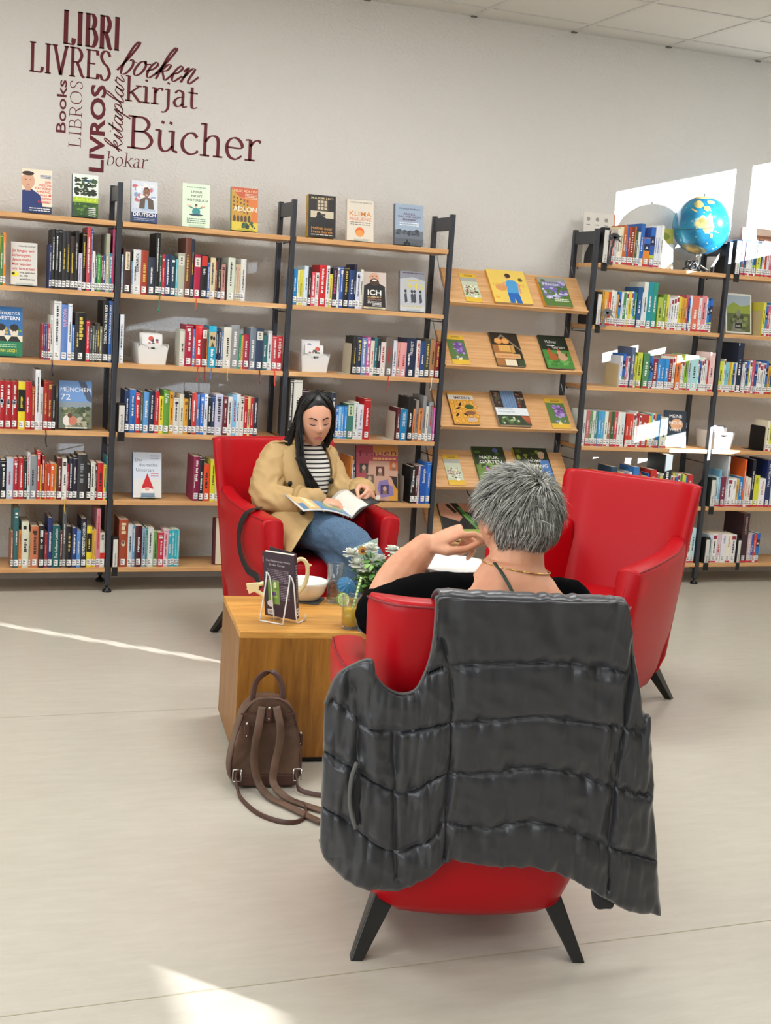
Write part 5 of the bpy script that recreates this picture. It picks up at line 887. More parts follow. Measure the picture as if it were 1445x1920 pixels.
# ================================================================ oak cube table
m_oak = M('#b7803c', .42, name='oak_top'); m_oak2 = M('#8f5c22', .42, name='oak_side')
def wood(m, c0, c1, c2, sc, planks):
    n, l, b = nodes(m); tc = n.new('ShaderNodeTexCoord'); mp = n.new('ShaderNodeMapping'); mp.inputs['Scale'].default_value = sc
    t = n.new('ShaderNodeTexNoise'); t.inputs['Scale'].default_value = 2.4; t.inputs['Detail'].default_value = 7; t.inputs['Roughness'].default_value = .62; t.inputs['Distortion'].default_value = .8
    r = n.new('ShaderNodeValToRGB'); e = r.color_ramp.elements; e[0].position = .3; e[0].color = (*lin(c0), 1); e[1].position = .7; e[1].color = (*lin(c2), 1); x = e.new(.5); x.color = (*lin(c1), 1)
    # planks of slightly different tone
    sp = n.new('ShaderNodeSeparateXYZ'); mu = n.new('ShaderNodeMath'); mu.operation = 'MULTIPLY'; mu.inputs[1].default_value = planks[1]; fl = n.new('ShaderNodeMath'); fl.operation = 'FLOOR'; wn = n.new('ShaderNodeTexWhiteNoise'); wn.noise_dimensions = '1D'
    hs = n.new('ShaderNodeHueSaturation'); mr = n.new('ShaderNodeMapRange'); mr.inputs[3].default_value = .84; mr.inputs[4].default_value = 1.12
    l.new(tc.outputs['Object'], mp.inputs[0]); l.new(mp.outputs[0], t.inputs['Vector']); l.new(t.outputs['Fac'], r.inputs[0]); l.new(tc.outputs['Object'], sp.inputs[0]); l.new(sp.outputs[planks[0]], mu.inputs[0]); l.new(mu.outputs[0], fl.inputs[0]); l.new(fl.outputs[0], wn.inputs['W']); l.new(wn.outputs['Value'], mr.inputs[0]); l.new(mr.outputs[0], hs.inputs['Value']); l.new(r.outputs[0], hs.inputs['Color']); l.new(hs.outputs[0], b.inputs['Base Color'])
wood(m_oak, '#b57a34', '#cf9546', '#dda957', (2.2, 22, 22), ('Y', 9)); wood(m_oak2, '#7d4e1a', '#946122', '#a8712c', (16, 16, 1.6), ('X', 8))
TZ = .463; TW, TD = .65, .525; TA = R(-7.2); TL = Vector((.054, -2.576, 0))
tb = thing('side_table', 'square oak block table with drinks and flowers on it', 'table', TL, TA)
q = MB(); q.box(.0, TW, 0, TD, TZ-.022, TZ); q.build('table_top', m_oak, tb, bevel=.0015)
q = MB(); q.box(0.0, TW, 0, .022, .022, TZ-.0221); q.box(0, TW, TD-.022, TD, .022, TZ-.0221); q.box(0, .022, .0221, TD-.0221, .022, TZ-.0221); q.box(TW-.022, TW, .0221, TD-.0221, .022, TZ-.0221)
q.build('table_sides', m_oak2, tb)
q = MB(); q.box(.015, TW-.015, .015, TD-.015, 0, .0219); q.build('plinth', m_black, tb)
# ================================================================ quilted vest over the near chair (in that chair's coordinates)
m_vest = M('#292a2f', .33, name='charcoal_nylon', spec=.55, Sheen_Weight=.15); m_bind = M('#5c5c5a', .6, name='grey_binding')
VT = [(-.395, .665), (-.376, .733), (-.343, .768), (-.305, .787), (-.294, .753), (-.267, .724), (-.232, .71), (-.199, .721), (-.181, .761), (-.171, .809), (-.168, .867), (-.17, .924), (-.168, .946), (-.11, .948), (-.002, .948), (.118, .951), (.202, .954), (.239, .956), (.255, .943), (.276, .873), (.295, .802), (.328, .69), (.349, .675)]
VB = [(-.383, .318), (-.371, .28), (-.346, .252), (-.31, .227), (-.265, .213), (-.207, .209), (-.164, .227), (-.134, .245), (-.116, .257), (-.103, .277), (-.084, .292), (-.062, .295), (-.036, .29), (.017, .28), (.074, .281), (.14, .276), (.194, .26), (.243, .238), (.286, .212), (.322, .192), (.359, .168), (.401, .154), (.46, .143)]
SEAMS = [[(-.184, .765), (-.126, .786), (-.018, .797), (.125, .805), (.285, .786)], [(-.378, .681), (-.33, .649), (-.3, .625), (-.219, .622), (-.115, .647), (-.003, .66), (.084, .67), (.179, .663), (.331, .641)],
 [(-.386, .55), (-.332, .523), (-.229, .47), (-.177, .476), (-.105, .52), (-.005, .523), (.076, .539), (.16, .535), (.295, .493), (.377, .472)], [(-.382, .409), (-.321, .378), (-.234, .317), (-.175, .322), (-.124, .353), (-.096, .393), (-.002, .379), (.086, .401), (.179, .387), (.295, .339), (.423, .294)],
 [(-.234, .621), (-.229, .501), (-.218, .37), (-.204, .243)], [(-.155, .851), (-.125, .767), (-.112, .644), (-.105, .517), (-.099, .4), (-.095, .3)], [(.28, .863), (.283, .74), (.29, .613), (.293, .483), (.298, .342), (.312, .219)], [(-.333, .717), (-.318, .562), (-.316, .505)]]
def vy(x, z):      # rear face of the draped vest
    y = -.308-(min(max(z, .2), .95)-.2)*.153
    return y+.55*max(0, -x-.27)**1.2+.35*max(0, x-.30)**1.3
SEG = []
for s_ in SEAMS:
    p_ = spline([(a, b, 0) for a, b in s_], 6); SEG += [(p_[i].x, p_[i].y, p_[i+1].x, p_[i+1].y) for i in range(len(p_)-1)]
def seamd(x, z):
    b = 9
    for x0, z0, x1, z1 in SEG:
        if abs(x-x0) > .09 or abs(z-z0) > .09: continue
        dx, dz = x1-x0, z1-z0; t = max(0, min(1, ((x-x0)*dx+(z-z0)*dz)/(dx*dx+dz*dz+1e-9))); d = math.hypot(x-x0-t*dx, z-z0-t*dz); b = min(b, d)
    return b
def vpt(x, z, e):
    d = min(seamd(x, z), e+.006); puff = .021*(1-math.exp(-d/.014))
    wr = 1-abs(NV(Vector((x*30, z*6, 2.2))))*2.4; wr2 = NV(Vector((x*85, z*13, 5.1))); wr3 = 1-abs(NV(Vector((x*16+z*9, z*14-x*5, 8.3))))*2.2
    near = math.exp(-d/.03)+.35*math.exp(-max(0, .94-z)/.06)
    return Vector((x+.0016*wr2, vy(x, z)-puff-(.0085*wr*(.35+1.1*near)*min(1, d/.006+.25)+.0042*wr2+.006*wr3), z))
vest = thing('quilted_vest', 'charcoal quilted vest draped over the back of the armchair', 'vest'); vest.matrix_world = TR(NEAR[0], (0, 0, NEAR[1]))
st_ = [p.to_2d() for p in spline([(a, b, 0) for a, b in VT], 8)]; sb_ = [p.to_2d() for p in spline([(a, b, 0) for a, b in VB], 8)]
q = MB(); NRW = 128; rg = []
for j in range(NRW+1):
    t = j/NRW; row = []
    for i in range(len(st_)):
        p = st_[i].lerp(sb_[i], t); L_ = (st_[i]-sb_[i]).length; e = min(t*L_+(.05 if p.y > .86 else 0), (1-t)*L_, i*.01, (len(st_)-1-i)*.008); row.append(vpt(p.x, p.y, e))
    rg.append(row)
q.rings(rg, None, True, False, False); q.build('back_panel', m_vest, vest, solid=.006)
def bnd(pts, r=.0045): 
    q = MB(); q.tube([Vector((p[0], vy(p[0], p[1])-.006, p[1])) for p in pts], r, n=6); return q
bnd([(p.x, p.y) for p in st_[:12*8+2]]).build('arm_hole_binding', m_bind, vest); bnd([(p.x, p.y) for p in sb_]).build('hem_binding', m_bind, vest)
bnd([(p.x, p.y) for p in st_[18*8-3:]]).build('edge_binding', m_bind, vest)
q = MB(); q.tube([Vector((a, vy(a, b)-.036, b)) for a, b in [(p.x, p.y) for p in spline([(-.319, .543, 0), (-.328, .498, 0), (-.326, .433, 0), (-.309, .375, 0)], 6)]], .0052, n=6); sl = q.build('pocket_edge', m_bind, vest)
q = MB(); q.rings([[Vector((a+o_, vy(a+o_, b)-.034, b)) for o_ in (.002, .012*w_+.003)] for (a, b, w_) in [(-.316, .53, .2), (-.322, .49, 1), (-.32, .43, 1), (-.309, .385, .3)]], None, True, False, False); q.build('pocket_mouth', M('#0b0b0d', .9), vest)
# part folded over the top of the chair, towards the seat
q = MB(); rg = []
for i in range(46):
    x = -.169+.425*i/45; w1 = .006*NV(Vector((x*60, 1, 2)))+.004*NV(Vector((x*130, 4, 2)))
    pr = [(-.425, .92), (-.436, .938), (-.436, .947), (-.422, .951), (-.385, .948), (-.345, .938), (-.312, .918), (-.296, .88)]
    rg.append([Vector((x, y+w1*.5, z+w1*(1 if 0 < k < 7 else .2)+.006*(k in (3, 4)))) for k, (y, z) in enumerate(pr)])
q.rings(rg, None, True, False, False); q.build('folded_collar', m_vest, vest, solid=.008, subsurf=1)
q = MB(); q.rings([[Vector((a, -.27, b)) for a, b in ((.281, .225), (.30, .235), (.34, .21), (.352, .18))], [Vector((a, -.285, b)) for a, b in ((.285, .19), (.305, .18), (.335, .165), (.347, .16))], [Vector((a, -.28, b)) for a, b in ((.29, .164), (.305, .141), (.325, .15), (.342, .146))]], None, True, False, False); q.build('front_panel_tip', M('#1d1c20', .5), vest, solid=.012, subsurf=2)
q = MB(); q.rings([[Vector((.335+.03*(i == 1), -.25, .69-.12*j)) if 0 else Vector((.325+.035*i, -.29+.02*i, .682-.028*i*0-.05*j)) for i in range(2)] for j in range(5)], None, True, False, False); q.build('side_flap', m_vest, vest, solid=.012, subsurf=1)
# ================================================================ brown leather backpack
m_bag = M('#5c4433', .5, name='brown_leather', spec=.4); vary(m_bag, 9, '#4c3728', '#6b5140', 5); _t, _b = bump_noise(m_bag, 120, .25, .003); m_bag2 = M('#4a2f25', .48, name='dark_brown_leather'); m_chr = M('#c2bfb8', .2, .95, name='nickel')
BPM = TR((.112, -2.752, .0), (R(-7), 0, R(-7.5)))
bag = thing('backpack', 'brown leather backpack standing on the floor against the oak table', 'backpack'); bag.matrix_world = BPM
OUT = [(-.1, .004), (-.118, .03), (-.121, .08), (-.108, .15), (-.093, .21), (-.078, .25), (-.05, .279), (-.02, .29), (.02, .29), (.05, .281), (.08, .255), (.097, .21), (.108, .15), (.118, .08), (.114, .03), (.1, .004)]
OUT = [(p.x, p.y) for p in spline([(a, b, 0) for a, b in OUT], 3)]
q = MB(); rg = []
for y, s in ((-.052, .78), (-.058, .9), (-.055, .96), (-.04, 1.0), (0, 1.03), (.04, 1.0), (.055, .9), (.058, .7)):
    rg.append([Vector((a*s, y+.012*math.sin(b*34)*(y < -.03)*.5+.006*NV(Vector((a*25, b*25, y*9)))*(y < 0), .145+(b-.145)*(1-(1-s)*.55)+(0.002))) for a, b in OUT])
q.rings(rg); q.build('bag_body', m_bag, bag, subsurf=1)
q = MB(); q.tube([Vector((a*.955, -.0555, .145+(b-.145)*.975)) for a, b in OUT[3:-3]], .0032, n=6); q.build('piping', m_bag2, bag)
q = MB(); q.box(-.1, .1, -.061, -.03, .002, .04); q.build('bottom_panel', m_bag2, bag, bevel=.006)
def ribbon(q, pts, w_, th, side):
    sp = spline(pts, 6); side = Vector(side).normalized(); rg = []
    for i, p in enumerate(sp):
        t = (sp[min(i+1, len(sp)-1)]-sp[max(i-1, 0)]).normalized(); s = (side-t*side.dot(t)).normalized(); n = t.cross(s)
        rg.append([p+s*w_*a+n*th*b for a, b in ((-1, -.6), (-.8, -1), (.8, -1), (1, -.6), (1, .6), (.8, 1), (-.8, 1), (-1, .6))])
    q.rings(rg)
q = MB(); ribbon(q, [(-.048, -.035, .262), (-.05, -.035, .29), (-.04, -.025, .335), (-.012, -.02, .363), (.02, -.02, .365), (.042, -.025, .335), (.047, -.035, .29), (.045, -.035, .26)], .0095, .0035, (1, .2, 0)); q.build('top_handle', m_bag2, bag)
for pts in ([(-.022, -.062, .262), (-.034, -.083, .2), (-.043, -.086, .14), (-.044, -.088, .08), (-.028, -.1, .02), (.0, -.16, -.008), (.04, -.22, -.016), (.085, -.29, -.026), (.13, -.36, -.034)], [(.024, -.062, .262), (.036, -.085, .2), (.034, -.088, .14), (.022, -.09, .08), (.018, -.1, .022), (.05, -.16, -.008), (.09, -.21, -.016), (.14, -.26, -.022), (.2, -.32, -.03)]):
    q = MB(); ribbon(q, pts, .0125, .0035, (1, 0, .1)); q.build('shoulder_strap', m_bag, bag)
q = MB(); ribbon(q, [(-.095, -.065, .05), (-.098, -.075, .02), (-.095, -.1, .0), (-.09, -.16, -.012), (-.055, -.27, -.026), (.0, -.335, -.034), (.055, -.345, -.036), (.09, -.3, -.03), (.1, -.23, -.022), (.075, -.19, -.014)], .008, .0028, (0, .15, 1)); q.build('webbing', m_bag2, bag)
q = MB(); ribbon(q, [(.1, -.066, .05), (.098, -.08, .02), (.1, -.11, .004), (.13, -.13, -.005), (.19, -.15, -.01), (.26, -.17, -.01)], .008, .0028, (0, .3, 1)); q.build('webbing', m_bag2, bag)
for x in (-.096, .1):
    q = MB()
    for a, b in (((-.013, .05), (.013, .05)), ((.013, .05), (.013, .012)), ((.013, .012), (-.013, .012)), ((-.013, .012), (-.013, .05))): q.tube([(x+a[0], -.071, a[1]+.01), (x+b[0], -.071, b[1]+.01)], .0024, n=6)
    q.build('buckle', m_chr, bag)
q = MB(); q.box(-.09, .09, -.0645, -.058, .236, .241); q.box(-.088, .088, -.0655, -.058, .204, .209); z1 = q.build('zip', m_bag2, bag)
for x, z, l in ((.0, .256, .04), (-.07, .206, .045), (.112, .165, .04)):
    q = MB(); q.box(x-.008, x+.008, -.072 if x < .1 else -.03, -.069 if x < .1 else -.027, z-l, z); p = q.build('zip_pull', m_bag2, bag, bevel=.002); q = MB(); q.ball((x, -.073 if x < .1 else -.031, z+.003), .005, None, 6); q.build('zip_slider', m_chr, p); q = MB(); q.ball((x, -.073 if x < .1 else -.031, z-l+.008), .003, None, 6); q.build('rivet', m_chr, p)
# ================================================================ black bag strap over the reading woman's armrest
q = MB(); ribbon(q, [(.255, .15, .664), (.29, .2, .668), (.325, .222, .668), (.350, .225, .652), (.358, .185, .6), (.358, .17, .53), (.355, .2, .46), (.350, .27, .41), (.346, .35, .40), (.35, .40, .36)], .0135, .002, (-.2, 1, .1))
o = q.build('bag_strap', M('#121113', .6)); o.matrix_world = TR(WCH[0], (0, 0, WCH[1])); tag(o, 'black bag strap hanging over the armrest of the reading woman\'s chair', 'strap')
# ================================================================ things on the table
m_glass = clear('clear_glass', '#fafdfd', .9); m_wat = clear('water', '#f0f6f7', .6); m_jui = M('#e8b414', .3, name='orange_juice', Subsurface_Weight=.1)
def tumbler(loc, r0, r1, h, lab, liq, lm):
    t = thing('drinking_glass', lab, 'glass', (loc[0], loc[1], TZ+.0006)); th = .0022
    q = MB(); q.lathe([(.001, 0), (r0*.92, 0), (r0, .003), (r1, h-.001), (r1-th*.5, h), (r1-th, h-.001), (r0-th, .012), (.001, .011)], n=32); q.build('glass_wall', m_glass, t)
    q = MB(); f = liq/h; q.lathe([(.001, .0125), (r0-th-.0006, .0135), (r0+(r1-r0)*f-th-.0006, liq), (.001, liq)], n=32); q.build('drink', lm, t)
    return t
tumbler((.51, -2.185), .029, .032, .148, 'tall glass of water behind the cocktail on the oak table', .085, m_wat)
jg = tumbler((.447, -2.566), .033, .037, .116, 'short glass of orange juice with a lime slice at the table edge', .072, m_jui)
def straw(a, b, lab, par=None):
    q = MB(); q.tube([a, Vector(a).lerp(Vector(b), .5), b], .0042, M('#cfe0a8', .35), n=10); a, b = Vector(a), Vector(b)
    for k in range(14): 
        c = a.lerp(b, (k+.3)/14); d = a.lerp(b, (k+.62)/14); q.tube([c, d], .0044, M('#6faa4c', .35), n=10)
    return tag(q.build('drinking_straw', None), lab, 'straw')
straw((.436, -2.572, .48), (.471, -2.574, .646), 'green striped straw in the orange juice glass')
jl = jg.location
q = MB(); LT = TR((.424, -2.535, .558), (R(78), R(4), R(12)))
def disc(q, r, z0, z1, m, n=28): q.prism([(r*math.cos(2*PI*k/n), r*math.sin(2*PI*k/n)) for k in range(n)], LT @ TR((0, 0, z0)), z1-z0, m)
disc(q, .0245, -.003, .003, M('#5f9a2c', .4)); disc(q, .0228, -.0032, .0032, M('#eef3cf', .45)); 
for k in range(9):
    a0, a1 = 2*PI*(k+.09)/9, 2*PI*(k+.91)/9; q.prism([(.003*math.cos((a0+a1)/2), .003*math.sin((a0+a1)/2))]+[(.0205*math.cos(a0+(a1-a0)*i/4), .0205*math.sin(a0+(a1-a0)*i/4)) for i in range(5)], LT @ TR((0, 0, -.0034)), .0068, M('#c9da74', .3))
q.tube([(.424, -2.541, .56), (.432, -2.545, .49)], .0016, M('#d8c68a', .5), n=6)
tag(q.build('lime_slice', None), 'lime slice on a pick at the rim of the orange juice glass', 'fruit')
q = MB(); UC = Vector((.452, -2.49, .598)); rg = []
UT = TR(UC, (R(52), 0, R(8)))
for r_, z in ((.001, .014), (.014, .008), (.026, .0), (.034, -.008)): rg.append([UT @ Vector((r_*math.cos(2*PI*k/24)*(1+.05*(k % 2)), r_*math.sin(2*PI*k/24)*(1+.05*(k % 2)), z+.0025*(k % 2)*r_/.03)) for k in range(24)])
q.rings(rg, M('#2a6a92', .55), False, True, False); q.tube([UT @ Vector((0, 0, .016)), UT @ Vector((0, 0, -.07))], .0013, M('#c8b07a', .6), n=5)
tag(q.build('paper_umbrella', None, solid=.0008), 'small blue paper cocktail umbrella stuck in the orange juice', 'umbrella')
# hidden third drink: its straw shows above the forearm
tumbler((.645, -2.402), .03, .034, .12, 'glass behind the raised forearm, only its straw showing', .06, m_wat); straw((.638, -2.404, .49), (.685, -2.386, .712), 'green straw sticking up behind the raised forearm')
# bowl, slate and the bird
q = MB(); q.lathe([(.001, 0), (.045, 0), (.05, .003), (.072, .03), (.083, .062), (.085, .072), (.082, .073), (.079, .062), (.067, .03), (.045, .007), (.001, .006)], (0, 0, 0), n=40)
tag(q.build('bowl', M('#e9ebe6', .25, name='white_ceramic'), None, (.405, -2.15, TZ+.0052)), 'white bowl on a slate coaster behind the bird ornament', 'bowl')
q = MB(); q.box(-.06, .06, -.06, .06, 0, .0045); tag(q.build('coaster', M('#4a4c50', .7), None, (.41, -2.15, TZ+.0004), (0, 0, R(-30)), bevel=.001), 'square grey slate coaster under the white bowl', 'coaster')
bird = thing('bird_ornament', 'cream bird-shaped ornament with arched neck beside the bowl', 'ornament')
BD = [(.175, -2.19, .523), (.216, -2.203, .539), (.251, -2.214, .553), (.287, -2.225, .571), (.31, -2.232, .589), (.324, -2.236, .613), (.338, -2.241, .634), (.356, -2.246, .641), (.371, -2.251, .63), (.378, -2.253, .608), (.378, -2.253, .577), (.37, -2.251, .544), (.351, -2.245, .517), (.328, -2.238, .498), (.292, -2.226, .486), (.254, -2.215, .488), (.226, -2.206, .502), (.203, -2.199, .515)]
sp = spline(BD, 4, True); sp.append(sp[0]); q = MB(); q.tube(sp, .0075, n=8, caps=False, up=(.3, .95, 0)); m_cream = M('#e3d6a6', .45, name='cream_wood'); q.build('bird_outline', m_cream, bird)
fv = Vector((.3, .953, 0)).normalized()*.007
for nm, tri in zip(('beak', 'tail'), ([(.372, -2.252, .630), (.391, -2.257, .621), (.379, -2.253, .608)], [(.168, -2.189, .538), (.21, -2.201, .545), (.215, -2.202, .522), (.18, -2.192, .502)])):
    q = MB(); v = [Vector(p) for p in tri]; n = len(v); q.add([p-fv for p in v]+[p+fv for p in v], [list(range(n))[::-1], list(range(n, 2*n))]+[(i, (i+1) % n, n+(i+1) % n, n+i) for i in range(n)]); q.build(nm, m_cream, bird)
q = MB(); q.tube([(.318, -2.236, .49), (.33, -2.24, .475), (.342, -2.25, TZ+.006)], .007, n=8); q.tube([(.262, -2.217, .487), (.262, -2.22, TZ+.006)], .007, n=8); q.build('bird_feet', m_cream, bird)
# purple garden book on a white wire stand, back cover towards the camera
def a_back(A, W, H):
    A.rect(0, 0, W, H, '#3c2c38'); A.rect(W*.14, H*.2, W*.5, H*.58, '#7a9a4a'); blots(A, W*.16, H*.22, W*.5, H*.56, 12, ['#8aae54', '#6a8a3c', '#94b85c'], .006, .012); A.ell(W*.33, H*.36, W*.07, W*.07, '#6a4a8a'); A.rect(W*.32, H*.2, W*.335, H*.36, '#4a6a2c'); blots(A, W*.3, H*.42, W*.46, H*.56, 8, ['#d8dcae', '#e4e8c8'], .003, .006); A.text('Das Pflegewunder-Prinzip', W*.12, H*.86, H*.045, '#cbbcc4', 'l', .004, W*.76); A.text('für den Garten', W*.2, H*.8, H*.045, '#cbbcc4', 'l', .004, W*.5)
    smalltext(A, W*.14, W*.82, H*.74, 8, H*.026, H*.01, '#9a8a98'); smalltext(A, W*.54, W*.84, H*.5, 9, H*.026, H*.01, '#9a8a98'); A.ell(W*.2, H*.2, W*.1, W*.1, '#d8d2d6'); A.rect(W*.1, H*.03, W*.32, H*.11, '#e8e6e2'); 
    for i in range(9): A.rect(W*(.12+.02*i), H*.045, W*(.128+.02*i), H*.095, '#22202a')
    A.rect(W*.02, H*.84, W*.04, H*.93, '#8aa8d0')
BKM = TR((.184, -2.407, TZ+.014), (R(11), 0, R(-44))) 
q = MB(); W_, H_, T_ = .122, .238, .02; cb = M('#3a2b36', .4)
q.box(0, W_, 0, .002, 0, H_, cb); q.box(W_-.002, W_+.0015, 0, T_, 0, H_, cb)
q.add([(W_, T_, 0), (W_, T_, H_), (.0, T_+.03, H_), (.0, T_+.03, 0), (W_, T_+.002, 0), (W_, T_+.002, H_), (0, T_+.032, H_), (0, T_+.032, 0)], [(0, 1, 2, 3), (7, 6, 5, 4), (0, 4, 5, 1), (1, 5, 6, 2), (2, 6, 7, 3), (3, 7, 4, 0)], cb)
A = Art(q, Matrix(((1, 0, 0, 0), (0, 0, -1, 0), (0, 1, 0, 0), (0, 0, 0, 1)))); a_back(A, W_, H_)
A2 = Art(q, Matrix(((0, 0, 1, W_+.0015), (1, 0, 0, 0), (0, 1, 0, 0), (0, 0, 0, 1)))); A2.rect(.003, .012, T_-.003, .04, '#e8e8e4'); A2.rect(.005, .018, T_-.008, .025, '#22222a'); A2.rect(.005, .029, T_-.006, .034, '#22222a'); smalltext(A2, .008, .013, .2, 14, .01, .006, '#cfc4ca')
o = q.build('garden_book', None); o.matrix_world = BKM; tag(o, 'purple-brown garden book, back cover turned to the camera, in a wire stand', 'book')
q = MB(); q.add([(.004, .002, .003), (W_-.002, .002, .003), (W_-.002, T_, .003), (.004, T_, .003)]+[(.004, .002, H_-.003), (W_-.002, .002, H_-.003), (W_-.002, T_, H_-.003), (.004, T_, H_-.003)], [(0, 1, 2, 3), (7, 6, 5, 4), (0, 4, 5, 1), (1, 5, 6, 2), (2, 6, 7, 3), (3, 7, 4, 0)], m_page); q.build('page_block', None, o)
q = MB(); m_wire = M('#e6e6e2', .3, name='white_wire'); zt = TZ+.0032
wp = lambda u, v, z: BKM @ Vector((u, v, z))
def gp(u, v): p = TR((.184, -2.407, 0), (0, 0, R(-44))) @ Vector((u, v, 0)); return Vector((p.x, p.y, zt))
q.tube([gp(.005, -.045), gp(.095, -.045)], .0026, n=8)
for u in (.005, .095):
    tip_ = wp(u+.012, -.006, .165); q.tube([gp(u, -.045)]+spline([gp(u, -.045), tip_-Vector((0, 0, .03))+Vector((0, 0, 0)), tip_, wp(u+.026, -.006, .135), wp(u+.03, -.005, .03), gp(u+.031, .004)], 6), .0026, n=8); q.tube([gp(u+.031, .004), gp(u+.031, .062)], .0026, n=8); q.tube([gp(u+.031, .062), gp(u+.031, .062)+Vector((0, 0, .02))], .0026, n=8)
tag(q.build('wire_stand', m_wire), 'white wire book stand holding the purple garden book', 'stand')
# bouquet in a dark pot, card standing behind it
q = MB(); q.lathe([(.001, 0), (.04, 0), (.05, .05), (.047, .075), (.043, .075), (.042, .05), (.001, .045)], n=28); pot = q.build('flower_pot', M('#1f211f', .5), None, (.655, -2.215, TZ+.0006)); 
pot.name = 'flower_bouquet'; tag(pot, 'bouquet of white carnations and one orange daisy in a dark pot', 'flowers')
RF = random.Random(6); PO = Vector((.655, -2.215, TZ))
FLW = [(.570, -2.175, .645), (.585, -2.205, .612), (.638, -2.196, .668), (.668, -2.215, .634), (.703, -2.225, .612), (.716, -2.221, .668), (.654, -2.225, .622), (.606, -2.23, .60), (.735, -2.205, .635)]
def blossom(c, r, par):
    q = MB(); c = Vector(c)-PO
    for ring, (n_, rr, tilt) in enumerate(((12, .95, -.25), (12, 1.0, .25), (11, .85, .7), (8, .65, 1.1), (5, .4, 1.4))):
        for k in range(n_):
            a = 2*PI*(k+.5*ring)/n_+RF.uniform(-.15, .15); u = Vector((math.cos(a), math.sin(a), 0)); s = Vector((-u.y, u.x, 0)); up = Vector((0, 0, 1)); d = (u*math.cos(tilt)+up*math.sin(tilt)); l = r*rr
            b = c+u*r*.1; m = b+d*l*.6; e = b+d*l+up*RF.uniform(-.1, .15)*r; wd = r*.32
            q.add([b, m-s*wd, e-s*wd*.7, e+d*r*.06, e+s*wd*.7, m+s*wd], [(0, 1, 2, 3), (0, 3, 4, 5)], None, True)
    f = q.build('blossom', M('#eef0e6', .6), par); q = MB(); q.tube([c-Vector((0, 0, .004)), c.lerp(Vector((0, 0, .05)), .5)+Vector((RF.uniform(-.006, .006), RF.uniform(-.006, .006), -.006)), Vector((RF.uniform(-.02, .02), RF.uniform(-.02, .02), .05))], .0018, n=5); q.build('stalk', M('#4f7a34', .6), f)
for c in FLW: blossom(c, RF.uniform(.025, .031), pot)
c = Vector((.603, -2.2, .662))-PO; q = MB()
for k in range(11):
    a = 2*PI*k/11; u = Vector((math.cos(a), -.75, math.sin(a))) if 0 else Vector((math.cos(a), -.35, math.sin(a))); s = Vector((-math.sin(a), 0, math.cos(a))); b = c+u*.004; e = c+Vector((u.x, -.2, u.z))*.02; q.add([b, (b+e)/2-s*.004, e, (b+e)/2+s*.004], [(0, 1, 2, 3)], M('#e8a24a', .5))
q.ball(c+Vector((0, -.006, 0)), .0075, M('#5a3420', .7), 8); f = q.build('daisy', None, pot); q = MB(); q.tube([c, c.lerp(Vector((0, 0, .05)), .5)+Vector((-.004, 0, 0)), (0, 0, .05)], .0016, n=5); q.build('stalk', M('#4f7a34', .6), f)
q = MB(); mL = [M('#578a3e', .5), M('#86b25a', .5), M('#356030', .5)]
for i in range(150):
    a = RF.uniform(0, 2*PI); rr = RF.uniform(.01, .085); z = RF.uniform(.05, .165); b = Vector((rr*math.cos(a)*.8, rr*math.sin(a)*.6, z)); d = Vector((math.cos(a+RF.uniform(-.6, .6)), math.sin(a+RF.uniform(-.6, .6)), RF.uniform(-.4, .6))).normalized(); s = d.cross(Vector((0, 0, 1))).normalized(); l = RF.uniform(.028, .05); n_ = s.cross(d); w1 = l*.27
    q.add([b, b+d*l*.35-s*w1+n_*.002, b+d*l*.75-s*w1*.7, b+d*l-n_*.005, b+d*l*.75+s*w1*.7, b+d*l*.35+s*w1+n_*.002, b+d*l*.5+n_*.006], [(0, 1, 6), (1, 2, 6), (2, 3, 6), (3, 4, 6), (4, 5, 6), (5, 0, 6)], RF.choice(mL), True)
for i in range(22):
    a = RF.uniform(0, 2*PI); q.tube([(0, 0, .045), (.03*math.cos(a), .025*math.sin(a), .1), (.065*math.cos(a), .045*math.sin(a), .14)], .0014, mL[2], n=4)
lv = q.build('leaves', None, pot); lv['kind'] = 'stuff'
q = MB(); ct = [(.606, -2.105, .655), (.69, -2.13, .697), (.70, -2.13, .55), (.63, -2.105, .51)]; v = [Vector(p) for p in ct]; n = Vector((.1, -.98, .1))*.003
n = Vector((.26, .96, 0))*.002; q.add([p for p in v]+[p+n for p in v], [(0, 1, 2, 3), (7, 6, 5, 4), (0, 4, 5, 1), (1, 5, 6, 2), (2, 6, 7, 3), (3, 7, 4, 0)], M('#b8d0c4', .5))
def cpt(u, w_): return v[3].lerp(v[2], u).lerp(v[0].lerp(v[1], u), w_)-n*.3
for i in range(7):
    u = .45+.07*i; q.add([cpt(u-.012, .3), cpt(u+.012, .3), cpt(u+.05*(-1)**i, .95-.06*(i % 3))], [(0, 1, 2)], M('#6a9a4c', .5))
q.add([cpt(.9, .3), cpt(.97, .3), cpt(.97, .62), cpt(.9, .62)], [(0, 1, 2, 3)], M('#3a5aa8', .5))
q.tube([Vector((.663, -2.112, TZ+.002)), v[3].lerp(v[2], .5)+Vector((0, .004, 0))], .002, M('#8aa48a', .5), n=6)
tag(q.build('greeting_card', None), 'pale green card with grass pattern standing behind the bouquet', 'card')
# grey booklets at the near edge of the table
q = MB(); q.box(-.06, .06, -.05, .05, 0, .004); q.box(-.058, .062, -.052, .046, .0042, .007); tag(q.build('booklet', M('#6c7478', .5), None, (.52, -2.585, TZ+.0005), (0, 0, R(8))), 'blue-grey booklets at the near table edge behind the armrest', 'booklet')
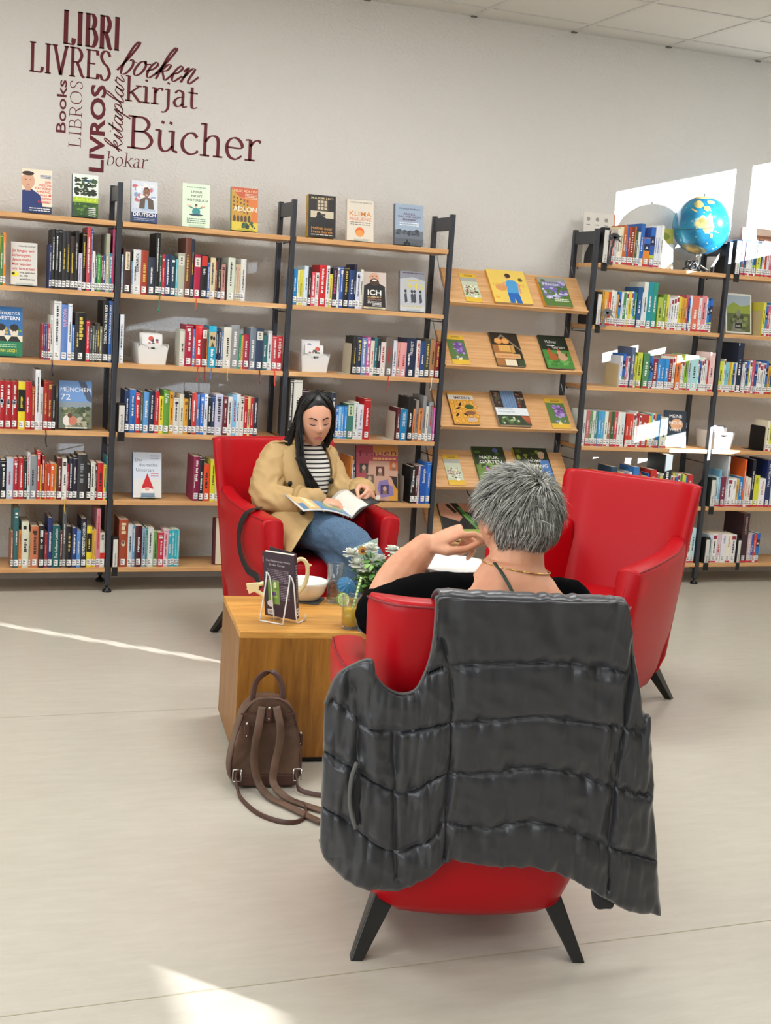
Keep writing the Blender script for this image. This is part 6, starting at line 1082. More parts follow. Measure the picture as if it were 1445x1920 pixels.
# plate held in front of the grey-haired person
q = MB(); q.lathe([(.001, 0), (.06, 0), (.1, .014), (.118, .02), (.118, .0225), (.1, .0165), (.06, .004), (.001, .004)], n=40); o = q.build('plate', M('#eef0ef', .2)); o.matrix_world = TR(NEAR[0], (0, 0, NEAR[1])) @ TR((-.03, .25, .866)); tag(o, 'white plate held in front of the grey-haired person', 'plate')
# ================================================================ words on the wall, cut from dark red film
m_word = M('#64101b', .6, name='dark_red_film')
YWD = YW-.0006
def pen(q, strokes, T, wmax, wmin, nib, cap=True):
    """broad pen: stroke width depends on its direction; T maps glyph space to wall x,z"""
    for st in strokes:
        pts = st; 
        for i in range(len(pts)-1):
            a, b = Vector(pts[i]), Vector(pts[i+1])
            if (b-a).length < 1e-6: continue
        L_, R_ = [], []
        for i, p in enumerate(pts):
            t = Vector(pts[min(i+1, len(pts)-1)])-Vector(pts[max(i-1, 0)])
            if t.length < 1e-9: t = Vector((1, 0))
            t.normalize(); ang = math.atan2(t.y, t.x); w_ = wmin+(wmax-wmin)*abs(math.sin(ang-nib))**1.3; n = Vector((-t.y, t.x))*w_/2; L_.append(Vector(p)+n); R_.append(Vector(p)-n)
        vs = [T(v.x, v.y) for v in L_]+[T(v.x, v.y) for v in R_]; n = len(L_); q.add(vs, [(i, i+1, n+i+1, n+i) for i in range(n-1)])
def cv(*p, n=7): return [(v.x, v.y) for v in spline([(a, b, 0) for a, b in p], n)]
def ln(a, b): return [a, ((a[0]+b[0])/2, (a[1]+b[1])/2), b]
def sf(x, y, w_=.16): return ln((x-w_, y), (x+w_, y))      # serif
A1 = 1.0
GL = {  # width, strokes; caps are 1.0 tall
 'L': (.62, [ln((.15, 0), (.15, 1)), ln((.03, .98), (.29, .98)), cv((.03, .02), (.3, .02), (.52, .03), (.58, .2))]),
 'I': (.34, [ln((.17, 0), (.17, 1)), sf(.17, .98, .13), sf(.17, .02, .13)]),
 'B': (.66, [ln((.15, 0), (.15, 1)), sf(.12, .98, .1), sf(.12, .02, .1), cv((.15, .97), (.4, .96), (.52, .78), (.42, .57), (.16, .53)), cv((.16, .53), (.45, .52), (.6, .28), (.46, .04), (.15, .03))]),
 'R': (.68, [ln((.15, 0), (.15, 1)), sf(.12, .98, .1), sf(.15, .02, .13), cv((.15, .97), (.4, .96), (.54, .76), (.43, .53), (.16, .5)), cv((.34, .5), (.46, .3), (.56, .08), (.68, .0))]),
 'V': (.7, [ln((.1, .98), (.36, .0)), ln((.36, .0), (.6, .98)), sf(.1, .98, .12), sf(.6, .98, .1)]),
 'E': (.58, [ln((.15, 0), (.15, 1)), ln((.03, .97), (.52, .97)), ln((.52, .98), (.54, .82)), ln((.15, .52), (.44, .52)), ln((.03, .03), (.54, .03)), ln((.54, .02), (.57, .2))]),
 'S': (.56, [cv((.48, .82), (.38, .97), (.2, .97), (.1, .8), (.2, .6), (.38, .46), (.47, .24), (.36, .04), (.18, .02), (.06, .18))]),
 'O': (.8, [cv((.4, .98), (.14, .82), (.07, .5), (.14, .17), (.4, .02), (.66, .17), (.73, .5), (.66, .82), (.4, .98), n=8)]),
 'k': (.58, [ln((.14, 0), (.14, 1.02)), ln((.02, .99), (.14, 1.0)), sf(.14, .02, .12), ln((.48, .62), (.15, .3)), cv((.24, .38), (.4, .16), (.5, .03), (.6, .02)), sf(.47, .64, .1)]),
 'i': (.3, [ln((.15, 0), (.15, .66)), ln((.03, .64), (.15, .66)), sf(.15, .02, .12), cv((.14, .86), (.15, .9), (.16, .94))]),
 'r': (.44, [ln((.15, 0), (.15, .66)), ln((.03, .64), (.15, .66)), sf(.15, .02, .13), cv((.15, .45), (.24, .6), (.34, .66), (.42, .6))]),
 'j': (.3, [cv((.17, .66), (.17, .2), (.16, -.1), (.06, -.26), (-.06, -.28)), ln((.05, .64), (.17, .66)), cv((.15, .86), (.16, .9), (.17, .94))]),
 'a': (.52, [cv((.1, .54), (.2, .66), (.34, .62), (.37, .5), (.37, .1), (.42, .02), (.52, .05)), cv((.37, .42), (.2, .36), (.08, .2), (.14, .03), (.27, .04), (.37, .16))]),
 't': (.38, [cv((.16, .86), (.16, .15), (.22, .02), (.36, .06)), ln((.03, .63), (.36, .63))]),
 'u': (.62, [cv((.14, .66), (.14, .2), (.22, .03), (.34, .05), (.46, .2)), ln((.46, .66), (.46, .06)), ln((.02, .64), (.14, .66)), ln((.34, .64), (.46, .66)), ln((.46, .06), (.58, .02))]),
 'ü': None,
 'c': (.5, [cv((.44, .54), (.34, .66), (.2, .63), (.08, .42), (.1, .15), (.25, .01), (.4, .05), (.47, .14))]),
 'h': (.62, [ln((.14, 0), (.14, 1.02)), ln((.02, .99), (.14, 1.0)), sf(.14, .02, .12), cv((.14, .44), (.26, .62), (.4, .64), (.47, .5), (.47, .02)), sf(.47, .02, .12)]),
 'e': (.52, [cv((.09, .36), (.44, .37), (.42, .56), (.28, .67), (.13, .58), (.07, .34), (.14, .08), (.3, .0), (.46, .12))]),
 'b': (.56, [cv((.13, 1.02), (.13, .1), (.24, .01), (.42, .1), (.48, .34), (.42, .58), (.28, .65), (.14, .5)), ln((.02, .99), (.13, 1.0))]),
 'o': (.56, [cv((.28, .66), (.12, .55), (.07, .33), (.13, .1), (.28, .0), (.43, .1), (.49, .33), (.43, .55), (.28, .66))])}
GL['ü'] = (.62, GL['u'][1]+[cv((.19, .86), (.2, .9), (.21, .94)), cv((.39, .86), (.4, .9), (.41, .94))])
SC = {  # joined script, x-height .5
 'b': (.42, [cv((-.02, .1), (.14, .5), (.26, .95), (.2, 1.02), (.12, .8), (.08, .3), (.14, .02), (.28, .05), (.36, .28), (.3, .46), (.24, .44), (.46, .4))]),
 'o': (.4, [cv((.26, .48), (.12, .42), (.06, .18), (.14, .02), (.28, .1), (.33, .32), (.26, .48), (.3, .4), (.46, .42))]),
 'e': (.34, [cv((.0, .2), (.18, .28), (.26, .42), (.18, .5), (.08, .34), (.08, .1), (.18, .01), (.36, .2))]),
 'k': (.44, [cv((-.02, .15), (.16, .6), (.26, .96), (.19, 1.0), (.1, .7), (.06, 0)), cv((.08, .22), (.2, .46), (.31, .48), (.28, .32), (.14, .26)), cv((.14, .26), (.24, .12), (.34, .0), (.48, .2))]),
 'n': (.46, [cv((.0, .34), (.08, .47), (.1, .4), (.06, .0)), cv((.07, .14), (.2, .44), (.29, .47), (.3, .36), (.26, .1), (.34, .0), (.52, .24))]),
 'i': (.24, [cv((.0, .2), (.12, .48), (.08, .1), (.14, .0), (.28, .2)), cv((.16, .66), (.17, .69), (.18, .72))]),
 't': (.26, [cv((.0, .2), (.14, .6), (.18, .8), (.1, .3), (.1, .06), (.18, 0), (.3, .2)), ln((.02, .55), (.3, .57))]),
 'a': (.42, [cv((.3, .42), (.18, .49), (.07, .3), (.08, .06), (.18, .02), (.3, .3), (.34, .46), (.28, .14), (.34, .0), (.46, .2))]),
 'p': (.42, [cv((.0, .2), (.12, .5), (.1, .2), (.02, -.42)), cv((.08, .1), (.2, .44), (.32, .48), (.34, .26), (.24, .04), (.1, .06), (.2, .02), (.46, .2))]),
 'l': (.24, [cv((.0, .15), (.18, .6), (.26, .94), (.18, 1.0), (.1, .6), (.08, .1), (.15, 0), (.28, .2))]),
 'r': (.34, [cv((.0, .2), (.12, .52), (.14, .44), (.26, .42), (.2, .1), (.26, 0), (.4, .2))])}
def word(name, txt, x0, z0, hgt_, wid, lab, wmax, wmin, nib, G_=GL, slant=0, rot=0, gap=.06, xsc=None):
    tot = sum(G_[c][0] for c in txt)+gap*(len(txt)-1); k = wid/tot; q = MB(); cx = 0
    c_, s_ = math.cos(rot), math.sin(rot)
    for ch in txt:
        w_, sts = G_[ch]
        def T(u, v, cx=cx):
            a = (cx+u)*k+slant*v*hgt_; b = v*hgt_; return Vector((x0+a*c_-b*s_, YWD, z0+a*s_+b*c_))
        # strokes are laid out in real proportions before the pen width is applied
        for st in sts:
            pp = [(p[0]*k/hgt_, p[1]) for p in st]
            pen(q, [pp], lambda u, v, T=T: T(u*hgt_/k, v), wmax, wmin, nib)
        cx += w_+gap
    return tag(q.build(name, m_word, solid=.0006), lab, 'wall lettering')
word('wall_lettering', 'LIBRI', -.262, 2.766, .165, .285, 'dark red film word in narrow capitals, topmost of the wall words', .135, .04, 0, gap=.1)
word('wall_lettering', 'LIVRES', -.425, 2.612, .145, .41, 'dark red film word in wide thin-footed capitals, second from top', .11, .05, 0, gap=.02)
word('wall_lettering', 'boeken', .01, 2.655, .165, .40, 'dark red script word beside the two topmost capital words', .085, .02, -.2, SC, .42, R(-1), gap=0)
word('wall_lettering', 'kirjat', .055, 2.525, .125, .385, 'dark red serif word between the script word and the largest word', .125, .05, .25, gap=.0)
word('wall_lettering', 'Bücher', .075, 2.29, .165, .72, 'largest dark red serif wall word with two dots over its second letter', .115, .045, .25, gap=.0)
word('wall_lettering', 'bokar', -.03, 2.193, .07, .215, 'small thin dark red word at the foot of the wall words', .09, .03, .4, slant=.1, gap=.0)
word('wall_lettering', 'LIBROS', -.158, 2.262, .062, .335, 'thin dark red vertical word in serif capitals, third column from left', .09, .035, .2, rot=R(90), gap=.05)
word('wall_lettering', 'kitaplar', .052, 2.265, .09, .37, 'slim dark red vertical script word beside the bold vertical one', .085, .03, -.2, SC, .3, R(90), gap=.0)
def sansword(txt, x0, z0, size, wid, bold, lab):
    q = MB(); vs, fs, a0, a1 = text_mesh(txt, bold); k = wid/(a1-a0)
    q.add([Vector((x0-v[1]*size, YWD, z0+(v[0]-a0)*k)) for v in vs], fs); return tag(q.build('wall_lettering', m_word, solid=.0006), lab, 'wall lettering')
sansword('Books', -.237, 2.33, .068, .26, .012, 'small dark red vertical word, outermost at the left of the wall words')
sansword('LIVROS', -.042, 2.152, .102, .435, .03, 'bold dark red vertical word in block capitals between two thin vertical words')
# ================================================================ people
NV = noise.noise
def bake(q, voxel, smooth=4, disp=None, sm_f=.5, post=None):
    """fuse overlapping closed shapes into one continuous surface, relax it, then add folds"""
    o = q.build('tmp', None, remesh=voxel); dg = bpy.context.evaluated_depsgraph_get(); me = bpy.data.meshes.new_from_object(o.evaluated_get(dg))
    m0 = o.data; bpy.data.objects.remove(o); bpy.data.meshes.remove(m0)
    bm = bmesh.new(); bm.from_mesh(me)
    for _ in range(smooth): bmesh.ops.smooth_vert(bm, verts=bm.verts, factor=sm_f, use_axis_x=True, use_axis_y=True, use_axis_z=True)
    bm.normal_update()
    if disp:
        mv = [(v, v.normal*disp(v.co, v.normal)) for v in bm.verts]
        for v, d in mv: v.co += d
    if post: post(bm)
    for f in bm.faces: f.smooth = True
    bm.to_mesh(me); bm.free(); me.update()
    return me
def obj(name, me, mats, parent=None):
    me.name = name; me.materials.clear()
    for m in (mats if isinstance(mats, (list, tuple)) else [mats]): me.materials.append(m)
    o = bpy.data.objects.new(name, me); COL.objects.link(o)
    if parent is not None: o.parent = parent
    return o
def oval(c, rx, ry, n=20, tilt=None, p=2.0):
    out = []
    for k in range(n):
        a = 2*PI*k/n; cs, sn = math.cos(a), math.sin(a)
        v = Vector((rx*math.copysign(abs(cs)**(2/p), cs), ry*math.copysign(abs(sn)**(2/p), sn), 0))
        if tilt is not None: v = tilt @ v
        out.append(Vector(c)+v)
    return out
def limb(q, pts, radii, n=14, per=5, mat=None):
    sp = spline(pts, per); rr = [x.x for x in spline([(r, 0, 0) for r in radii], per)]
    q.tube(sp, rr, mat, n=n); q.ball(sp[0], rr[0]*.98, mat, 8); q.ball(sp[-1], rr[-1]*.98, mat, 8)
def G(x, s): return math.exp(-(x/s)**2)
def head_pt(a, ph, H, sharp=1.0, infl=0.0):
    """surface of a head, a = azimuth from the face (+y) towards +x, ph = elevation"""
    d = Vector((math.sin(a)*math.cos(ph), math.cos(a)*math.cos(ph), math.sin(ph)))
    x, y, z = .355*d.x, (.43 if d.y > 0 else .47)*d.y, .5*d.z
    low = max(0, -z-.08)/.42
    x *= 1-.36*low**1.3; y *= (1-.10*low) if y > 0 else (1-.62*low**.9)
    if z > 0: x *= 1+.05*G(z-.2, .2)
    if y > 0:
        f = y/.43; y += f*(.02*G(x, .3)-.01)
        nose = (.105*G(z+.115, .06)+.06*G(z+.04, .07)+.022*G(z-.04, .06))*G(x, .046+.022*G(z+.12, .05)); y += nose*sharp*f
        y -= .036*f*(G(x-.145, .075)+G(x+.145, .075))*G(z-.02, .05)
        y += .014*f*(G(x-.14, .1)+G(x+.14, .1))*G(z-.105, .035)
        y += .018*f*G(z+.245, .022)*G(x, .1)+.020*f*G(z+.285, .024)*G(x, .085)-.012*f*G(z+.264, .008)*G(x, .11)
        y += .026*f*G(z+.43, .06)*G(x, .09); y -= .016*f*G(z+.345, .03)*G(x, .1)
        y += .016*f*(G(x-.2, .08)+G(x+.2, .08))*G(z+.08, .09)
    p = Vector((x, y, z))*H
    return p + d*infl
def head_grid(q, H, T, infl=0, na=56, nz=44, mat=None):
    rg = []
    for i in range(1, nz): rg.append([T @ head_pt(2*PI*k/na, -PI/2+PI*i/nz, H, 1, infl) for k in range(na)])
    q.rings(rg, mat)
def face_dir(x, z):
    """azimuth and elevation on the head for a face position x, z in head heights"""
    ph = math.asin(max(-1, min(1, z/.5))); return math.asin(max(-1, min(1, x/(.355*math.cos(ph)*(1-.36*(max(0, -z-.08)/.42)**1.3))))), ph
def face_patch(q, pts, H, T, infl, mat):
    vs = []
    for x, z in pts: a, ph = face_dir(x, z); vs.append(T @ head_pt(a, ph, H, 1, infl))
    c = sum(vs, Vector())/len(vs); q.add(vs+[c+(vs[0]-c)*0], [(i, (i+1) % len(vs), len(vs)) for i in range(len(vs))], mat, True)
def ear(q, T, H, s):
    rg = []
    for i, (zz, w_) in enumerate(((-.17, .02), (-.14, .045), (-.06, .06), (.03, .075), (.085, .06), (.1, .02))):
        rg.append([T @ (Vector((s*(.325+.05+dx*.03), -.02+.1*(zz)+dy*w_*.9, zz))*H) for dx, dy in ((-1.8, .7), (0, 1), (1, .4), (.9, -.4), (0, -1), (-1.8, -.6))])
    q.rings(rg)
def hand(q, W_, d, n, ts, L, curls, thumb, spread=.1, taper=1.0):
    """W_ wrist, d towards the fingertips, n back of the hand, ts = which side (along d x n) the thumb is on, L hand length"""
    d = Vector(d).normalized(); n = Vector(n); n = (n-d*n.dot(d)).normalized(); s = d.cross(n)*ts; W_ = Vector(W_)
    def at(a, b, c): return W_+d*a*L+s*b*L+n*c*L
    rg = []
    for a, w_, t, o_ in ((-.12, .15, .11, 0), (.0, .155, .105, 0), (.12, .19, .1, .01), (.28, .215, .09, .0), (.42, .215, .075, 0), (.5, .19, .06, 0)):
        rg.append([at(a, (w_)*math.cos(2*PI*k/14)+o_, t*math.sin(2*PI*k/14)) for k in range(14)])
    q.rings(rg)
    lens = (.44, .49, .45, .36); offs = (.155, .055, -.05, -.145)
    for i in range(4):
        r = .047*L*(1 if i < 3 else .88); p = at(.44-.02*abs(i-1), offs[i], .0); dirv = (d+s*spread*(1.2-i*.8)).normalized(); ang = 0; pts = [p-dirv*.08*L, p]
        for seg, f in enumerate((.46, .3, .24)):
            ang += curls[i][seg]; v = dirv*math.cos(ang)-n*math.sin(ang); p = p+v*lens[i]*f*L; pts.append(p)
        q.tube(pts, [r*1.05, r*1.08, r*1.0, r*.92, r*.74], n=10); q.ball(pts[-1], r*.76, None, 6); q.ball(pts[2], r*1.03, None, 6)
    tp = [at(.04, .12, -.02), at(*thumb[0]), at(*thumb[1]), at(*thumb[2])]
    q.tube(tp, [.075*L, .068*L, .056*L, .044*L], n=10); q.ball(tp[-1], .046*L, None, 6)
    return at
m_skinW = M('#d8a184', .5, name='skin_light', Subsurface_Weight=.12, Subsurface_Scale=.01); m_skinN = M('#cf9473', .52, name='skin_tan', Subsurface_Weight=.12, Subsurface_Scale=.01)
vary(m_skinN, 14, '#c88a68', '#d79f7e', 4)
m_coat = M('#b99a68', .75, name='beige_gabardine'); bump_noise(m_coat, 900, .12, .001); m_coat2 = M('#a88957', .78, name='beige_seam')
m_denim = M('#4d6784', .85, name='denim'); vary(m_denim, 420, '#3c546e', '#5f7c99', 2); m_hair = M('#0c0a0a', .42, name='black_hair', spec=.5); m_btn = M('#15120f', .3, name='dark_button')
m_shirt = M('#e8e6e0', .8, name='striped_knit')
def _stripes():
    n, l, b = nodes(m_shirt); tc = n.new('ShaderNodeTexCoord'); sp = n.new('ShaderNodeSeparateXYZ'); mu = n.new('ShaderNodeMath'); mu.operation = 'MULTIPLY'; mu.inputs[1].default_value = 52
    fr = n.new('ShaderNodeMath'); fr.operation = 'FRACT'; gt = n.new('ShaderNodeMath'); gt.operation = 'GREATER_THAN'; gt.inputs[1].default_value = .62; mx = n.new('ShaderNodeMix'); mx.data_type = 'RGBA'; mx.inputs[6].default_value = (*lin('#e4e2dc'), 1); mx.inputs[7].default_value = (*lin('#1a1a1c'), 1)
    l.new(tc.outputs['Object'], sp.inputs[0]); l.new(sp.outputs['Z'], mu.inputs[0]); l.new(mu.outputs[0], fr.inputs[0]); l.new(fr.outputs[0], gt.inputs[0]); l.new(gt.outputs[0], mx.inputs[0]); l.new(mx.outputs[2], b.inputs['Base Color'])
_stripes()
# ---------------------------------------------------------------- the reading woman (in the coordinates of her armchair)
WM = TR(WCH[0], (0, 0, WCH[1]))
HW = .236
HT = TR((-.05, .03, 1.042), (0, 0, -R(14))) @ TR((0, 0, 0), (-R(9), 0, R(0))) @ TR((0, 0, 0), (0, R(4), 0), (.84, .95, 1.05))
q = MB(); head_grid(q, HW, HT); ear(q, HT, HW, 1); ear(q, HT, HW, -1)
limb(q, [(-.05, .0, .985), (-.05, -.03, .93), (-.05, -.06, .87)], [.05, .052, .066])
q.rings([oval((-.055, -.085, z), rx, ry) for z, rx, ry in ((.5, .15, .11), (.62, .13, .1), (.76, .14, .105), (.86, .13, .075), (.9, .08, .055))])
limb(q, [(.07, -.08, .86), (.15, .02, .69), (.02, .235, .7)], [.045, .042, .033]); limb(q, [(-.16, -.08, .86), (-.2, .04, .71), (-.235, .21, .742)], [.05, .045, .034])
limb(q, [(.07, -.06, .53), (-.02, .4, .555), (-.09, .52, .46), (-.2, .6, .2)], [.06, .05, .04, .035]); limb(q, [(-.1, -.06, .53), (-.05, .36, .5), (-.05, .42, .42), (-.1, .44, .1)], [.06, .05, .04, .035])
CU = (R(18), R(22), R(15))
hand(q, (.015, .24, .703), (-.86, .45, -.10), (-.1, .25, .95), -1, .185, [CU, CU, (R(22), R(26), R(18)), (R(26), R(28), R(20))], ((.2, .28, -.06), (.36, .3, -.1), (.5, .26, -.14)))
hand(q, (-.238, .215, .745), (.25, .90, -.12), (-.72, .1, .62), 1, .185, [(R(38), R(48), R(30)), (R(45), R(52), R(34)), (R(50), R(55), R(38)), (R(52), R(58), R(40))], ((.2, .26, -.1), (.36, .28, -.2), (.5, .2, -.26)))
woman = obj('person', bake(q, .0045, 2), m_skinW); woman.matrix_world = WM
tag(woman, 'dark-haired woman in a beige trench coat and jeans, legs crossed, reading a magazine', 'person')
# face features, each following the face
def brow(s):
    q = MB(); face_patch(q, [(s*.055, .085), (s*.1, .108), (s*.17, .118), (s*.225, .095), (s*.22, .088), (s*.165, .1), (s*.1, .09), (s*.058, .068)], HW, HT, .0022, None); return q.build('eyebrow', M('#1d1512', .7), woman)
def lid(s):
    q = MB(); face_patch(q, [(s*.085, .0), (s*.115, .022), (s*.15, .028), (s*.19, .018), (s*.21, -.004), (s*.15, -.012)], HW, HT, .0024, None); l = q.build('eyelid', M('#c08a72', .5), woman)
    q = MB(); face_patch(q, [(s*.08, -.002), (s*.11, -.006), (s*.15, -.009), (s*.19, -.006), (s*.222, .004), (s*.2, -.016), (s*.15, -.024), (s*.11, -.02)], HW, HT, .003, None); q.build('eyelash', M('#141010', .6), l)
for s in (-1, 1): brow(s); lid(s)
q = MB(); face_patch(q, [(-.095, -.262), (-.05, -.240), (-.015, -.232), (0, -.238), (.015, -.232), (.05, -.240), (.095, -.262), (0, -.266)], HW, HT, .002, None); face_patch(q, [(-.095, -.263), (0, -.268), (.095, -.263), (.06, -.293), (0, -.303), (-.06, -.293)], HW, HT, .002, None); q.build('lips', M('#c04f6c', .4), woman)
q = MB()
for s in (-1, 1): face_patch(q, [(s*.022, -.158), (s*.04, -.15), (s*.05, -.158), (s*.035, -.166)], HW, HT, .0016, None)
q.build('nostrils', M('#6e3e30', .6), woman)
# coat
def folds(sc, amp, st=(1, 1, 1)):
    def f(co, n):
        u = co.x*.55+co.y*.25+co.z*.8; v = co.x*.8-co.z*.55; w_ = co.y*.9
        a = NV(Vector((u*sc*1.7, v*sc*.5, w_*sc*.6))); b = NV(Vector((v*sc*1.5+3, u*sc*.6, w_*sc*.5+7))); c = NV(co*sc*2.5)
        return amp*((1-abs(a)*2.4)*.6+(1-abs(b)*2.6)*.35+c*.12-.3)
    return f
q = MB()
q.rings([oval((cx, cyy, z), rx, ry, 24, None, 2.3) for cx, cyy, z, rx, ry in ((-.01, -.07, .46, .185, .15), (-.01, -.07, .54, .185, .155), (-.025, -.085, .64, .16, .145), (-.04, -.085, .73, .162, .148), (-.047, -.085, .8, .165, .145), (-.047, -.085, .855, .155, .12), (-.047, -.08, .892, .125, .095), (-.047, -.07, .92, .09, .075), (-.047, -.06, .94, .07, .062))])
limb(q, [(.07, -.085, .862), (.128, -.04, .79), (.165, .025, .69), (.115, .13, .68), (.035, .225, .7)], [.07, .074, .074, .066, .06], 16); limb(q, [(-.155, -.085, .858), (-.175, -.03, .79), (-.188, .045, .712), (-.21, .12, .716), (-.235, .195, .738)], [.066, .068, .066, .06, .052], 16)
coat = obj('trench_coat', bake(q, .008, 5, folds(17, .0135)), m_coat, woman)
# skirt of the coat over the right thigh, hanging beside it
def sheet(name, A, B, m, parent, th=.005, nu=14, nv=12, bulge=(0, 0, 0), amp=.004, sc=30, mats=None):
    A = spline(A, 5); B = spline(B, 5); q = MB(); rg = []
    for j in range(nv+1):
        t = j/nv; row = []
        for i in range(len(A)):
            a, b = A[i], B[min(i, len(B)-1)]; p = a.lerp(b, t)+Vector(bulge)*(4*t*(1-t)); p = p+Vector((NV(p*sc), NV(p*sc+Vector((5, 5, 5))), NV(p*sc+Vector((9, 2, 4)))))*amp; row.append(p)
        rg.append(row)
    q.rings(rg, None, True, False, False); return q.build(name, m, parent, solid=th, subsurf=1)
sheet('coat_skirt', [(.225, -.02, .60), (.222, .1, .6), (.16, .14, .645), (.09, .15, .655), (.02, .15, .66)], [(.215, .375, .475), (.21, .39, .505), (.17, .38, .56), (.11, .34, .615), (.05, .29, .645)], m_coat, coat, .006, bulge=(0, 0, .018))
# shirt front, lapels, collar
def tor(x, z, o=0.0):    # front of the coat's torso
    tb_ = [(.54, -.01, -.07, .185, .155), (.64, -.025, -.085, .16, .145), (.73, -.04, -.085, .162, .148), (.8, -.047, -.085, .165, .145), (.855, -.047, -.085, .155, .12), (.892, -.047, -.08, .125, .095), (.92, -.047, -.07, .09, .075), (.95, -.047, -.06, .07, .06)]
    v = [lerp([(r[0], r[k]) for r in tb_], z) for k in (1, 2, 3, 4)]; u = max(-1, min(1, (x-v[0])/v[2])); return Vector((x, v[1]+v[3]*(1-abs(u)**2.3)**(1/2.3)+o, z))
def strip(name, L_, R_, o, m, parent, th=.004, nu=8, amp=0.0):
    q = MB(); rg = []; Ls = spline([(a, b, 0) for a, b in L_], 5); Rs = spline([(a, b, 0) for a, b in R_], 5)
    for a, b in zip(Ls, Rs):
        rg.append([tor(a.x+(b.x-a.x)*i/nu, a.y+(b.y-a.y)*i/nu, o+amp*math.sin(PI*i/nu)) for i in range(nu+1)])
    q.rings(rg, None, True, False, False); return q.build(name, m, parent, solid=th)
strip('striped_top', [(-.085, .945), (-.11, .9), (-.13, .84), (-.125, .76), (-.115, .68), (-.105, .6)], [(-.025, .945), (.01, .9), (.012, .84), (-.01, .76), (-.035, .68), (-.05, .6)], .009, m_shirt, woman, .004, 10, .006)
lapR = strip('lapel', [(-.012, .945), (.02, .9), (.03, .84), (-.003, .74), (-.045, .62)], [(.045, .912), (.105, .86), (.105, .795), (.05, .715), (-.03, .62)], .02, m_coat, coat, .009)
lapL = strip('lapel', [(-.1, .945), (-.13, .9), (-.14, .84), (-.135, .74), (-.115, .62)], [(-.12, .915), (-.172, .87), (-.18, .825), (-.15, .74), (-.118, .62)], .02, m_coat, coat, .009)
for lp, ed in ((lapR, [(.045, .912), (.105, .86), (.105, .795), (.05, .715), (-.03, .62)]), (lapL, [(-.12, .915), (-.172, .87), (-.18, .825), (-.15, .74), (-.118, .62)])):
    q = MB(); q.tube([tor(a.x, a.y, .0235) for a in spline([(a, b, 0) for a, b in ed], 5)], .0032, n=6); q.build('lapel_edge', m_coat2, lp)
q = MB(); q.tube(spline([tor(.02, .925, .012), (.018, -.06, .948), (-.015, -.12, .955), (-.08, -.12, .955), (-.112, -.06, .948), tor(-.115, .925, .012)], 6), .014, n=8, flat=1.0); q.build('collar', m_coat, coat)
for x, z, sx in ((.07, .752, 1), (-.128, .765, 1)):
    p = tor(x, z, .026); q = MB(); q.ball(p, .0135, None, 8, (1, .45, 1)); q.build('button', m_btn, coat)
p = Vector((.115, .285, .66)); q = MB(); q.ball(p, .0135, None, 8, (1, .7, .8)); q.build('button', m_btn, coat)
q = MB(); q.tube([(-.125, .0, .888), (-.16, -.04, .905), (-.185, -.075, .91)], .013, n=6, flat=.3); q.build('epaulette', m_coat, coat)
q = MB(); q.tube([(.02, -.03, .925), (.06, -.06, .93), (.105, -.085, .918)], .014, n=6, flat=.3); q.build('epaulette', m_coat, coat)
def cuff(a, b, r, btn):
    a, b = Vector(a), Vector(b); q = MB(); q.tube([a, a.lerp(b, .5), b], [r, r*1.03, r], n=18); c = q.build('cuff_strap', m_coat2, coat)
    q = MB(); q.ball(btn, .0125, None, 8, (1, .7, 1)); q.build('button', m_btn, c)
cuff((.082, .172, .688), (.066, .19, .692),   .073, (.08, .25, .655)); cuff((-.231, .158, .727), (-.234, .176, .732), .066, (-.29, .19, .715))
# jeans
q = MB()
q.rings([oval((-.01, -.07, z), rx, ry, 20) for z, rx, ry in ((.45, .17, .13), (.5, .185, .15), (.56, .18, .145), (.62, .165, .13))])
limb(q, [(.07, -.04, .54), (.04, .2, .57), (-.015, .4, .572), (-.06, .495, .53), (-.115, .555, .43), (-.2, .62, .2)], [.095, .09, .08, .076, .072, .066], 18)
limb(q, [(-.1, -.04, .535), (-.07, .2, .52), (-.045, .36, .49), (-.05, .43, .42), (-.08, .46, .3), (-.1, .45, .12)], [.095, .09, .08, .075, .07, .065], 18)
trou = obj('jeans', bake(q, .008, 4, folds(20, .006, (1, 1, 1))), m_denim, woman)
for pts in ([(-.2, .62, .18), (-.205, .64, .14), (-.22, .7, .11)], [(-.1, .45, .1), (-.1, .47, .05), (-.1, .54, .04)]):
    q = MB(); limb(q, pts, [.045, .044, .034]); q.build('shoe', M('#1c1a1a', .5), woman)
# long black hair: a close cap and falling locks
q = MB(); rg = []
na, nz = 72, 44
def capm(a, ph):     # degrees above the hairline: a parted fringe round the face, low at the back
    aa = abs((a+PI) % (2*PI)-PI)*180/PI; pd = ph*180/PI; t = max(0, min(1, (aa-62)/34)); t = t*t*(3-2*t)
    return pd-((43-max(0, aa-20)*.42)*(1-t)-52*t)
for i in range(1, nz):
    ph = -PI/2+PI*i/nz; rg.append([HT @ head_pt(2*PI*k/na, ph, HW, 0, -.004+.0115*max(0, min(1, (capm(2*PI*k/na, ph)+6)/12))) for k in range(na)])
q.rings(rg)
RH = random.Random(12)
def lock(q, pts, r, jit, seg=7, flat=.55, fr=None, tip=.25):
    P_ = [Vector(p)+Vector((RH.gauss(0, jit), RH.gauss(0, jit), RH.gauss(0, jit*.4))) for p in pts]; sp = spline(P_, 4); n = len(sp)
    q.tube(sp, [r*(.55+.45*min(1, i/(n*.2)))*(1 if i < n*.7 else 1-(1-tip)*(i-n*.7)/(n*.3)) for i in range(n)], n=5, flat=flat)
def hp(a, ph, o): return HT @ head_pt(R(a), R(ph), HW, 0, o)
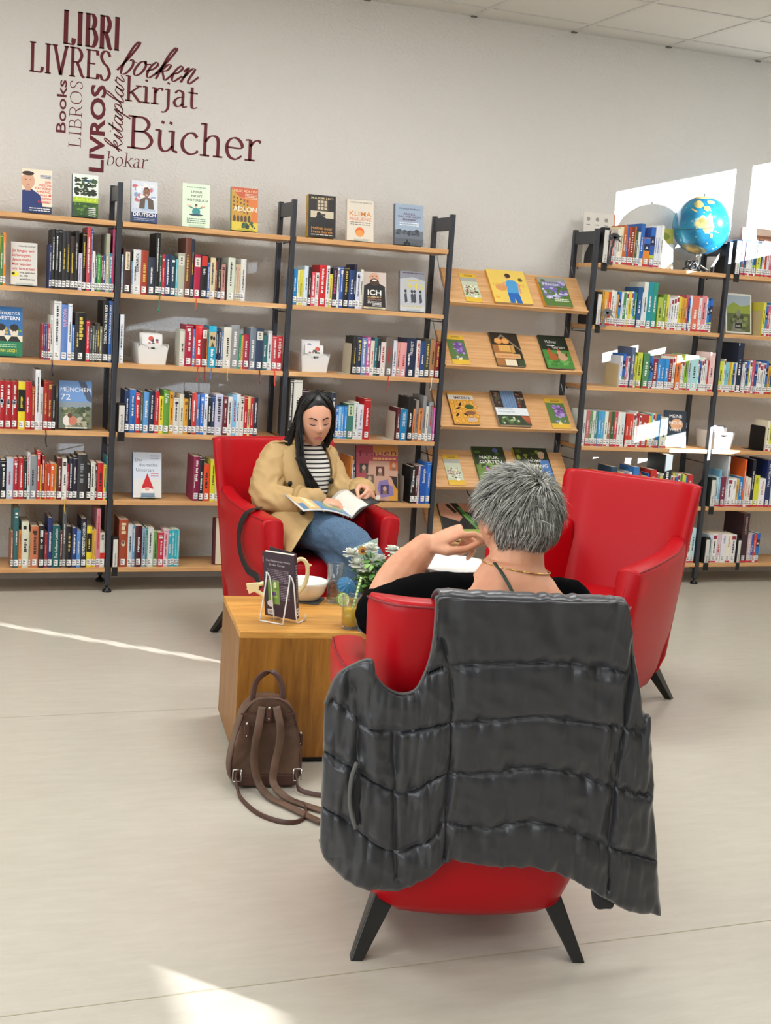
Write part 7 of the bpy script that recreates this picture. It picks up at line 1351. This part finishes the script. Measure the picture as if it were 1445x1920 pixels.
for i in range(300):      # viewer's left side: sweeps off the parting, down in front of the shoulder, then to the chest
    a0 = RH.uniform(-8, 150); st = hp(a0*.1-10, 82-RH.random()*6, .008)
    if a0 < 80: lock(q, [st, hp(min(40+a0*.3, 62), 50-a0*.1, .011), hp(70+a0*.12, 12, .011), (.032+RH.uniform(-.01, .012), .045+RH.uniform(-.02, .02), .935), (.03+RH.uniform(-.014, .014), .062, .87), (.004, .08, .80), (-.04+RH.uniform(-.025, .025), .09, .71-RH.random()*.06)], .0034, .0035)
    else: lock(q, [st, hp(a0*.9, 46, .01), hp(a0, 8, .011), (.04, -.02-RH.random()*.06, .935), (.05, -.05-RH.random()*.05, .885), (.062, -.02, .86)], .0034, .0035)
for i in range(260):      # viewer's right side
    a0 = RH.uniform(-150, 8); st = hp(-10+a0*.1, 82-RH.random()*6, .008)
    if a0 > -75: lock(q, [st, hp(max(-64, -46+a0*.25), 46, .011), hp(-74+a0*.1, 8, .011), (-.128+RH.uniform(-.008, .006), .02+RH.uniform(-.03, .02), .955), (-.126+RH.uniform(-.01, .01), .005, .92), (-.115, -.005, .895-RH.random()*.02)], .0034, .0035)
    else: lock(q, [st, hp(a0*.9, 46, .01), hp(a0, 8, .011), (-.13, -.03-RH.random()*.06, .94), (-.125, -.06, .9)], .0034, .0035)
for i in range(190):      # ends lying on the chest
    lock(q, [(.035+RH.uniform(-.015, .015), .065, .87), (.01+RH.uniform(-.02, .015), .08, .80), (-.03+RH.uniform(-.025, .025), .09, .735), (-.06+RH.uniform(-.03, .025), .092, .665-RH.random()*.04)], .003, .0045)
q.build('hair', m_hair, woman)
# open magazine on her lap
mag = thing('magazine', 'open magazine with a blue picture page on the reading woman\'s lap', 'magazine'); mag.matrix_world = WM
def page(name, a, b, c, d, m, th, art=None):
    a, b, c, d = map(Vector, (a, b, c, d)); q = MB(); n_ = 8; rg = []
    for j in range(n_+1):
        t = j/n_; up = Vector((0, 0, .016*math.sin(PI*t)))
        rg.append([a.lerp(b, t)+up, d.lerp(c, t)+up, d.lerp(c, t)+up-Vector((0, 0, th)), a.lerp(b, t)+up-Vector((0, 0, th))])
    q.rings(rg, m, True)
    if art:
        rnd = random.Random(5)
        for (u0, v0, u1, v1, col, l) in art:
            k0 = 6; g_ = []
            for i in range(k0+1):
                u = u0+(u1-u0)*i/k0; g_.append([a.lerp(b, u).lerp(d.lerp(c, u), v)+Vector((0, 0, .016*math.sin(PI*u)+.0006*l)) for v in (v0, v1)])
            q.rings(g_, M(col, .4), True, False, False)
    return q.build(name, None, mag)
ARTP = [(.02, .02, .98, .98, '#7fa6c8', 1), (.0, .02, .62, .5, '#5f8cb8', 2), (.1, .1, .5, .4, '#8a9a7a', 3), (.3, .2, .42, .5, '#c8b48a', 4), (.62, .02, .98, .98, '#d2b27a', 2), (.7, .1, .8, .9, '#e2d2a8', 3), (.86, .04, .97, .4, '#5a84a8', 3), (.05, .6, .55, .9, '#a8c4da', 3), (.15, .66, .3, .84, '#4a6a4a', 4)]
S0, S1 = (-.075, .385, .655), (-.06, .2, .70)
page('open_page', S0, (.15, .365, .685), (.155, .185, .725), S1, M('#dfe2e0', .45), .006, ARTP)
page('open_page', S0, (-.16, .375, .705), (-.15, .195, .745), S1, M('#e4e0d4', .5), .01, [(.1, .1, .9, .9, '#d8d6cc', 1)])
page('cover', (-.08, .39, .648), (-.215, .375, .715), (-.205, .2, .75), (-.065, .205, .69), M('#1a1c20', .35), .003)
# ---------------------------------------------------------------- the grey-haired woman (in the coordinates of her armchair)
CU2 = (R(2), R(3), R(2))
NM = TR(NEAR[0], (0, 0, NEAR[1]))
HN = .243
NT = TR((.07, -.07, 1.068), (0, 0, R(24))) @ TR((0, 0, 0), (-R(6), 0, 0)) @ TR((0, 0, 0), (0, R(4), 0))
q = MB(); head_grid(q, HN, NT); ear(q, NT, HN, 1); ear(q, NT, HN, -1)
limb(q, [(.075, -.075, 1.02), (.072, -.105, .97), (.07, -.13, .9)], [.07, .068, .08], 16)
q.rings([oval((.06, y, z), rx, ry, 22) for y, z, rx, ry in ((-.13, .46, .16, .11), (-.13, .7, .17, .11), (-.135, .84, .18, .105), (-.135, .9, .15, .088), (-.13, .938, .095, .078), (-.115, .975, .068, .07))])
EL, WR = Vector((-.232, .13, .765)), Vector((-.112, .2, .94))
limb(q, [(-.1, -.1, .87), (-.17, .0, .83), EL], [.06, .055, .05]); limb(q, [EL, (-.178, .168, .862), WR], [.054, .056, .036])
limb(q, [(.21, -.1, .87), (.27, .02, .74), (.14, .19, .822)], [.055, .048, .036]); hand(q, (.135, .2, .83), (-.85, .4, -.04), (0, .0, -1), 1, .17, [CU2, CU2, CU2, CU2], ((.2, .26, -.1), (.36, .3, -.16), (.5, .26, -.2)))
CP = [(R(18), R(34), R(16)), (R(58), R(58), R(34)), (R(66), R(62), R(38)), (R(70), R(62), R(40))]
HD = (Vector((.0, .185, 1.0))-WR).normalized()
hat = hand(q, WR+HD*.012, HD, (-.5, -.1, .75), 1, .2, CP, ((.2, .25, -.1), (.44, .25, -.18), (.68, .16, -.2)), .06)
limb(q, [(-.02, -.02, .52), (-.1, .36, .53), (-.1, .42, .42), (-.1, .42, .15)], [.09, .07, .06, .05]); limb(q, [(.14, -.02, .52), (.16, .36, .53), (.16, .42, .42), (.16, .42, .15)], [.09, .07, .06, .05])
gran = obj('person', bake(q, .0045, 2), m_skinN); gran.matrix_world = NM
tag(gran, 'grey-haired person seen from behind in a black top, hand raised to the mouth', 'person')
m_black_top = M('#060607', 1.0, name='black_jersey', spec=.05); bump_noise(m_black_top, 500, .2, .001)
q = MB()
q.rings([oval((.055, y, z), rx, ry, 24, None, 2.3) for y, z, rx, ry in ((-.12, .45, .19, .13), (-.12, .6, .195, .135), (-.13, .75, .2, .128), (-.135, .82, .205, .118), (-.14, .868, .2, .098), (-.143, .893, .165, .074))])
limb(q, [(-.085, -.125, .876), (-.15, -.05, .852), (-.21, .06, .8), EL, EL.lerp(WR, .12)], [.064, .064, .064, .064, .063], 16); limb(q, [(.2, -.125, .872), (.262, -.03, .79), (.265, .05, .73), (.2, .11, .78)], [.066, .062, .058, .052], 16)
q.ball((-.05, -.125, .893), .058, None, 8, (1.3, 1, .8)); q.ball((.176, -.125, .895), .056, None, 8, (1.2, 1, .8))
obj('black_top', bake(q, .007, 4, folds(18, .004)), m_black_top, gran)
q = MB(); limb(q, [(-.02, -.04, .53), (-.09, .3, .535), (-.1, .4, .5), (-.1, .42, .36), (-.1, .42, .1)], [.1, .085, .078, .068, .06], 16); limb(q, [(.14, -.04, .53), (.16, .3, .535), (.16, .4, .5), (.16, .42, .36), (.16, .42, .1)], [.1, .085, .078, .068, .06], 16); q.rings([oval((.055, -.08, z), rx, ry, 20) for z, rx, ry in ((.455, .17, .13), (.52, .19, .15), (.6, .18, .14))])
obj('trousers', bake(q, .009, 3), M('#0c0d10', .9), gran)
for x in (-.1, .16):
    q = MB(); limb(q, [(x, .42, .08), (x, .44, .05), (x, .53, .035)], [.045, .045, .036]); q.build('shoe', M('#2a2624', .5), gran)
q = MB(); pts = []
for k in range(33):
    a = 2*PI*k/32; pts.append(Vector((.07+.085*math.sin(a), -.112-.082*math.cos(a), .958+.004*math.cos(a)-.01*math.sin(a)+(.0)*math.sin(a))))
q.tube(pts, .0017, n=6); q.build('necklace', M('#d9b066', .25, .9), gran)
q = MB(); q.tube(spline([(.005, -.16, .975), (.02, -.195, .955), (.04, -.225, .92), (.055, -.235, .88), (.07, -.24, .82)], 6), .0052, n=6, flat=.35); q.build('green_cord', M('#12352a', .6), gran)
q = MB(); T = NM @ Matrix.Identity(4)
tipp = hat(.95, .2, -.08)
q.ball((0, 0, 0), .02, None, 8, (1.1, .5, .7)); q.ball((.012, .004, -.004), .012, None, 6, (1, .8, .6))
o = q.build('snack', M('#dcc84a', .55)); o.matrix_world = NM @ TR(tipp, (0, R(-15), R(20))); tag(o, 'pale yellow bite of food between the raised fingertips', 'food')
# short grey hair: cap and many swept tufts
m_grey = M('#8b8d89', .5, name='grey_hair', spec=.4)
def _greyn():
    n, l, b = nodes(m_grey); oi = n.new('ShaderNodeNewGeometry'); r = n.new('ShaderNodeValToRGB'); e = r.color_ramp.elements; e[0].color = (*lin('#454541'), 1); e[1].color = (*lin('#d8d7cd'), 1); e.new(.45).color = (*lin('#8d8d85'), 1)
    l.new(oi.outputs['Random Per Island'], r.inputs[0]); l.new(r.outputs[0], b.inputs['Base Color'])
_greyn()
def hairy(a, ph):
    aa = abs((a+PI) % (2*PI)-PI)
    if aa < R(60): return ph > R(38)
    if aa < R(84): return ph > R(38)-(aa-R(60))*1.6
    if aa < R(108): return ph > R(4)
    return ph > -R(58)
q = MB(); rg = []
for i in range(1, 40):
    ph = -PI/2+PI*i/40; rg.append([NT @ head_pt(2*PI*k/60, ph, HN, 0, .008 if hairy(2*PI*k/60, ph) else -.004) for k in range(60)])
q.rings(rg); cap = q.build('hair_cap', M('#4a4c4b', .7), gran)
q = MB(); RG = random.Random(21); CROWN = NT @ head_pt(R(168), R(52), HN, 0, 0)
cnt = 0
while cnt < 6800:
    a = RG.uniform(0, 2*PI); ph = math.asin(RG.uniform(-.86, 1))
    if not hairy(a, ph): continue
    cnt += 1
    p = NT @ head_pt(a, ph, HN, 0, .004); nrm = (p-NT.translation).normalized()
    away = (p-CROWN); away = away-nrm*away.dot(nrm); away = away.normalized() if away.length > 1e-4 else Vector((1, 0, 0))
    down = Vector((0, 0, -1)); down = down-nrm*down.dot(nrm)
    sw = Vector((NV(p*22), NV(p*22+Vector((4, 8, 1))), NV(p*22+Vector((9, 1, 5)))))*.9; sw = sw-nrm*sw.dot(nrm)
    top = max(0, math.sin(ph)); dv = (away*(1.0 if top > .2 else .55)+down*(.2+.5*(1-top))+sw+Vector((RG.gauss(0, .13), RG.gauss(0, .13), RG.gauss(0, .1)))).normalized()
    L = RG.uniform(.035, .058) if top > .1 else RG.uniform(.026, .044)
    lift = .17 if top > .3 else .06
    p1 = p+dv*L*.45+nrm*(.006+L*lift*.6); p2 = p+dv*L+nrm*(.004+L*lift*RG.uniform(.3, 1.1)-.12*L*(1-top))
    s_ = nrm.cross(dv).normalized(); r = RG.uniform(.0007, .0016)
    m1 = p+dv*L*.2+nrm*.006
    q.rings([[c+s_*r*k, c+nrm*r*k*.6, c-s_*r*k] for c, k in ((p, .7), (m1, 1), (p1, .9), (p2, .12))], None, True)
for i in range(90):      # swirl at the crown
    a = RG.uniform(0, 2*PI); nrm = (CROWN-NT.translation).normalized(); e1 = nrm.cross(Vector((0, 0, 1))).normalized(); e2 = nrm.cross(e1); u = e1*math.cos(a)+e2*math.sin(a); u2 = e1*math.cos(a+.9)+e2*math.sin(a+.9)
    p = CROWN+u*RG.uniform(0, .012)+nrm*.003; m1 = p+u*.014+nrm*.009; e = m1+u2*RG.uniform(.015, .03)+nrm*.002; s_ = nrm.cross(u)
    q.rings([[c+s_*r, c+nrm*r*.6, c-s_*r] for c, r in ((p, .0014), (m1, .0012), (e, .0002))], None, True)
for i in range(26):      # a few strands standing off at the viewer's right
    p = NT @ head_pt(R(205+RG.uniform(-8, 30)), R(8+RG.uniform(-6, 26)), HN, 0, .006)
    e = p+Vector((.035+.03*RG.random(), -.01, RG.uniform(-.02, .012))); m1 = p.lerp(e, .5)+Vector((0, -.008, .006))
    q.rings([[c+Vector((0, 0, r)), c+Vector((0, -r, -r)), c+Vector((0, r, -r))] for c, r in ((p, .0012), (m1, .0009), (e, .0002))], None, True)
q.build('hair', m_grey, gran)
